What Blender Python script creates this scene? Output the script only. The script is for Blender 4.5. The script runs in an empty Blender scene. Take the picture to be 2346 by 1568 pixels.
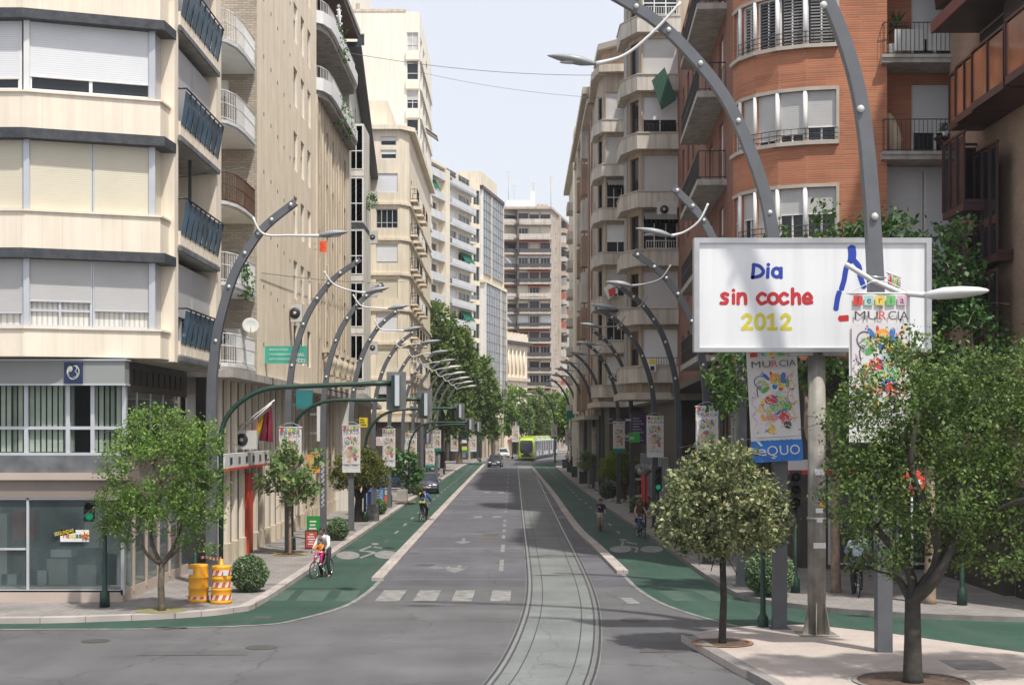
import bpy, math, random
import numpy as np
from mathutils import Matrix, Vector
R = math.radians
PI = math.pi
scene = bpy.context.scene
C = scene.collection
random.seed(7)

# ------------------------------------------------------------------ camera
F, CX, HZ, H = 3258.0, 1173.0, 985.0, 4.5          # photo measure: focal length, centre, horizon, eye height
cam = bpy.data.cameras.new('camera')
cam.lens, cam.sensor_width, cam.sensor_fit = 50.0, 36.0, 'HORIZONTAL'
cam.shift_y = 201.0 / 2346.0
cam.clip_start, cam.clip_end = 0.5, 5000.0
camo = bpy.data.objects.new('camera', cam)
camo.location = (0, 0, H)
camo.rotation_euler = (R(90), 0, 0)
C.objects.link(camo)
scene.camera = camo

# ------------------------------------------------------------------ sky, sun, exposure
SUN_EL, SUN_AZ = 63.0, 146.0       # azimuth clockwise from +Y (street direction): behind and to the right
w = bpy.data.worlds.new('World')
scene.world = w
w.use_nodes = True
nt = w.node_tree
nt.nodes.clear()
out = nt.nodes.new('ShaderNodeOutputWorld')
bg = nt.nodes.new('ShaderNodeBackground')
sky = nt.nodes.new('ShaderNodeTexSky')
sky.sky_type = 'NISHITA'
sky.sun_disc = False
sky.sun_elevation = R(SUN_EL)
sky.sun_rotation = R(SUN_AZ)
sky.air_density, sky.dust_density, sky.ozone_density = 1.0, 4.0, 1.2
mixn = nt.nodes.new('ShaderNodeMix')               # summer haze: the sky is pale, nearly white
mixn.data_type = 'RGBA'
mixn.inputs[0].default_value = 0.72
mixn.inputs[7].default_value = (5.95, 6.05, 6.4, 1)
nt.links.new(sky.outputs[0], mixn.inputs[6])
nt.links.new(mixn.outputs[2], bg.inputs[0])
bg.inputs[1].default_value = 0.122
nt.links.new(bg.outputs[0], out.inputs[0])
sun = bpy.data.lights.new('sun', 'SUN')
sun.energy = 3.3
sun.angle = R(1.6)
sun.color = (1.0, 0.955, 0.88)
suno = bpy.data.objects.new('sun', sun)
d = Vector((math.sin(R(SUN_AZ)) * math.cos(R(SUN_EL)), math.cos(R(SUN_AZ)) * math.cos(R(SUN_EL)), math.sin(R(SUN_EL))))
suno.rotation_euler = d.to_track_quat('Z', 'Y').to_euler()
suno.location = d * 60
C.objects.link(suno)
scene.view_settings.view_transform = 'Standard'
scene.view_settings.look = 'None'
scene.view_settings.exposure = 0.5
scene.view_settings.gamma = 1.0
scene.cycles.max_bounces = 6
scene.cycles.transparent_max_bounces = 12

# ------------------------------------------------------------------ measuring
def W(px, py, Y):
    return Vector(((px - CX) / F * Y, Y, H - (py - HZ) / F * Y))
def X(px, Y):
    return (px - CX) / F * Y
def Zh(py, Y):
    return H - (py - HZ) / F * Y
def G(px, py, z=0.0):
    Y = F * (H - z) / (py - HZ)
    return Vector(((px - CX) / F * Y, Y, z))
def lin(r, g, b, k=1.0):
    f = lambda c: (c / 255 / 12.92 if c <= 10 else ((c / 255 + .055) / 1.055) ** 2.4) * k
    return (f(r), f(g), f(b))

# ------------------------------------------------------------------ materials
MATS = {}
def _base(name, rough, metal):
    m = bpy.data.materials.new(name)
    m.use_nodes = True
    n = m.node_tree
    b = n.nodes['Principled BSDF']
    b.inputs['Roughness'].default_value = rough
    b.inputs['Metallic'].default_value = metal
    MATS[name] = m
    return m, n, b
def _pos(n, sc=(1, 1, 1), obj=False):
    if obj:
        t = n.nodes.new('ShaderNodeTexCoord'); o = t.outputs['Object']
    else:
        t = n.nodes.new('ShaderNodeNewGeometry'); o = t.outputs['Position']
    mp = n.nodes.new('ShaderNodeMapping')
    mp.inputs['Scale'].default_value = sc
    n.links.new(o, mp.inputs[0])
    return mp.outputs[0]
def _noise(n, vec, scale, detail=4.0):
    t = n.nodes.new('ShaderNodeTexNoise')
    t.inputs['Scale'].default_value = scale
    t.inputs['Detail'].default_value = detail
    n.links.new(vec, t.inputs['Vector'])
    return t.outputs[0]
def _ramp(n, fac, lo, hi, a=0.3, b=0.7):
    t = n.nodes.new('ShaderNodeMapRange')
    t.inputs[1].default_value, t.inputs[2].default_value = a, b
    t.inputs[3].default_value, t.inputs[4].default_value = lo, hi
    n.links.new(fac, t.inputs[0])
    return t.outputs[0]
def _mul(n, a, b):
    t = n.nodes.new('ShaderNodeMath'); t.operation = 'MULTIPLY'
    n.links.new(a, t.inputs[0]); n.links.new(b, t.inputs[1])
    return t.outputs[0]
def _scale(n, col, fac):
    t = n.nodes.new('ShaderNodeVectorMath'); t.operation = 'SCALE'
    if isinstance(col, tuple): t.inputs[0].default_value = col
    else: n.links.new(col, t.inputs[0])
    n.links.new(fac, t.inputs['Scale'])
    return t.outputs[0]
def _bump(n, b, h, strength, dist=0.02):
    t = n.nodes.new('ShaderNodeBump')
    t.inputs['Strength'].default_value = strength
    t.inputs['Distance'].default_value = dist
    n.links.new(h, t.inputs['Height'])
    n.links.new(t.outputs[0], b.inputs['Normal'])

def mat(name, col, rough=0.75, var=0.12, sc=1.6, metal=0.0, streak=0.0, bump=0.0, obj=False):
    """plain surface with cloudy wear; streak adds rain streaks running down"""
    m, n, b = _base(name, rough, metal)
    v = _pos(n, obj=obj)
    f = _ramp(n, _noise(n, v, sc), 1 - var, 1 + var)
    if streak:
        s = _noise(n, _pos(n, (2.6, 2.6, 0.16), obj), 1.5, 5)
        f = _mul(n, f, _ramp(n, s, 1 - streak, 1.03, .36, .56))
    n.links.new(_scale(n, tuple(col), f), b.inputs['Base Color'])
    if bump:
        _bump(n, b, _noise(n, v, 14), bump)
    return m
def mat_lines(name, col, period, axis='z', dark=0.7, rough=0.6, width=0.25, bump=0.5, var=0.1, streak=0.0):
    """ribbed surface: one groove every `period` metres along an axis (x+y or z)"""
    m, n, b = _base(name, rough, 0)
    v = _pos(n)
    sep = n.nodes.new('ShaderNodeSeparateXYZ'); n.links.new(v, sep.inputs[0])
    src = sep.outputs[2]
    if axis != 'z':
        a = n.nodes.new('ShaderNodeMath'); a.operation = 'ADD'
        n.links.new(sep.outputs[0], a.inputs[0]); n.links.new(sep.outputs[1], a.inputs[1]); src = a.outputs[0]
    k = n.nodes.new('ShaderNodeMath'); k.operation = 'DIVIDE'; n.links.new(src, k.inputs[0]); k.inputs[1].default_value = period
    fr = n.nodes.new('ShaderNodeMath'); fr.operation = 'FRACT'; n.links.new(k.outputs[0], fr.inputs[0])
    g = _ramp(n, fr.outputs[0], dark, 1.0, 0.0, width)
    f = _mul(n, g, _ramp(n, _noise(n, v, 1.4), 1 - var, 1 + var))
    if streak:
        f = _mul(n, f, _ramp(n, _noise(n, _pos(n, (2.6, 2.6, 0.16)), 1.5, 5), 1 - streak, 1.03, .36, .56))
    n.links.new(_scale(n, tuple(col), f), b.inputs['Base Color'])
    if bump: _bump(n, b, g, bump, 0.02)
    return m
def mat_brick(name, c1, c2, mortar, bw, bh, ms=0.012, flat=False, rough=0.85, var=0.18, bump=0.4, streak=0.0, k=1.0):
    m, n, b = _base(name, rough, 0)
    v = _pos(n)
    sep = n.nodes.new('ShaderNodeSeparateXYZ'); n.links.new(v, sep.inputs[0])
    cmb = n.nodes.new('ShaderNodeCombineXYZ')
    if flat:
        n.links.new(sep.outputs[0], cmb.inputs[0]); n.links.new(sep.outputs[1], cmb.inputs[1])
    else:
        a = n.nodes.new('ShaderNodeMath'); a.operation = 'MULTIPLY_ADD'
        n.links.new(sep.outputs[1], a.inputs[0]); a.inputs[1].default_value = k; n.links.new(sep.outputs[0], a.inputs[2])
        n.links.new(a.outputs[0], cmb.inputs[0]); n.links.new(sep.outputs[2], cmb.inputs[1])
    t = n.nodes.new('ShaderNodeTexBrick')
    t.inputs['Color1'].default_value = (*c1, 1); t.inputs['Color2'].default_value = (*c2, 1); t.inputs['Mortar'].default_value = (*mortar, 1)
    t.inputs['Scale'].default_value = 1.0
    t.inputs['Mortar Size'].default_value = ms
    t.inputs['Mortar Smooth'].default_value = 0.3
    t.inputs['Brick Width'].default_value = bw; t.inputs['Row Height'].default_value = bh
    n.links.new(cmb.outputs[0], t.inputs['Vector'])
    f = _ramp(n, _noise(n, v, 0.9, 6), 1 - var, 1 + var)
    if streak:
        f = _mul(n, f, _ramp(n, _noise(n, _pos(n, (2.6, 2.6, 0.16)), 1.5, 5), 1 - streak, 1.03, .36, .56))
    n.links.new(_scale(n, t.outputs[0], f), b.inputs['Base Color'])
    inv = n.nodes.new('ShaderNodeMath'); inv.operation = 'SUBTRACT'; inv.inputs[0].default_value = 1; n.links.new(t.outputs[1], inv.inputs[1])
    _bump(n, b, inv.outputs[0], bump, 0.01)
    return m
def mat_leaf(name, c1, c2, c3=None, trans=0.3, rough=0.55):
    m, n, b = _base(name, rough, 0)
    g = n.nodes.new('ShaderNodeNewGeometry')
    cr = n.nodes.new('ShaderNodeValToRGB')
    e = cr.color_ramp.elements
    e[0].color = (*c1, 1); e[1].color = (*c2, 1)
    if c3: x = e.new(0.5); x.color = (*c3, 1)
    n.links.new(g.outputs['Random Per Island'], cr.inputs[0])
    f = _ramp(n, _noise(n, _pos(n), 0.9, 2), 0.75, 1.2)
    col = _scale(n, cr.outputs[0], f)
    n.links.new(col, b.inputs['Base Color'])
    tr = n.nodes.new('ShaderNodeBsdfTranslucent'); n.links.new(col, tr.inputs[0])
    mx = n.nodes.new('ShaderNodeMixShader'); mx.inputs[0].default_value = trans
    n.links.new(b.outputs[0], mx.inputs[1]); n.links.new(tr.outputs[0], mx.inputs[2])
    n.links.new(mx.outputs[0], n.nodes['Material Output'].inputs[0])
    return m
def mat_glass(name, col=(.02, .025, .03), rough=0.06, see=0.0, spec=0.5):
    m, n, b = _base(name, rough, 0)
    f = _ramp(n, _noise(n, _pos(n), 0.8, 2), 0.6, 1.5)
    n.links.new(_scale(n, tuple(col), f), b.inputs['Base Color'])
    b.inputs['Specular IOR Level'].default_value = spec
    if see:
        tr = n.nodes.new('ShaderNodeBsdfTransparent'); tr.inputs[0].default_value = (.8, .87, .85, 1)
        mx = n.nodes.new('ShaderNodeMixShader'); mx.inputs[0].default_value = see
        n.links.new(b.outputs[0], mx.inputs[1]); n.links.new(tr.outputs[0], mx.inputs[2])
        n.links.new(mx.outputs[0], n.nodes['Material Output'].inputs[0])
    return m
def mat_emit(name, col, s):
    m, n, b = _base(name, .4, 0)
    b.inputs['Base Color'].default_value = (*col, 1)
    b.inputs['Emission Color'].default_value = (*col, 1)
    b.inputs['Emission Strength'].default_value = s
    return m

cream = mat('cream stone', (.77, .68, .555), .8, .06, .8, streak=.08)
cream_panel = mat_brick('cream stone panels', (.79, .70, .575), (.77, .68, .56), (.60, .52, .42), .62, 40, .006, var=.05, bump=.15, streak=.07)
cream_rib = mat_lines('cream ribbed cladding', (.80, .69, .53), .5, 'xy', .88, .8, .06, .3, .06, streak=.10)
cream_b5 = mat('pale cream render', (.74, .655, .52), .85, .07, .5, streak=.12)
tower_m = mat('ivory render', (.78, .73, .635), .85, .05, .2, streak=.07)
beige_m = mat('beige stone', (.62, .53, .405), .85, .10, .6, streak=.25)
greywhite = mat('grey white render', (.66, .63, .57), .85, .10, .5, streak=.2)
slate = mat('dark slate eave', (.045, .05, .058), .6, .35, 5, bump=.3)
slate2 = mat('weathered slate band', (.13, .135, .145), .7, .35, 2.2)
concrete = mat('grey concrete', (.38, .355, .325), .9, .15, 2, streak=.2)
tanwall = mat('tan render', (.40, .325, .25), .85, .10, .4, streak=.2)
tan2 = mat('rose tan stone', (.50, .425, .355), .85, .12, .6, streak=.25)
lightband = mat('pale grey parapet', (.54, .495, .44), .8, .10, .9, streak=.25)
whitepar = mat('white balcony parapet', (.60, .605, .61), .7, .07, .6, streak=.1)
pinkstone = mat('pink stone fascia', (.47, .385, .33), .6, .06, 1)
greyfascia = mat('grey metal fascia', (.27, .28, .275), .45, .06, 1)
brownstone = mat('brown fascia', (.24, .195, .165), .5, .08, 1)
white = mat('white paint', (.74, .74, .73), .5, .05, 2)
alu = mat('aluminium frame', (.55, .57, .6), .4, .05, 2, metal=.3)
steel = mat('brushed steel', (.5, .5, .5), .35, .1, 3, metal=.8)
black = mat('black paint', (.018, .018, .02), .45, .2, 3)
rubber = mat('rubber', (.02, .02, .02), .85, .2, 5)
darkin = mat('dark interior', (.03, .027, .024), .9, .3, 1)
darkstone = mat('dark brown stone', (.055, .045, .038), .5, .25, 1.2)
brown = mat('brown wood', (.12, .065, .04), .6, .2, 3)
redbrown = mat('oxblood steel', (.055, .018, .016), .45, .15, 1.5)
shut_grey = mat_lines('grey roller shutter', (.50, .49, .485), .055, 'z', .72, .55, .35, .5, .04)
shut_white = mat_lines('white roller shutter', (.70, .71, .73), .055, 'z', .78, .5, .35, .5, .03)
shut_cream = mat_lines('cream roller shutter', (.66, .605, .475), .055, 'z', .78, .5, .35, .5, .03)
shut_dim = mat_lines('dull grey roller shutter', (.30, .29, .285), .055, 'z', .65, .6, .35, .5, .06)
shut_brown = mat_lines('brown blind', (.13, .08, .06), .06, 'z', .6, .6, .35, .5, .1)
shut_green = mat_lines('green blind', (.03, .09, .06), .06, 'z', .6, .6, .35, .5, .1)
glass = mat_glass('window glass', (.018, .022, .026))
glass_grey = mat_glass('grey curtain glass', (.17, .18, .195), .18, spec=.5)
glass_blue = mat_glass('blue balcony glass', (.065, .15, .23), .12)
glass_shop = mat_glass('shop glass', (.10, .135, .14), .03, .5)
curtain = mat_lines('white curtain', (.62, .60, .56), .16, 'xy', .55, .9, .5, .6, .1)
blinds = mat_lines('pale vertical blinds', (.36, .36, .30), .13, 'xy', .35, .8, .45, .7, .2)
net = mat('net curtain', (.5, .5, .48), .9, .1, 2)
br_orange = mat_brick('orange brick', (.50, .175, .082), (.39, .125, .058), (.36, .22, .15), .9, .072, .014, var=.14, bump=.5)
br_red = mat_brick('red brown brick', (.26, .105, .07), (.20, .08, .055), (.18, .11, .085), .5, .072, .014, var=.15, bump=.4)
br_tan = mat_brick('tan brick', (.36, .245, .17), (.30, .20, .14), (.26, .19, .145), .26, .07, .01, var=.15, bump=.4)
br_grey = mat_brick('grey buff brick', (.46, .40, .32), (.34, .29, .23), (.27, .235, .19), .28, .085, .012, var=.14, bump=.6)
pole_m = mat('grey lamp post paint', (.115, .122, .135), .42, .10, 2.5)
pole_dark = mat('shade darkened lamp grey and bin paint', (.05, .055, .062), .42, .12, 2.5)  # on lamps: the same post grey, darkened to stand for shade
lampwhite = mat('pale lamp metal', (.62, .62, .61), .35, .05, 2)
lampgrey = mat('grey lamp metal', (.27, .28, .29), .4, .06, 2)
dgreen = mat('dark green paint', (.014, .045, .03), .45, .15, 3)
asphalt = None
# ------------------------------------------------------------------ mesh builder
I4 = Matrix()
INV = {}
class MB:
    def __init__(s, M=None):
        s.v, s.f, s.mi, s.sm, s.mats, s.M = [], [], [], [], [], (M or I4)
    def mid(s, m):
        if m not in s.mats: s.mats.append(m)
        return s.mats.index(m)
    def add(s, vs, fs, m, smooth=False):
        k = len(s.v); i = s.mid(m)
        s.v += [s.M @ Vector(q) for q in vs]
        for f in fs:
            s.f.append([k + a for a in f]); s.mi.append(i); s.sm.append(smooth)
        return s
    def box(s, x0, x1, y0, y1, z0, z1, m):
        if x0 > x1: x0, x1 = x1, x0
        if y0 > y1: y0, y1 = y1, y0
        if z0 > z1: z0, z1 = z1, z0
        v = [(x0, y0, z0), (x1, y0, z0), (x1, y1, z0), (x0, y1, z0), (x0, y0, z1), (x1, y0, z1), (x1, y1, z1), (x0, y1, z1)]
        return s.add(v, [(3, 2, 1, 0), (4, 5, 6, 7), (0, 1, 5, 4), (1, 2, 6, 5), (2, 3, 7, 6), (3, 0, 4, 7)], m)
    def quad(s, a, b, c, d, m):
        return s.add([a, b, c, d], [(0, 1, 2, 3)], m)
    def prism(s, poly, z0, z1, m, mtop=None, bottom=True):
        n = len(poly)
        ar = sum(poly[i][0] * poly[(i + 1) % n][1] - poly[(i + 1) % n][0] * poly[i][1] for i in range(n))
        if ar < 0: poly = poly[::-1]
        v = [(p[0], p[1], z0) for p in poly] + [(p[0], p[1], z1) for p in poly]
        s.add(v, [(i, (i + 1) % n, n + (i + 1) % n, n + i) for i in range(n)], m)
        s.add(v[n:], [tuple(range(n))], mtop or m)
        if bottom: s.add(v[:n], [tuple(range(n))[::-1]], m)
        return s
    def tube(s, pts, r, m, n=8, cap=True, square=False, smooth=True):
        pts = [Vector(p) for p in pts]
        if not isinstance(r, (list, tuple)): r = [r] * len(pts)
        vs, fs = [], []
        ref = None
        for i, p in enumerate(pts):
            t = (pts[min(i + 1, len(pts) - 1)] - pts[max(i - 1, 0)])
            if t.length < 1e-9: t = Vector((0, 0, 1))
            t.normalize()
            if ref is None:
                ref = Vector((0, 1, 0)) if abs(t.y) < .9 else Vector((1, 0, 0))
            a = (ref - t * ref.dot(t)).normalized(); b = t.cross(a); ref = a
            for j in range(n):
                an = 2 * PI * j / n + (PI / n if square else 0)
                vs.append(p + (a * math.cos(an) + b * math.sin(an)) * r[i])
        for i in range(len(pts) - 1):
            for j in range(n):
                fs.append((i * n + j, i * n + (j + 1) % n, (i + 1) * n + (j + 1) % n, (i + 1) * n + j))
        if cap:
            fs.append(tuple(range(n))[::-1]); fs.append(tuple(range((len(pts) - 1) * n, len(pts) * n)))
        return s.add(vs, fs, m, smooth and not square)
    def lathe(s, prof, c, m, n=16, smooth=True, sx=1.0, sy=1.0):
        vs, fs = [], []
        for r, z in prof:
            for j in range(n):
                an = 2 * PI * j / n
                vs.append((c[0] + r * math.cos(an) * sx, c[1] + r * math.sin(an) * sy, c[2] + z))
        k = len(prof)
        for i in range(k - 1):
            for j in range(n):
                fs.append((i * n + j, i * n + (j + 1) % n, (i + 1) * n + (j + 1) % n, (i + 1) * n + j))
        fs.append(tuple(range(n))[::-1]); fs.append(tuple(range((k - 1) * n, k * n)))
        return s.add(vs, fs, m, smooth)
    def ell(s, c, r, m, nu=14, nv=8):
        prof = [(max(1e-4, math.sin(PI * i / nv)), -math.cos(PI * i / nv)) for i in range(nv + 1)]
        vs, fs = [], []
        for q, z in prof:
            for j in range(nu):
                an = 2 * PI * j / nu
                vs.append((c[0] + r[0] * q * math.cos(an), c[1] + r[1] * q * math.sin(an), c[2] + r[2] * z))
        for i in range(nv):
            for j in range(nu):
                fs.append((i * nu + j, i * nu + (j + 1) % nu, (i + 1) * nu + (j + 1) % nu, (i + 1) * nu + j))
        return s.add(vs, fs, m, True)
    def loft(s, secs, m, smooth=True, cap=True, closed=True):
        """secs: list of equal-length vertex rings"""
        n = len(secs[0]); vs = [p for r_ in secs for p in r_]; fs = []
        for i in range(len(secs) - 1):
            for j in range(n if closed else n - 1):
                fs.append((i * n + j, i * n + (j + 1) % n, (i + 1) * n + (j + 1) % n, (i + 1) * n + j))
        if cap:
            fs.append(tuple(range(n))[::-1]); fs.append(tuple(range((len(secs) - 1) * n, len(secs) * n)))
        return s.add(vs, fs, m, smooth)
    def text(s, txt, x, y, z, size, m, align='CENTER', width=None, bold=0.0, plane='xz', depth=0.0):
        """letters standing in the x-z plane facing -y (before s.M)"""
        vs, fs = text_geo(txt, align, bold)
        xs = [v[0] for v in vs]; k = size
        kx = k if width is None else width / max(1e-6, (max(xs) - min(xs)))
        if width is not None and align == 'CENTER':
            mid = (max(xs) + min(xs)) / 2
        else: mid = 0
        return s.add([(x + (v[0] - mid) * kx, y, z + v[1] * k) for v in vs], fs, m)
    def mesh(s, name):
        me = bpy.data.meshes.new(name)
        me.from_pydata([tuple(q) for q in s.v], [], s.f)
        for m in s.mats: me.materials.append(m)
        me.polygons.foreach_set('material_index', s.mi)
        me.polygons.foreach_set('use_smooth', s.sm)
        me.update()
        return me
    def obj(s, name, parent=None, **kw):
        """built in world coordinates"""
        return link(name, s.mesh(name), parent, **kw)

TXT = {}
def text_geo(txt, align, bold):
    k = (txt, align, bold)
    if k not in TXT:
        cu = bpy.data.curves.new('t', 'FONT')
        cu.body = txt; cu.align_x = align; cu.size = 1.0; cu.offset = bold; cu.resolution_u = 3
        o = bpy.data.objects.new('t', cu)
        me = bpy.data.meshes.new_from_object(o)
        TXT[k] = ([tuple(v.co) for v in me.vertices], [tuple(p.vertices) for p in me.polygons])
        bpy.data.objects.remove(o); bpy.data.curves.remove(cu); bpy.data.meshes.remove(me)
    return TXT[k]

def tag(o, label=None, cat=None, group=None, kind=None):
    if label: o['label'] = label
    if cat: o['category'] = cat
    if group: o['group'] = group
    if kind: o['kind'] = kind
    return o
def link(name, me, parent=None, M=None, **kw):
    o = bpy.data.objects.new(name, me)
    C.objects.link(o)
    if parent is not None:
        o.parent = parent
        o.matrix_parent_inverse = INV.get(parent.name, I4)
    if M is not None:
        o.matrix_basis = M
        if parent is None or parent.name in INV: INV[o.name] = M.inverted()
    tag(o, **kw)
    return o
def sub(name, me, part):
    """a sub-part whose mesh is in the part's own coordinates"""
    o = bpy.data.objects.new(name, me); C.objects.link(o); o.parent = part
    return o
def thing(name, label, cat, loc=(0, 0, 0), group=None, rz=0.0):
    o = bpy.data.objects.new(name, None); C.objects.link(o)
    o.empty_display_size = .2
    o.matrix_basis = Matrix.Translation(Vector(loc)) @ Matrix.Rotation(rz, 4, 'Z')
    INV[o.name] = o.matrix_basis.inverted()
    return tag(o, label, cat, group)
KIDS = {}
def kids(o):
    return [c for c in C.objects if c.parent == o]
def copy_tree(o, loc=None, rz=None, label=None, scale=None, parent=None):
    c = o.copy(); C.objects.link(c)
    if parent is not None: c.parent = parent
    for k in kids(o): copy_tree(k, parent=c)
    if parent is None:
        if loc is not None: c.location = loc
        if rz is not None: c.rotation_euler = (0, 0, rz)
        if scale is not None: c.scale = (scale,) * 3 if not isinstance(scale, tuple) else scale
        if label: c['label'] = label
    return c
def struct(name, mb_or_me):
    o = mb_or_me.obj(name) if isinstance(mb_or_me, MB) else link(name, mb_or_me)
    o['kind'] = 'structure'
    return o

# ------------------------------------------------------------------ facades
def face_matrix(p, q):
    """local x runs along the facade from p to q, -y points out of the wall, z up"""
    d = Vector((q[0] - p[0], q[1] - p[1], 0)); L = d.length; d.normalize()
    M = Matrix.Translation((p[0], p[1], 0)) @ Matrix(((d.x, -d.y, 0, 0), (d.y, d.x, 0, 0), (0, 0, 1, 0), (0, 0, 0, 1)))
    return M, L
def wall_grid(mb, L, z0, z1, holes, depth, m, mrev=None, u0=0.0):
    us = sorted({u0, L} | {h[0] for h in holes} | {h[1] for h in holes})
    zs = sorted({z0, z1} | {h[2] for h in holes} | {h[3] for h in holes})
    us = [u for u in us if u0 - 1e-6 <= u <= L + 1e-6]; zs = [z for z in zs if z0 - 1e-6 <= z <= z1 + 1e-6]
    for j in range(len(zs) - 1):
        run = None
        for i in range(len(us) - 1):
            cu, cz = (us[i] + us[i + 1]) / 2, (zs[j] + zs[j + 1]) / 2
            hole = any(h[0] < cu < h[1] and h[2] < cz < h[3] for h in holes)
            if not hole:
                if run is None: run = us[i]
            if (hole or i == len(us) - 2) and run is not None:
                e = us[i] if hole else us[i + 1]
                mb.quad((run, 0, zs[j]), (e, 0, zs[j]), (e, 0, zs[j + 1]), (run, 0, zs[j + 1]), m); run = None
    for a, b, c, d in [h[:4] for h in holes]:
        r = mrev or m
        mb.quad((a, 0, c), (b, 0, c), (b, depth, c), (a, depth, c), r)
        mb.quad((b, 0, d), (a, 0, d), (a, depth, d), (b, depth, d), r)
        mb.quad((a, 0, d), (a, 0, c), (a, depth, c), (a, depth, d), r)
        mb.quad((b, 0, c), (b, 0, d), (b, depth, d), (b, depth, c), r)
WCACHE = {}
def window_mesh(w, h, n=2, frame=None, drop=0.0, shut=None, behind=None, sill=None, fr=.06, bar=None, gl=None):
    """window filling 0..w, 0..h: frame, panes, roller shutter drawn down by `drop`, curtains, sill. Front of frame at y=-.02"""
    key = (round(w, 2), round(h, 2), n, frame, round(drop, 2), shut, behind, sill, fr, bar, gl)
    if key in WCACHE: return WCACHE[key]
    frame = frame or white
    b = MB()
    zs = h * (1 - drop)
    g = gl or glass
    b.quad((0, .05, 0), (w, .05, 0), (w, .05, h), (0, .05, h), behind or g)
    b.box(0, fr, -.02, .06, 0, h, frame); b.box(w - fr, w, -.02, .06, 0, h, frame)
    b.box(fr, w - fr, -.02, .06, 0, fr, frame); b.box(fr, w - fr, -.02, .06, h - fr, h, frame)
    for i in range(1, n):
        x = w * i / n
        b.box(x - fr * .45, x + fr * .45, -.015, .055, fr, h - fr, frame)
    if bar: b.box(fr, w - fr, -.01, .05, h * bar - .025, h * bar + .025, frame)
    if sill: b.box(-.08, w + .08, -.1, .06, -.07, -.002, sill)
    me = b.mesh('window')
    sm = None
    if drop > 0.02:
        s = MB()
        e = fr * .6
        s.box(e, w - e, -.035, .03, zs, h - .01, shut or shut_grey)
        s.box(e, w - e, -.045, .035, zs - .04, zs, frame)
        sm = s.mesh('roller_shutter')
    WCACHE[key] = (me, sm)
    return WCACHE[key]

class Building:
    def __init__(s, name, label, cat, foot, z1, m, z0=0.0, roof=None, group=None):
        """foot: ground plan, counter-clockwise seen from above"""
        n = len(foot)
        ar = sum(foot[i][0] * foot[(i + 1) % n][1] - foot[(i + 1) % n][0] * foot[i][1] for i in range(n))
        assert ar > 0, name
        s.foot, s.z0, s.z1, s.m, s.holes, s.roofm, s.edge_m = foot, z0, z1, m, {}, roof or concrete, {}
        s.root = thing(name, label, cat, (foot[0][0], foot[0][1], 0), group)
        s.depth = .18
    def fm(s, i):
        return face_matrix(s.foot[i], s.foot[(i + 1) % len(s.foot)])
    def win(s, i, u, z, w, h, name='window', merge=False, **k):
        """a window with its own hole in wall i"""
        s.holes.setdefault(i, []).append((u, u + w, z, z + h))
        return s.put(i, u, z, w, h, s.depth - .06, name, merge, **k)
    def put(s, i, u, z, w, h, y=0.0, name='window', merge=False, **k):
        me, sm = window_mesh(w, h, **k)
        M = s.fm(i)[0] @ Matrix.Translation((u, y, z))
        o = link(name, me, s.root, M)
        if sm: sub('roller_shutter', sm, o)
        return o
    def part(s, i=None):
        return MB(s.fm(i)[0] if i is not None else None)
    def finish(s):
        b = MB(); n = len(s.foot)
        for i in range(n):
            M, L = s.fm(i); b.M = M
            wall_grid(b, L, s.z0, s.z1, s.holes.get(i, []), s.depth, s.edge_m.get(i, s.m))
        b.M = I4
        b.add([(p[0], p[1], s.z1) for p in s.foot], [tuple(range(n))], s.roofm)
        if s.z0 > 0: b.add([(p[0], p[1], s.z0) for p in s.foot], [tuple(range(n))[::-1]], concrete)
        s.wall = b.obj('wall', s.root)
        return s.root
def railing(b, pts, h, m, step=.14, r=.012, rail=.02, z=0.0, low=True):
    """balusters and rails along a plan path (x, y) at height z"""
    for i in range(len(pts) - 1):
        p, q = Vector((*pts[i], z)), Vector((*pts[i + 1], z)); L = (q - p).length
        n = max(1, int(L / step))
        for k in range(n + 1 if i == len(pts) - 2 else n):
            a = p.lerp(q, k / n)
            b.tube([a, a + Vector((0, 0, h))], r, m, 4, False)
        up = Vector((0, 0, h))
        b.tube([p + up, q + up], rail, m, 5)
        if low: b.tube([p + Vector((0, 0, .07)), q + Vector((0, 0, .07))], rail * .8, m, 4)

# ------------------------------------------------------------------ foliage
def leaf_mesh(name, cen, size, m, seed=0, up=0.35, aspect=.62):
    """one small bent leaf per centre"""
    rng = np.random.default_rng(seed)
    n = len(cen)
    a = rng.normal(size=(n, 3)); a /= np.linalg.norm(a, axis=1)[:, None]
    nrm = rng.normal(size=(n, 3)); nrm[:, 2] = np.abs(nrm[:, 2]) + up
    b = np.cross(nrm, a); b /= np.linalg.norm(b, axis=1)[:, None] + 1e-9
    s = size * rng.uniform(.5, 1.5, size=(n, 1))
    nn = np.cross(a, b)
    v = np.stack([cen - a * s * .5, cen + b * s * aspect * .5 + nn * s * .08, cen + a * s * .5, cen - b * s * aspect * .5 + nn * s * .08], 1).reshape(-1, 3)
    me = bpy.data.meshes.new(name)
    me.vertices.add(4 * n); me.vertices.foreach_set('co', v.astype(np.float32).ravel())
    me.loops.add(4 * n); me.loops.foreach_set('vertex_index', np.arange(4 * n, dtype=np.int32))
    me.polygons.add(n); me.polygons.foreach_set('loop_start', np.arange(0, 4 * n, 4, dtype=np.int32))
    me.polygons.foreach_set('loop_total', np.full(n, 4, dtype=np.int32))
    me.materials.append(m)
    me.update(calc_edges=True); me.validate()
    return me
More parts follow.
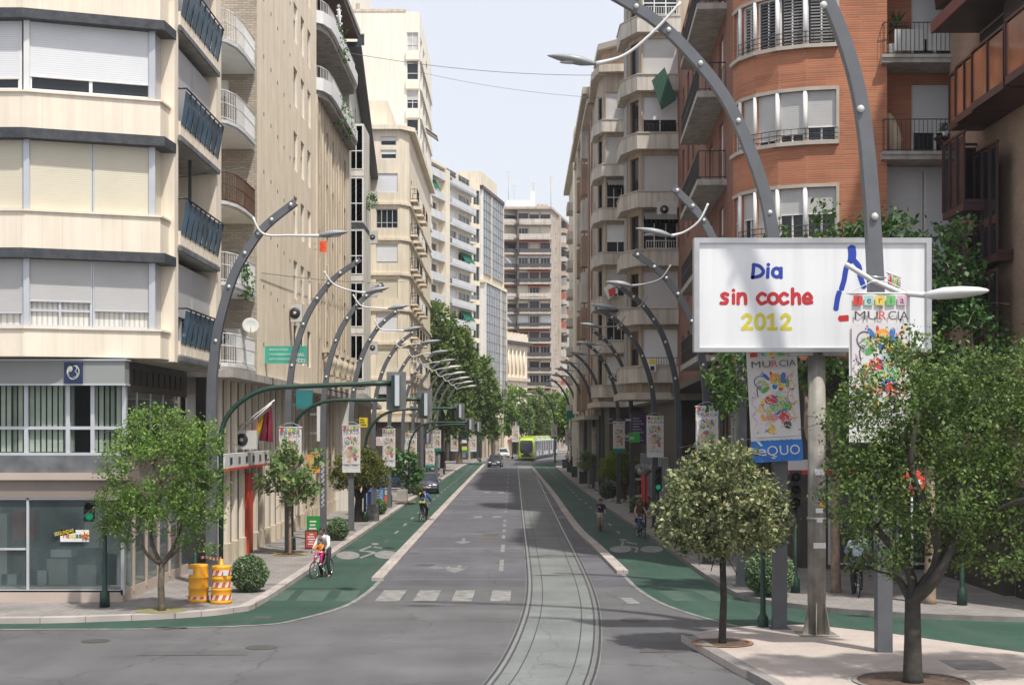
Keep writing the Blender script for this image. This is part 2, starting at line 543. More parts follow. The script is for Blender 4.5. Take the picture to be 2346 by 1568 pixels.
def blob_points(blobs, nclump, per, spread, seed, shell=.55):
    """clumped points through ellipsoids (c, r)"""
    rng = np.random.default_rng(seed)
    vol = np.array([b[1][0] * b[1][1] * b[1][2] for b in blobs]) ** .8; vol /= vol.sum()
    which = rng.choice(len(blobs), nclump, p=vol)
    d = rng.normal(size=(nclump, 3)); d /= np.linalg.norm(d, axis=1)[:, None]
    rad = rng.uniform(shell, 1.0, size=(nclump, 1)) ** .7 * rng.uniform(.85, 1.08, size=(nclump, 1))
    c = np.array([blobs[i][0] for i in which]) + d * rad * np.array([blobs[i][1] for i in which])
    p = np.repeat(c, per, 0) + rng.normal(size=(nclump * per, 3)) * spread
    return p, c
def catmull_pts(P, k=4):
    return [Vector(p) for p in smooth([tuple(p) for p in P], k)]
def make_tree(name, label, base, tr, fork, blobs, nclump, per, spread, size, leafm, bark, seed, limbs=7, group=None, lean=(0, 0), shell=.55, twig=.012, cat='tree', up=.35, levels=True):
    """base: world point. blobs are relative to the base."""
    rng = random.Random(seed)
    base = Vector(base)
    root = thing(name, label, cat, base, group)
    bl = [(base + Vector(c), r) for c, r in blobs]
    pts, cl = blob_points(bl, nclump, per, spread, seed, shell)
    link('crown', leaf_mesh('crown', pts, size, leafm, seed, up), root)
    t = MB()
    top = base + Vector((lean[0], lean[1], fork))
    mid = base.lerp(top, .5) + Vector((rng.uniform(-.1, .1) * tr * 4, 0, 0))
    t.tube([base + Vector((0, 0, -.05)), base + Vector((0, 0, .12)), mid, top], [tr * 1.35, tr * 1.08, tr * .95, tr * .85], bark, 9)
    cen = sum((b[0] for b in bl), Vector()) / len(bl)
    # a few main limbs spread far apart, then branches that leave the nearest limb
    tg = [Vector(c_) for c_ in cl]
    nm = max(3, min(6, limbs // 3)); mains = [min(tg, key=lambda q: (q - top).length)]
    while len(mains) < nm:
        mains.append(max(rng.sample(tg, min(len(tg), 40)), key=lambda q: min((q - m_).length for m_ in mains) - .4 * abs(q.z - cen.z)))
    nodes = []
    for e in mains:
        e = top.lerp(e, .8); D = (e - top).length
        pth = catmull_pts([top - Vector((0, 0, tr * .5)), top.lerp(e, .3) + Vector((rng.uniform(-.12, .12) * D, rng.uniform(-.1, .1) * D, -.03 * D)), top.lerp(e, .65) + Vector((rng.uniform(-.12, .12) * D, rng.uniform(-.1, .1) * D, .05 * D)), e])
        n_ = len(pth); rr = [tr * (.66 - .46 * q / n_) for q in range(n_)]
        t.tube(pth, rr, bark, 7); nodes += list(zip(pth[2:], rr[2:]))
    for k in range(limbs * 2):
        e = tg[rng.randrange(len(tg))]
        q, r_ = min(nodes, key=lambda a: (a[0] - e).length + .35 * (a[0] - top).length * (1 if levels else 0))
        D = (e - q).length
        mid2 = q.lerp(e, .5) + Vector((rng.uniform(-.14, .14) * D, rng.uniform(-.14, .14) * D, rng.uniform(-.02, .14) * D))
        t.tube([q, mid2, e], [min(r_ * .6, tr * .3), min(r_ * .38, tr * .16), twig], bark, 5)
        nodes.append((mid2, min(r_ * .38, tr * .16)))
    if twig < .02:
        for k in range(limbs * 7):                                   # bare twigs among the leaves
            e = Vector(cl[rng.randrange(len(cl))]); o_ = e + Vector((rng.gauss(0, 1), rng.gauss(0, 1), rng.gauss(-.6, .6))) * .28
            t.tube([o_, o_.lerp(e, .5) + Vector((0, 0, .04)), e], [twig * .9, twig * .6, twig * .3], bark, 4, False)
    t.obj('trunk', root)
    return root
# ------------------------------------------------------------------ ground, road, pavements
def mat_asphalt(name, col, band=.12, sc=(0.07, 0.5, 1), crack=.72, worn=None):
    m, n, b = _base(name, .8, 0)
    v = _pos(n)
    f = _ramp(n, _noise(n, _pos(n, sc), 1.0, 5), 1 - band, 1 + band, .35, .65)
    f = _mul(n, f, _ramp(n, _noise(n, v, .7, 6), .86, 1.14))
    f = _mul(n, f, _ramp(n, _noise(n, v, 45, 2), .84, 1.16))
    f = _mul(n, f, _ramp(n, _noise(n, _pos(n, (.9, .04, 1)), 1.3, 3), .9, 1.06))
    f = _mul(n, f, _ramp(n, _noise(n, v, 2.6, 3), .80, 1.0, .28, .38))          # oil and tar spots
    vo = n.nodes.new('ShaderNodeTexVoronoi'); vo.feature = 'DISTANCE_TO_EDGE'; vo.inputs['Scale'].default_value = .23   # cracks
    wp = n.nodes.new('ShaderNodeVectorMath'); wp.operation = 'ADD'; nz = n.nodes.new('ShaderNodeTexNoise'); nz.inputs['Scale'].default_value = .9; nz.inputs['Detail'].default_value = 5
    n.links.new(v, nz.inputs['Vector']); n.links.new(v, wp.inputs[0]); n.links.new(nz.outputs[1], wp.inputs[1]); n.links.new(wp.outputs[0], vo.inputs['Vector'])
    f = _mul(n, f, _ramp(n, vo.outputs['Distance'], crack, 1.0, .002, .007))
    c = _scale(n, col, f)
    if worn:
        mx = n.nodes.new('ShaderNodeMix'); mx.data_type = 'RGBA'; n.links.new(c, mx.inputs[6]); mx.inputs[7].default_value = (*worn, 1)
        w_ = _mul(n, _ramp(n, _noise(n, _pos(n, (1.2, .09, 1)), 1.6, 6), 0, .5, .5, .78), _ramp(n, _noise(n, v, 26, 3), .3, 1.0, .35, .6))
        n.links.new(w_, mx.inputs[0]); c = mx.outputs[2]
    n.links.new(c, b.inputs['Base Color'])
    _bump(n, b, _noise(n, v, 60), .2, .01)
    return m
asphalt = mat_asphalt('worn grey asphalt', (.104, .102, .106), .14, (.05, .35, 1))
roadm = mat_asphalt('blue grey asphalt', (.104, .103, .119), .2, (0.03, 0.2, 1))
greenm = mat_asphalt('green cycle lane paint', (.022, .062, .042), .16, crack=.7, worn=(.085, .10, .09))
pavem = mat_brick('grey paving slabs', (.25, .232, .22), (.22, .203, .192), (.15, .138, .13), .42, .42, .012, True, var=.16, bump=.15)
pavepink = mat_brick('pinkish paving', (.43, .37, .335), (.405, .35, .315), (.34, .29, .265), .3, .3, .006, True, var=.10, bump=.1)
kerbm = mat_brick('granite kerb', (.42, .375, .345), (.36, .32, .30), (.2, .18, .17), 1.0, 1.0, .014, True, var=.15, bump=.1)
kerbgrey = mat('grey kerb', (.22, .205, .195), .85, .2, 2.2)
trackm = mat_asphalt('grey track slab', (.160, .172, .167), .12, crack=.8)
paintw = mat('worn white road paint', (.215, .21, .20), .7, .4, 3.2)
paintf = mat('faded road paint', (.20, .197, .2), .75, .3, 2.2)
paintg = mat('faded stripe on green', (.052, .092, .070), .75, .2, 2.2)
yellowm = mat('yellow ring', (.45, .33, .06), .7, .2, 3)
soil = mat('soil', (.095, .062, .045), .95, .4, 6)

def sheet(name, poly, z, m):
    b = MB(); b.add([(p[0], p[1], z) for p in poly], [tuple(range(len(poly)))], m)
    me = b.mesh(name)
    if me.polygons[0].normal.z < 0: me.flip_normals()
    return struct(name, me)
def strip_pts(line, w0, w1):
    L, Rr = [], []
    for i, p in enumerate(line):
        a = Vector(line[max(i - 1, 0)][:2]); b_ = Vector(line[min(i + 1, len(line) - 1)][:2])
        t = (b_ - a).normalized(); nn = Vector((-t.y, t.x))
        q = Vector(p[:2]); L.append(q + nn * w0); Rr.append(q + nn * w1)
    return L, Rr
def ribbon(b, line, w0, w1, z, m):
    L, Rr = strip_pts(line, w0, w1)
    v = [(p.x, p.y, z) for p in L] + [(p.x, p.y, z) for p in Rr]; n = len(line)
    b.add(v, [(i, n + i, n + i + 1, i + 1) for i in range(n - 1)], m)
def kerb(b, line, w0, w1, z0, z1, m):
    L, Rr = strip_pts(line, w0, w1); n = len(line)
    for i in range(n - 1):
        b.prism([tuple(L[i]), tuple(Rr[i]), tuple(Rr[i + 1]), tuple(L[i + 1])], z0, z1, m)
def smooth(line, k=4):
    out_ = []
    for i in range(len(line) - 1):
        p0, p1, p2, p3 = [Vector(line[max(0, min(len(line) - 1, i + q))]) for q in (-1, 0, 1, 2)]
        for j in range(k):
            t = j / k
            out_.append(tuple(.5 * ((2 * p1) + (p2 - p0) * t + (2 * p0 - 5 * p1 + 4 * p2 - p3) * t * t + (3 * p1 - p0 - 3 * p2 + p3) * t ** 3)))
    out_.append(tuple(line[-1]))
    return out_

sheet('ground', [(-260, -50), (260, -50), (260, 700), (-260, 700)], 0, asphalt)
KL = smooth([(-60, 33.0), (-20, 33.2), (-12, 33.35), (-9.6, 33.75), (-7.9, 34.4), (-7.0, 35.3), (-6.75, 36.6), (-6.68, 45), (-6.63, 89), (-6.45, 140), (-6.3, 178), (-5.4, 197), (-3.6, 214), (-1, 236), (3, 262), (9, 285), (22, 305)])
KR = smooth([(60, 32.6), (20, 33.0), (12.1, 33.6), (8.9, 34.7), (7.5, 35.9), (6.55, 37.4), (6.25, 39.5), (6.15, 44), (6.1, 51), (6.0, 60), (5.75, 75), (5.5, 102), (5.45, 157), (5.7, 176), (6.4, 192), (8.2, 206), (11.5, 218), (24, 238)])
SL = [(-4.02, 42.5), (-3.98, 60), (-3.9, 100), (-3.75, 150), (-3.6, 190)]
SR = smooth([(3.47, 44.6), (3.25, 54), (2.98, 63), (2.9, 77), (2.86, 102), (2.6, 140), (2.42, 168)], 3)
# left and right pavements, one step above the road
b = MB(); b.prism([(p[0], p[1]) for p in KL] + [(22, 420), (-60, 420)], 0.0, .13, pavem, bottom=False); struct('pavement', b)
b = MB(); kerb(b, KL, .0, -.28, 0, .135, kerbm); struct('kerb', b)
b = MB(); b.prism([(p[0], p[1]) for p in KR] + [(60, 238)], 0.0, .13, pavem, bottom=False); struct('pavement', b)
b = MB(); kerb(b, KR, .28, .0, 0, .135, kerbgrey); struct('kerb', b)
# road between the separators
sheet('road', [(-4.0, 41.2), (3.6, 41.2)] + [(p[0], p[1]) for p in SR] + [(2.6, 190), (-3.6, 190)] + [(p[0], p[1]) for p in SL[::-1]], .003, roadm)
# cycle lanes
WL = smooth([(-60, 31.6), (-12, 32.2), (-8.5, 32.4), (-5.9, 32.9), (-5.1, 34.0), (-4.35, 36.4), (-4.08, 39.5), (-4.02, 42.5)])
gl = WL + [(p[0], p[1]) for p in SL] + [(-3.6, 196), (-5.6, 196)] + [(p[0], p[1]) for p in KL[::-1] if p[1] < 186]
sheet('cycle_lane', gl, .005, greenm)
WR = smooth([(3.47, 44.6), (3.55, 40.5), (3.95, 36.6), (4.86, 33.4), (5.5, 32.0)])
IS = [(6.66, 31.85), (8.1, 30.6), (10, 27.95), (14, 24.2), (30, 12), (60, -8)]
gr = [(p[0], p[1]) for p in WR] + IS + [(p[0], p[1]) for p in KR] + [(14, 222), (6.5, 210), (3.6, 194), (2.5, 178)] + [(p[0], p[1]) for p in SR[::-1][:-1]]
sheet('cycle_lane', gr, .005, greenm)
b = MB(); kerb(b, SL, .18, -.18, 0, .11, kerbm); struct('lane_separator', b)
b = MB(); kerb(b, SR, .18, -.18, 0, .11, kerbm); struct('lane_separator', b)
b = MB(); ribbon(b, WL, .0, -.14, .010, paintw); struct('white_edge_line', b)
b = MB(); ribbon(b, WR, .07, -.05, .010, paintw); struct('white_edge_line', b)
# tram track
TC = smooth([(-5, 6), (-2.6, 12), (-.55, 20), (.46, 25.2), (1.05, 32), (1.36, 40), (1.43, 52), (1.43, 68), (1.5, 120), (1.68, 195), (2.1, 210), (3.3, 226), (5.4, 241), (8.4, 256), (14, 272), (24, 285)], 5)
b = MB(); ribbon(b, TC, .98, -.98, .006, trackm); struct('tram_track', b)
b = MB()
dgroove = mat('rail groove', (.035, .035, .035), .6, .2, 4)
for o_, w_ in ((.93, .05), (.80, .035), (.50, .022), (-.50, .022), (-.80, .035), (-.93, .05)):
    ribbon(b, TC, o_ + w_ / 2, o_ - w_ / 2, .0105, dgroove)
steelr = mat('worn rail steel', (.34, .33, .32), .35, .15, 4, metal=.7)
for o_ in (.865, -.865): ribbon(b, TC, o_ + .028, o_ - .028, .0102, steelr)
struct('tram_rails', b)
b = MB(); rng = random.Random(12)
def cover(x, y, r, m, sq=False):
    n = 4 if sq else 20
    b.add([(x + r * math.cos(2 * PI * k / n + (PI / 4 if sq else 0)), y + r * math.sin(2 * PI * k / n + (PI / 4 if sq else 0)), .0085) for k in range(n)], [tuple(range(n))], m)
ironc = mat('cast iron cover', (.07, .066, .062), .6, .3, 30, bump=.5)
for x, y, r in ((-5.2, 29.5, .33), (2.9, 33.8, .33), (-2.9, 47.5, .32), (-1.4, 63, .33), (-8.9, 30.4, .3), (4.3, 27.6, .32)): cover(x, y, r, ironc)
for x, y in ((-6.0, 34.2), (-6.45, 58), (5.7, 57.5), (-3.6, 52)): cover(x, y, .28, ironc, True)
struct('manhole_cover', b)
b = MB(); tarm = mat_asphalt('dark tar patch', (.095, .09, .09), .15)
for x, y, w_, h in ((-7.5, 28.4, 2.2, .7), (-1.3, 57, .8, 5.0), (2.6, 28.8, 1.0, 1.4)):
    b.quad((x, y, .0068), (x + w_, y + .1, .0068), (x + w_ - .1, y + h, .0068), (x + .08, y + h - .1, .0068), tarm)
struct('asphalt_patch', b)
# road markings
b = MB()
for a, c in ((-3.62, -2.98), (-2.62, -2.02), (-1.6, -1.06), (-.58, -.05)):
    b.quad((a, 37.4, .009), (c, 37.4, .009), (c + .03, 40.0, .009), (a + .03, 40.0, .009), paintw)
b.quad((3.0, 36.9, .009), (3.35, 36.9, .009), (3.2, 38.2, .009), (2.9, 38.2, .009), paintf)
struct('zebra_crossing', b)
b = MB()
for a, c in ((-6.55, -5.95), (-5.72, -4.98), (-4.66, -4.15), (4.28, 4.86), (5.28, 5.8)):
    b.quad((a, 37.4, .0095), (c, 37.4, .0095), (c - .12 if a < 0 else c - .2, 40, .0095), (a - .12 if a < 0 else a - .2, 40, .0095), paintg)
struct('faded_zebra_on_cycle_lane', b)
b = MB()
for y0, y1 in ((45.5, 49.5), (52.5, 56), (59, 61), (62.8, 64.6), (66.5, 68.2), (70, 71.6), (78, 79.6), (81.5, 83), (85.5, 87), (89.5, 91), (94, 96), (98.5, 100), (105, 108), (112, 115), (120, 124), (129, 133), (139, 143), (150, 155), (164, 169)):
    b.quad((-.42, y0, .0075), (-.28, y0, .0075), (-.28, y1, .0075), (-.42, y1, .0075), paintw if y0 < 60 else paintf)
for y0, t in ((42.8, .10), (54.2, .18), (72.3, .3), (97, .5), (111, .5), (126, .6), (143, .6)):
    b.quad((-3.6, y0, .0078), (.42, y0, .0078), (.42, y0 + t, .0078), (-3.6, y0 + t, .0078), paintf)
    b.quad((2.45, y0, .0078), (2.75, y0, .0078), (2.75, y0 + t, .0078), (2.45, y0 + t, .0078), paintf)
for x0 in (-2.0, -1.0, 2.35):
    b.quad((x0, 73.2, .0078), (x0 + .45, 73.2, .0078), (x0 + .45, 74.6, .0078), (x0, 74.6, .0078), paintf)
    b.quad((x0, 102, .0078), (x0 + .4, 102, .0078), (x0 + .4, 104, .0078), (x0, 104, .0078), paintf)
struct('lane_marking', b)
def ground_poly(b, pts, z, m):
    v = [G(x, y, z) for x, y in pts]
    nz = sum(v[i].x * v[(i + 1) % len(v)].y - v[(i + 1) % len(v)].x * v[i].y for i in range(len(v)))
    if nz < 0: v = v[::-1]
    b.add(v, [tuple(range(len(v)))], m)
def ground_ell(b, x, y, rx, ry, z, m):
    ground_poly(b, [(x + rx * math.cos(2 * PI * k / 28), y + ry * math.sin(2 * PI * k / 28)) for k in range(28)], z, m)
b = MB()   # turn arrows
ground_poly(b, [(1015, 1301), (1030, 1296), (1031, 1299), (1047, 1299), (1050, 1293), (1058, 1293), (1055, 1301), (1068, 1302), (1042, 1311), (1020, 1304), (1034, 1303)], .0078, paintf)
ground_poly(b, [(982, 1299), (1000, 1295), (1000, 1298), (1020, 1299), (1020, 1301), (1000, 1301), (998, 1304)], .0078, paintf)
ground_poly(b, [(1042, 1241), (1058, 1238), (1059, 1232), (1066, 1232), (1065, 1238), (1080, 1240), (1060, 1245)], .0078, paintf)
struct('turn_arrow', b)
for k, (wh, hd, ln, w_) in enumerate((
    (((797, 1271, 27, 9.3), (885, 1269.5, 27, 9.3)), (859, 1245, 8.5, 2.4),
     (((851, 1250), (824, 1260), (860, 1264), (825, 1277)), ((856, 1252), (876, 1254.5))), 1.7),
    (((1421.5, 1257, 25, 7.6), (1493, 1257, 26, 7.6)), (1427, 1235.6, 8, 2.2),
     (((1428, 1239), (1424, 1249), (1461, 1254), (1456, 1264)), ((1434, 1241), (1459, 1245))), 1.5))):
    b = MB()
    for e in wh: ground_ell(b, *e, .011, paintw)
    ground_ell(b, *hd, .011, paintw)
    for j, l in enumerate(ln):
        for q in range(len(l) - 1):
            (x0, y0), (x1, y1) = l[q], l[q + 1]
            dx, dy = (x1 - x0), (y1 - y0) * 3; D = math.hypot(dx, dy); nx, ny = -dy / D * w_ * 2, dx / D * w_ * .9
            ground_poly(b, [(x0 + nx, y0 + ny), (x1 + nx, y1 + ny), (x1 - nx, y1 - ny), (x0 - nx, y0 - ny)], .0112 + .0004 * (q + j), paintw)
    struct('bicycle_symbol', b)
b = MB()
y0 = 57.0
while y0 < 180:
    for xl in ((-5.1 if y0 < 120 else -5.0), 4.72 - .15 * min(1, (y0 - 57) / 30) - (.15 if y0 > 90 else 0) - (.25 * (y0 > 125))):
        b.quad((xl - .06, y0, .0095), (xl + .06, y0, .0095), (xl + .06, y0 + 1.7, .0095), (xl - .06, y0 + 1.7, .0095), paintg if y0 < 62 else paintf)
    y0 += 5.0
struct('cycle_lane_dashes', b)
# traffic island, its kerb
ISP = [(3.6, 30.3), (4.7, 31.35), (5.6, 31.75), (6.66, 31.85), (8.1, 30.55), (10, 27.9), (14, 24.1), (30, 11.9), (34, -6), (6.2, -6), (4.55, 24.6), (4.2, 26.0)]
b = MB(); b.prism(ISP, 0, .15, pavepink, bottom=False); struct('traffic_island', b)
b = MB(); kerb(b, [(4.55, 20.0), (4.42, 24.6), (4.2, 26.0), (3.6, 30.3)], -.02, -.26, 0, .157, kerbgrey)
kerb(b, [(3.6, 30.3), (4.7, 31.35), (5.6, 31.75), (6.66, 31.85)], -.02, -.22, 0, .157, kerbm); struct('island_kerb', b)
b = MB()
for (x, y, rx, ry) in ((8.55, 26.4, .45, .55),): b.quad((x - rx, y - ry, .155), (x + rx, y - ry, .155), (x + rx, y + ry, .155), (x - rx, y + ry, .155), kerbgrey)
struct('manhole_cover', b)
def pit(x, y, r, z=.135, ring=None, m=None, name='tree_pit', label='round soil pit'):
    b = MB()
    n = 24
    b.add([(x + r * math.cos(2 * PI * k / n), y + r * math.sin(2 * PI * k / n), z + .004) for k in range(n)], [tuple(range(n))], m or soil)
    if ring:
        v = []
        for q in (r, r + .09): v += [(x + q * math.cos(2 * PI * k / n), y + q * math.sin(2 * PI * k / n), z + .02) for k in range(n)]
        b.add(v, [(k, n + k, n + (k + 1) % n, (k + 1) % n) for k in range(n)], ring)
    struct(name, b)
# ------------------------------------------------------------------ left side of the street
# --- corner block with the bay front
XS = -8.87
root = thing('corner_apartment_building', 'cream corner apartment building with slate bay ledges above a glass shop front', 'apartment building', (-12, 36, 0))
def bay_poly(o):
    return [(-24, 35.5 - o), (-12.16 - o * .1, 35.5 - o), (-9.05 + o * .9, 36.6 - o * .8), (-9.0 + o, 37.45), (-24, 37.45)]
b = MB()
b.prism([(-24, 37.4), (-10.2, 37.4), (-10.2, 44), (-24, 44)], 6.3, 24, cream)
b.box(-10.25, XS, 37.38, 37.8, 6.3, 24, cream_panel)
b.box(-10.25, XS, 42.65, 43.4, 6.3, 24, cream)
b.box(-24, -9.02, 37.3, 43.5, 6.28, 6.36, concrete)
b.obj('wall', root)
EAVE = [(8.8, 9.04), (11.78, 12.03), (14.76, 15.0), (17.74, 18.0)]
SPAN = [(6.35, 7.04), (9.04, 9.97), (12.03, 12.94), (15.0, 15.92), (18.0, 18.9)]
for i, (a, c) in enumerate(SPAN):
    b = MB(); b.prism(bay_poly(.0), a, c, cream_panel); b.prism(bay_poly(.05), c, c + .05, cream); b.obj('bay_parapet', root)
for a, c in EAVE:
    b = MB(); b.prism(bay_poly(.16), a, c, slate); b.obj('bay_ledge', root)
M1, L1 = face_matrix((-12.16, 35.5), (-9.05, 36.6)); M0, L0 = face_matrix((-15.999, 35.5), (-12.16, 35.5)); M2, L2 = face_matrix((-9.05, 36.6), (-9.0, 37.4))
T = Matrix.Translation
def bwin(M, u, z, w, h, **k):
    me, sm = window_mesh(w, h, **k); o = link('window', me, root, M @ T((u, .2, z)))
    if sm: sub('roller_shutter', sm, o)
for i, z in enumerate((7.09, 10.02, 12.99, 15.97)):
    h = (8.8, 11.78, 14.76, 17.74)[i] - z
    if i == 0:
        bwin(M1, .05, z, 1.58, h, n=2, frame=alu, drop=.60, shut=shut_grey, behind=curtain, bar=.25)
        bwin(M1, 1.64, z, 1.52, h, n=2, frame=alu, drop=.72, shut=shut_grey, behind=curtain)
        bwin(M0, .8, z, 2.95, h, n=2, frame=alu, drop=.78, shut=shut_grey, behind=curtain)
    elif i == 1:
        bwin(M1, .05, z, 1.58, h, n=1, frame=alu, drop=.985, shut=shut_cream)
        bwin(M1, 1.64, z, 1.52, h, n=1, frame=alu, drop=.985, shut=shut_cream)
        bwin(M0, .8, z, 2.95, h, n=1, frame=alu, drop=.97, shut=shut_cream)
    else:
        bwin(M1, .08, z, 3.02, h, n=2, frame=white, drop=.76, shut=shut_white, fr=.09)
        bwin(M0, .8, z, 2.9, h, n=2, frame=white, drop=.8, shut=shut_white, fr=.09)
    for u_ in (-2.3, -5.4): bwin(M0, u_, z, 2.95, h, n=2, frame=(alu, alu, white, white)[i], drop=(.78, .97, .8, .6)[i], shut=(shut_grey, shut_cream, shut_white, shut_white)[i], behind=curtain if i == 0 else None)
    b = MB(); c = Vector((-12.16, 35.66, 0))
    b.box(c.x - .07, c.x + .07, c.y - .05, c.y + .1, z, z + h, alu if i < 2 else white)
    b.obj('corner_post', root)
    b = MB(M2); b.box(.02, .75, .22, .3, 0 + z, z + h, shut_grey if i != 1 else shut_cream); b.box(.0, .06, .14, .3, z, z + h, alu)
    b.obj('side_shutter', root)
# street-side loggias with blue glass fronts
MS, LS = face_matrix((XS, 37.8), (XS, 42.65))
spk = mat('speckled loggia wall', (.16, .155, .16), .9, .5, 8)
for k in range(5):
    zs = 6.32 + 2.92 * k
    b = MB(MS); b.box(0, LS, -.06, 1.35, zs, zs + .2, concrete)
    b.box(-.1, LS + .1, -.10, -.02, zs + .02, zs + .15, slate2)
    n = 8
    for j in range(n): b.box(LS * j / n + .04, LS * (j + 1) / n - .06, -.05, .14, zs + .2, zs + .56, cream)
    bal = b.obj('balcony', root)
    b = MB(MS)
    for j in range(n):
        u0, u1 = LS * j / n, LS * (j + 1) / n
        b.add([(u0 + .05, -.07, zs + .5), (u1 - .09, -.07, zs + .5), (u1 - .02, -.20, zs + 1.36), (u0 + .0, -.20, zs + 1.36)], [(0, 1, 2, 3)], glass_blue)
        b.tube([(u1 - .05, -.05, zs + .45), (u1 + .0, -.21, zs + 1.4)], .022, black, 4)
    b.obj('glass_front', root)
    b = MB(MS); b.tube([(0, -.22, zs + 1.42), (LS, -.22, zs + 1.42)], .025, black, 5)
    b.tube([(0, -.22, zs + 1.42), (0, .2, zs + 1.42)], .025, black, 5); b.tube([(LS, -.22, zs + 1.42), (LS, .1, zs + 1.42)], .025, black, 5)
    b.obj('railing', root)
    if k == 1:
        b = MB(MS); b.box(0, LS, 1.3, 1.36, zs, zs + 2.9, spk); b.box(0, .9, 1.2, 1.29, zs + .3, zs + 2.4, glass); b.box(2.6, 2.68, .25, .33, zs + .3, zs + 2.92, pole_dark); b.obj('loggia_back_wall', root)
    else:
        w_ = LS / 2 - .06
        for j in range(2):
            me, sm = window_mesh(w_, 2.12, n=2, frame=alu, drop=(.66 if (k == 0 and j == 0) else .98 if k else .8), shut=shut_grey, behind=None)
            o = link('window', me, root, MS @ T((.05 + j * (w_ + .04), .22, zs + .58)))
            if sm: sub('roller_shutter', sm, o)
# ground floor
XG = -9.92
b = MB()
b.box(-24, XG, 36.25, 43.6, .1, .42, pinkstone)
b.box(-24, XG - .02, 36.22, 36.5, 2.78, 3.24, brownstone)
b.box(-24, XG + .06, 36.1, 36.5, 3.24, 3.42, pinkstone)
b.box(-24, XG + .03, 36.2, 36.6, 3.42, 3.86, slate2)
b.box(XG - .3, XG, 36.5, 43.6, 2.8, 3.86, brownstone)
b.obj('fascia', root)
b = MB(); b.box(-24, XG + .1, 36.05, 36.5, 5.68, 6.26, greyfascia); b.box(-24, XG + .16, 36.0, 36.5, 6.262, 6.30, alu); b.box(-24, XG + .13, 36.03, 36.5, 5.64, 5.679, alu)
b.obj('sign_fascia', root)
b = MB(); b.box(XG - .3, XG + .05, 36.5, 43.2, 5.5, 6.26, darkstone)
for j in range(9): b.box(XG + .05, XG + .08, 37.1 + j * .65, 37.45 + j * .65, 5.68, 6.08, black)
b.obj('side_sign_fascia', root)
b = MB(); b.quad((-24, 36.32, .42), (XG, 36.32, .42), (XG, 36.32, 2.78), (-24, 36.32, 2.78), glass_shop)
b.quad((XG - .02, 36.32, .42), (XG - .02, 43.5, .42), (XG - .02, 43.5, 2.8), (XG - .02, 36.32, 2.8), glass_shop)
b.obj('shop_window', root)
b = MB()
for x in (-12.35, ): b.box(x - .03, x + .03, 36.26, 36.34, .42, 2.78, alu)
b.box(-24, XG, 36.25, 36.34, .38, .44, alu); b.box(-13.6, -12.4, 36.26, 36.33, 1.45, 1.5, alu); b.box(-24, XG, 36.26, 36.345, 2.73, 2.785, alu)
for y in (36.3, 37.3, 38.6, 39.9, 41.2, 42.5): b.box(XG - .05, XG + .03, y - .05, y + .05, .3, 2.82, pinkstone if y > 37 else alu)
b.obj('shop_frame', root)
b = MB()
rd_ = mat('red goods', (.4, .08, .04), .7, .2, 4)
b.box(-24, -10.3, 40.0, 40.1, .3, 2.8, mat('dim shop wall', (.20, .21, .19), .9, .4, .8)); b.box(-24, -10, 36.5, 43, .30, .33, mat('shop floor', (.2, .17, .15), .6, .2, 2)); b.box(-24, -10, 36.5, 43, 2.79, 2.82, white)
for x, z0, z1, m_ in ((-12.0, .35, 1.1, net), (-11.2, .35, .95, concrete), (-10.7, .35, 1.25, dgreen), (-12.8, .35, 1.3, brown), (-11.6, 1.5, 1.9, redbrown), (-13.6, .35, 2.3, white), (-10.45, .35, 1.9, net), (-12.5, .35, .8, alu), (-11.9, 1.15, 1.35, white), (-11.0, 1.4, 2.2, net), (-12.9, 1.6, 2.4, rd_), (-13.2, .35, .7, alu)):
    b.box(x - .3, x + .25, 37.6, 38.1, z0, z1, m_)
b.obj('shop_interior', root)
b = MB(); b.quad((-24, 36.42, 3.88), (XG, 36.42, 3.88), (XG, 36.42, 5.66), (-24, 36.42, 5.66), mat_glass('office glass', (.03, .035, .035), .08, .86))
b.quad((XG, 36.42, 3.88), (XG, 43.2, 3.88), (XG, 43.2, 5.5), (XG, 36.42, 5.5), glass)
b.obj('office_window', root)
b = MB()
rng = random.Random(3); cloth_blind = mat('pale green blind', (.62, .62, .53), .8, .12, 3)
x = -23.9
while x < -9.95:
    g = rng.random()
    wv = .108
    if not (-11.2 < x < -10.75 and g < .6): b.box(x, x + wv, 36.46, 36.475, 3.95, 5.64, cloth_blind if g > .2 else blinds)
    x += .148
b.box(-24, -9.95, 37.4, 37.45, 3.86, 5.7, darkin)
b.obj('vertical_blinds', root)
b = MB()
for x in (-13.45, -12.42, -11.35, -10.72, XG + .0): b.box(x - .05, x + .05, 36.34, 36.5, 3.86, 5.68, alu)
b.box(-24, XG, 36.35, 36.49, 4.52, 4.6, alu); b.box(-24, XG + .06, 36.28, 36.5, 3.862, 3.93, alu)
for y in (37.6, 39.0, 40.4, 41.8): b.box(XG - .06, XG + .02, y - .04, y + .04, 3.86, 5.5, alu)
b.obj('office_frame', root)
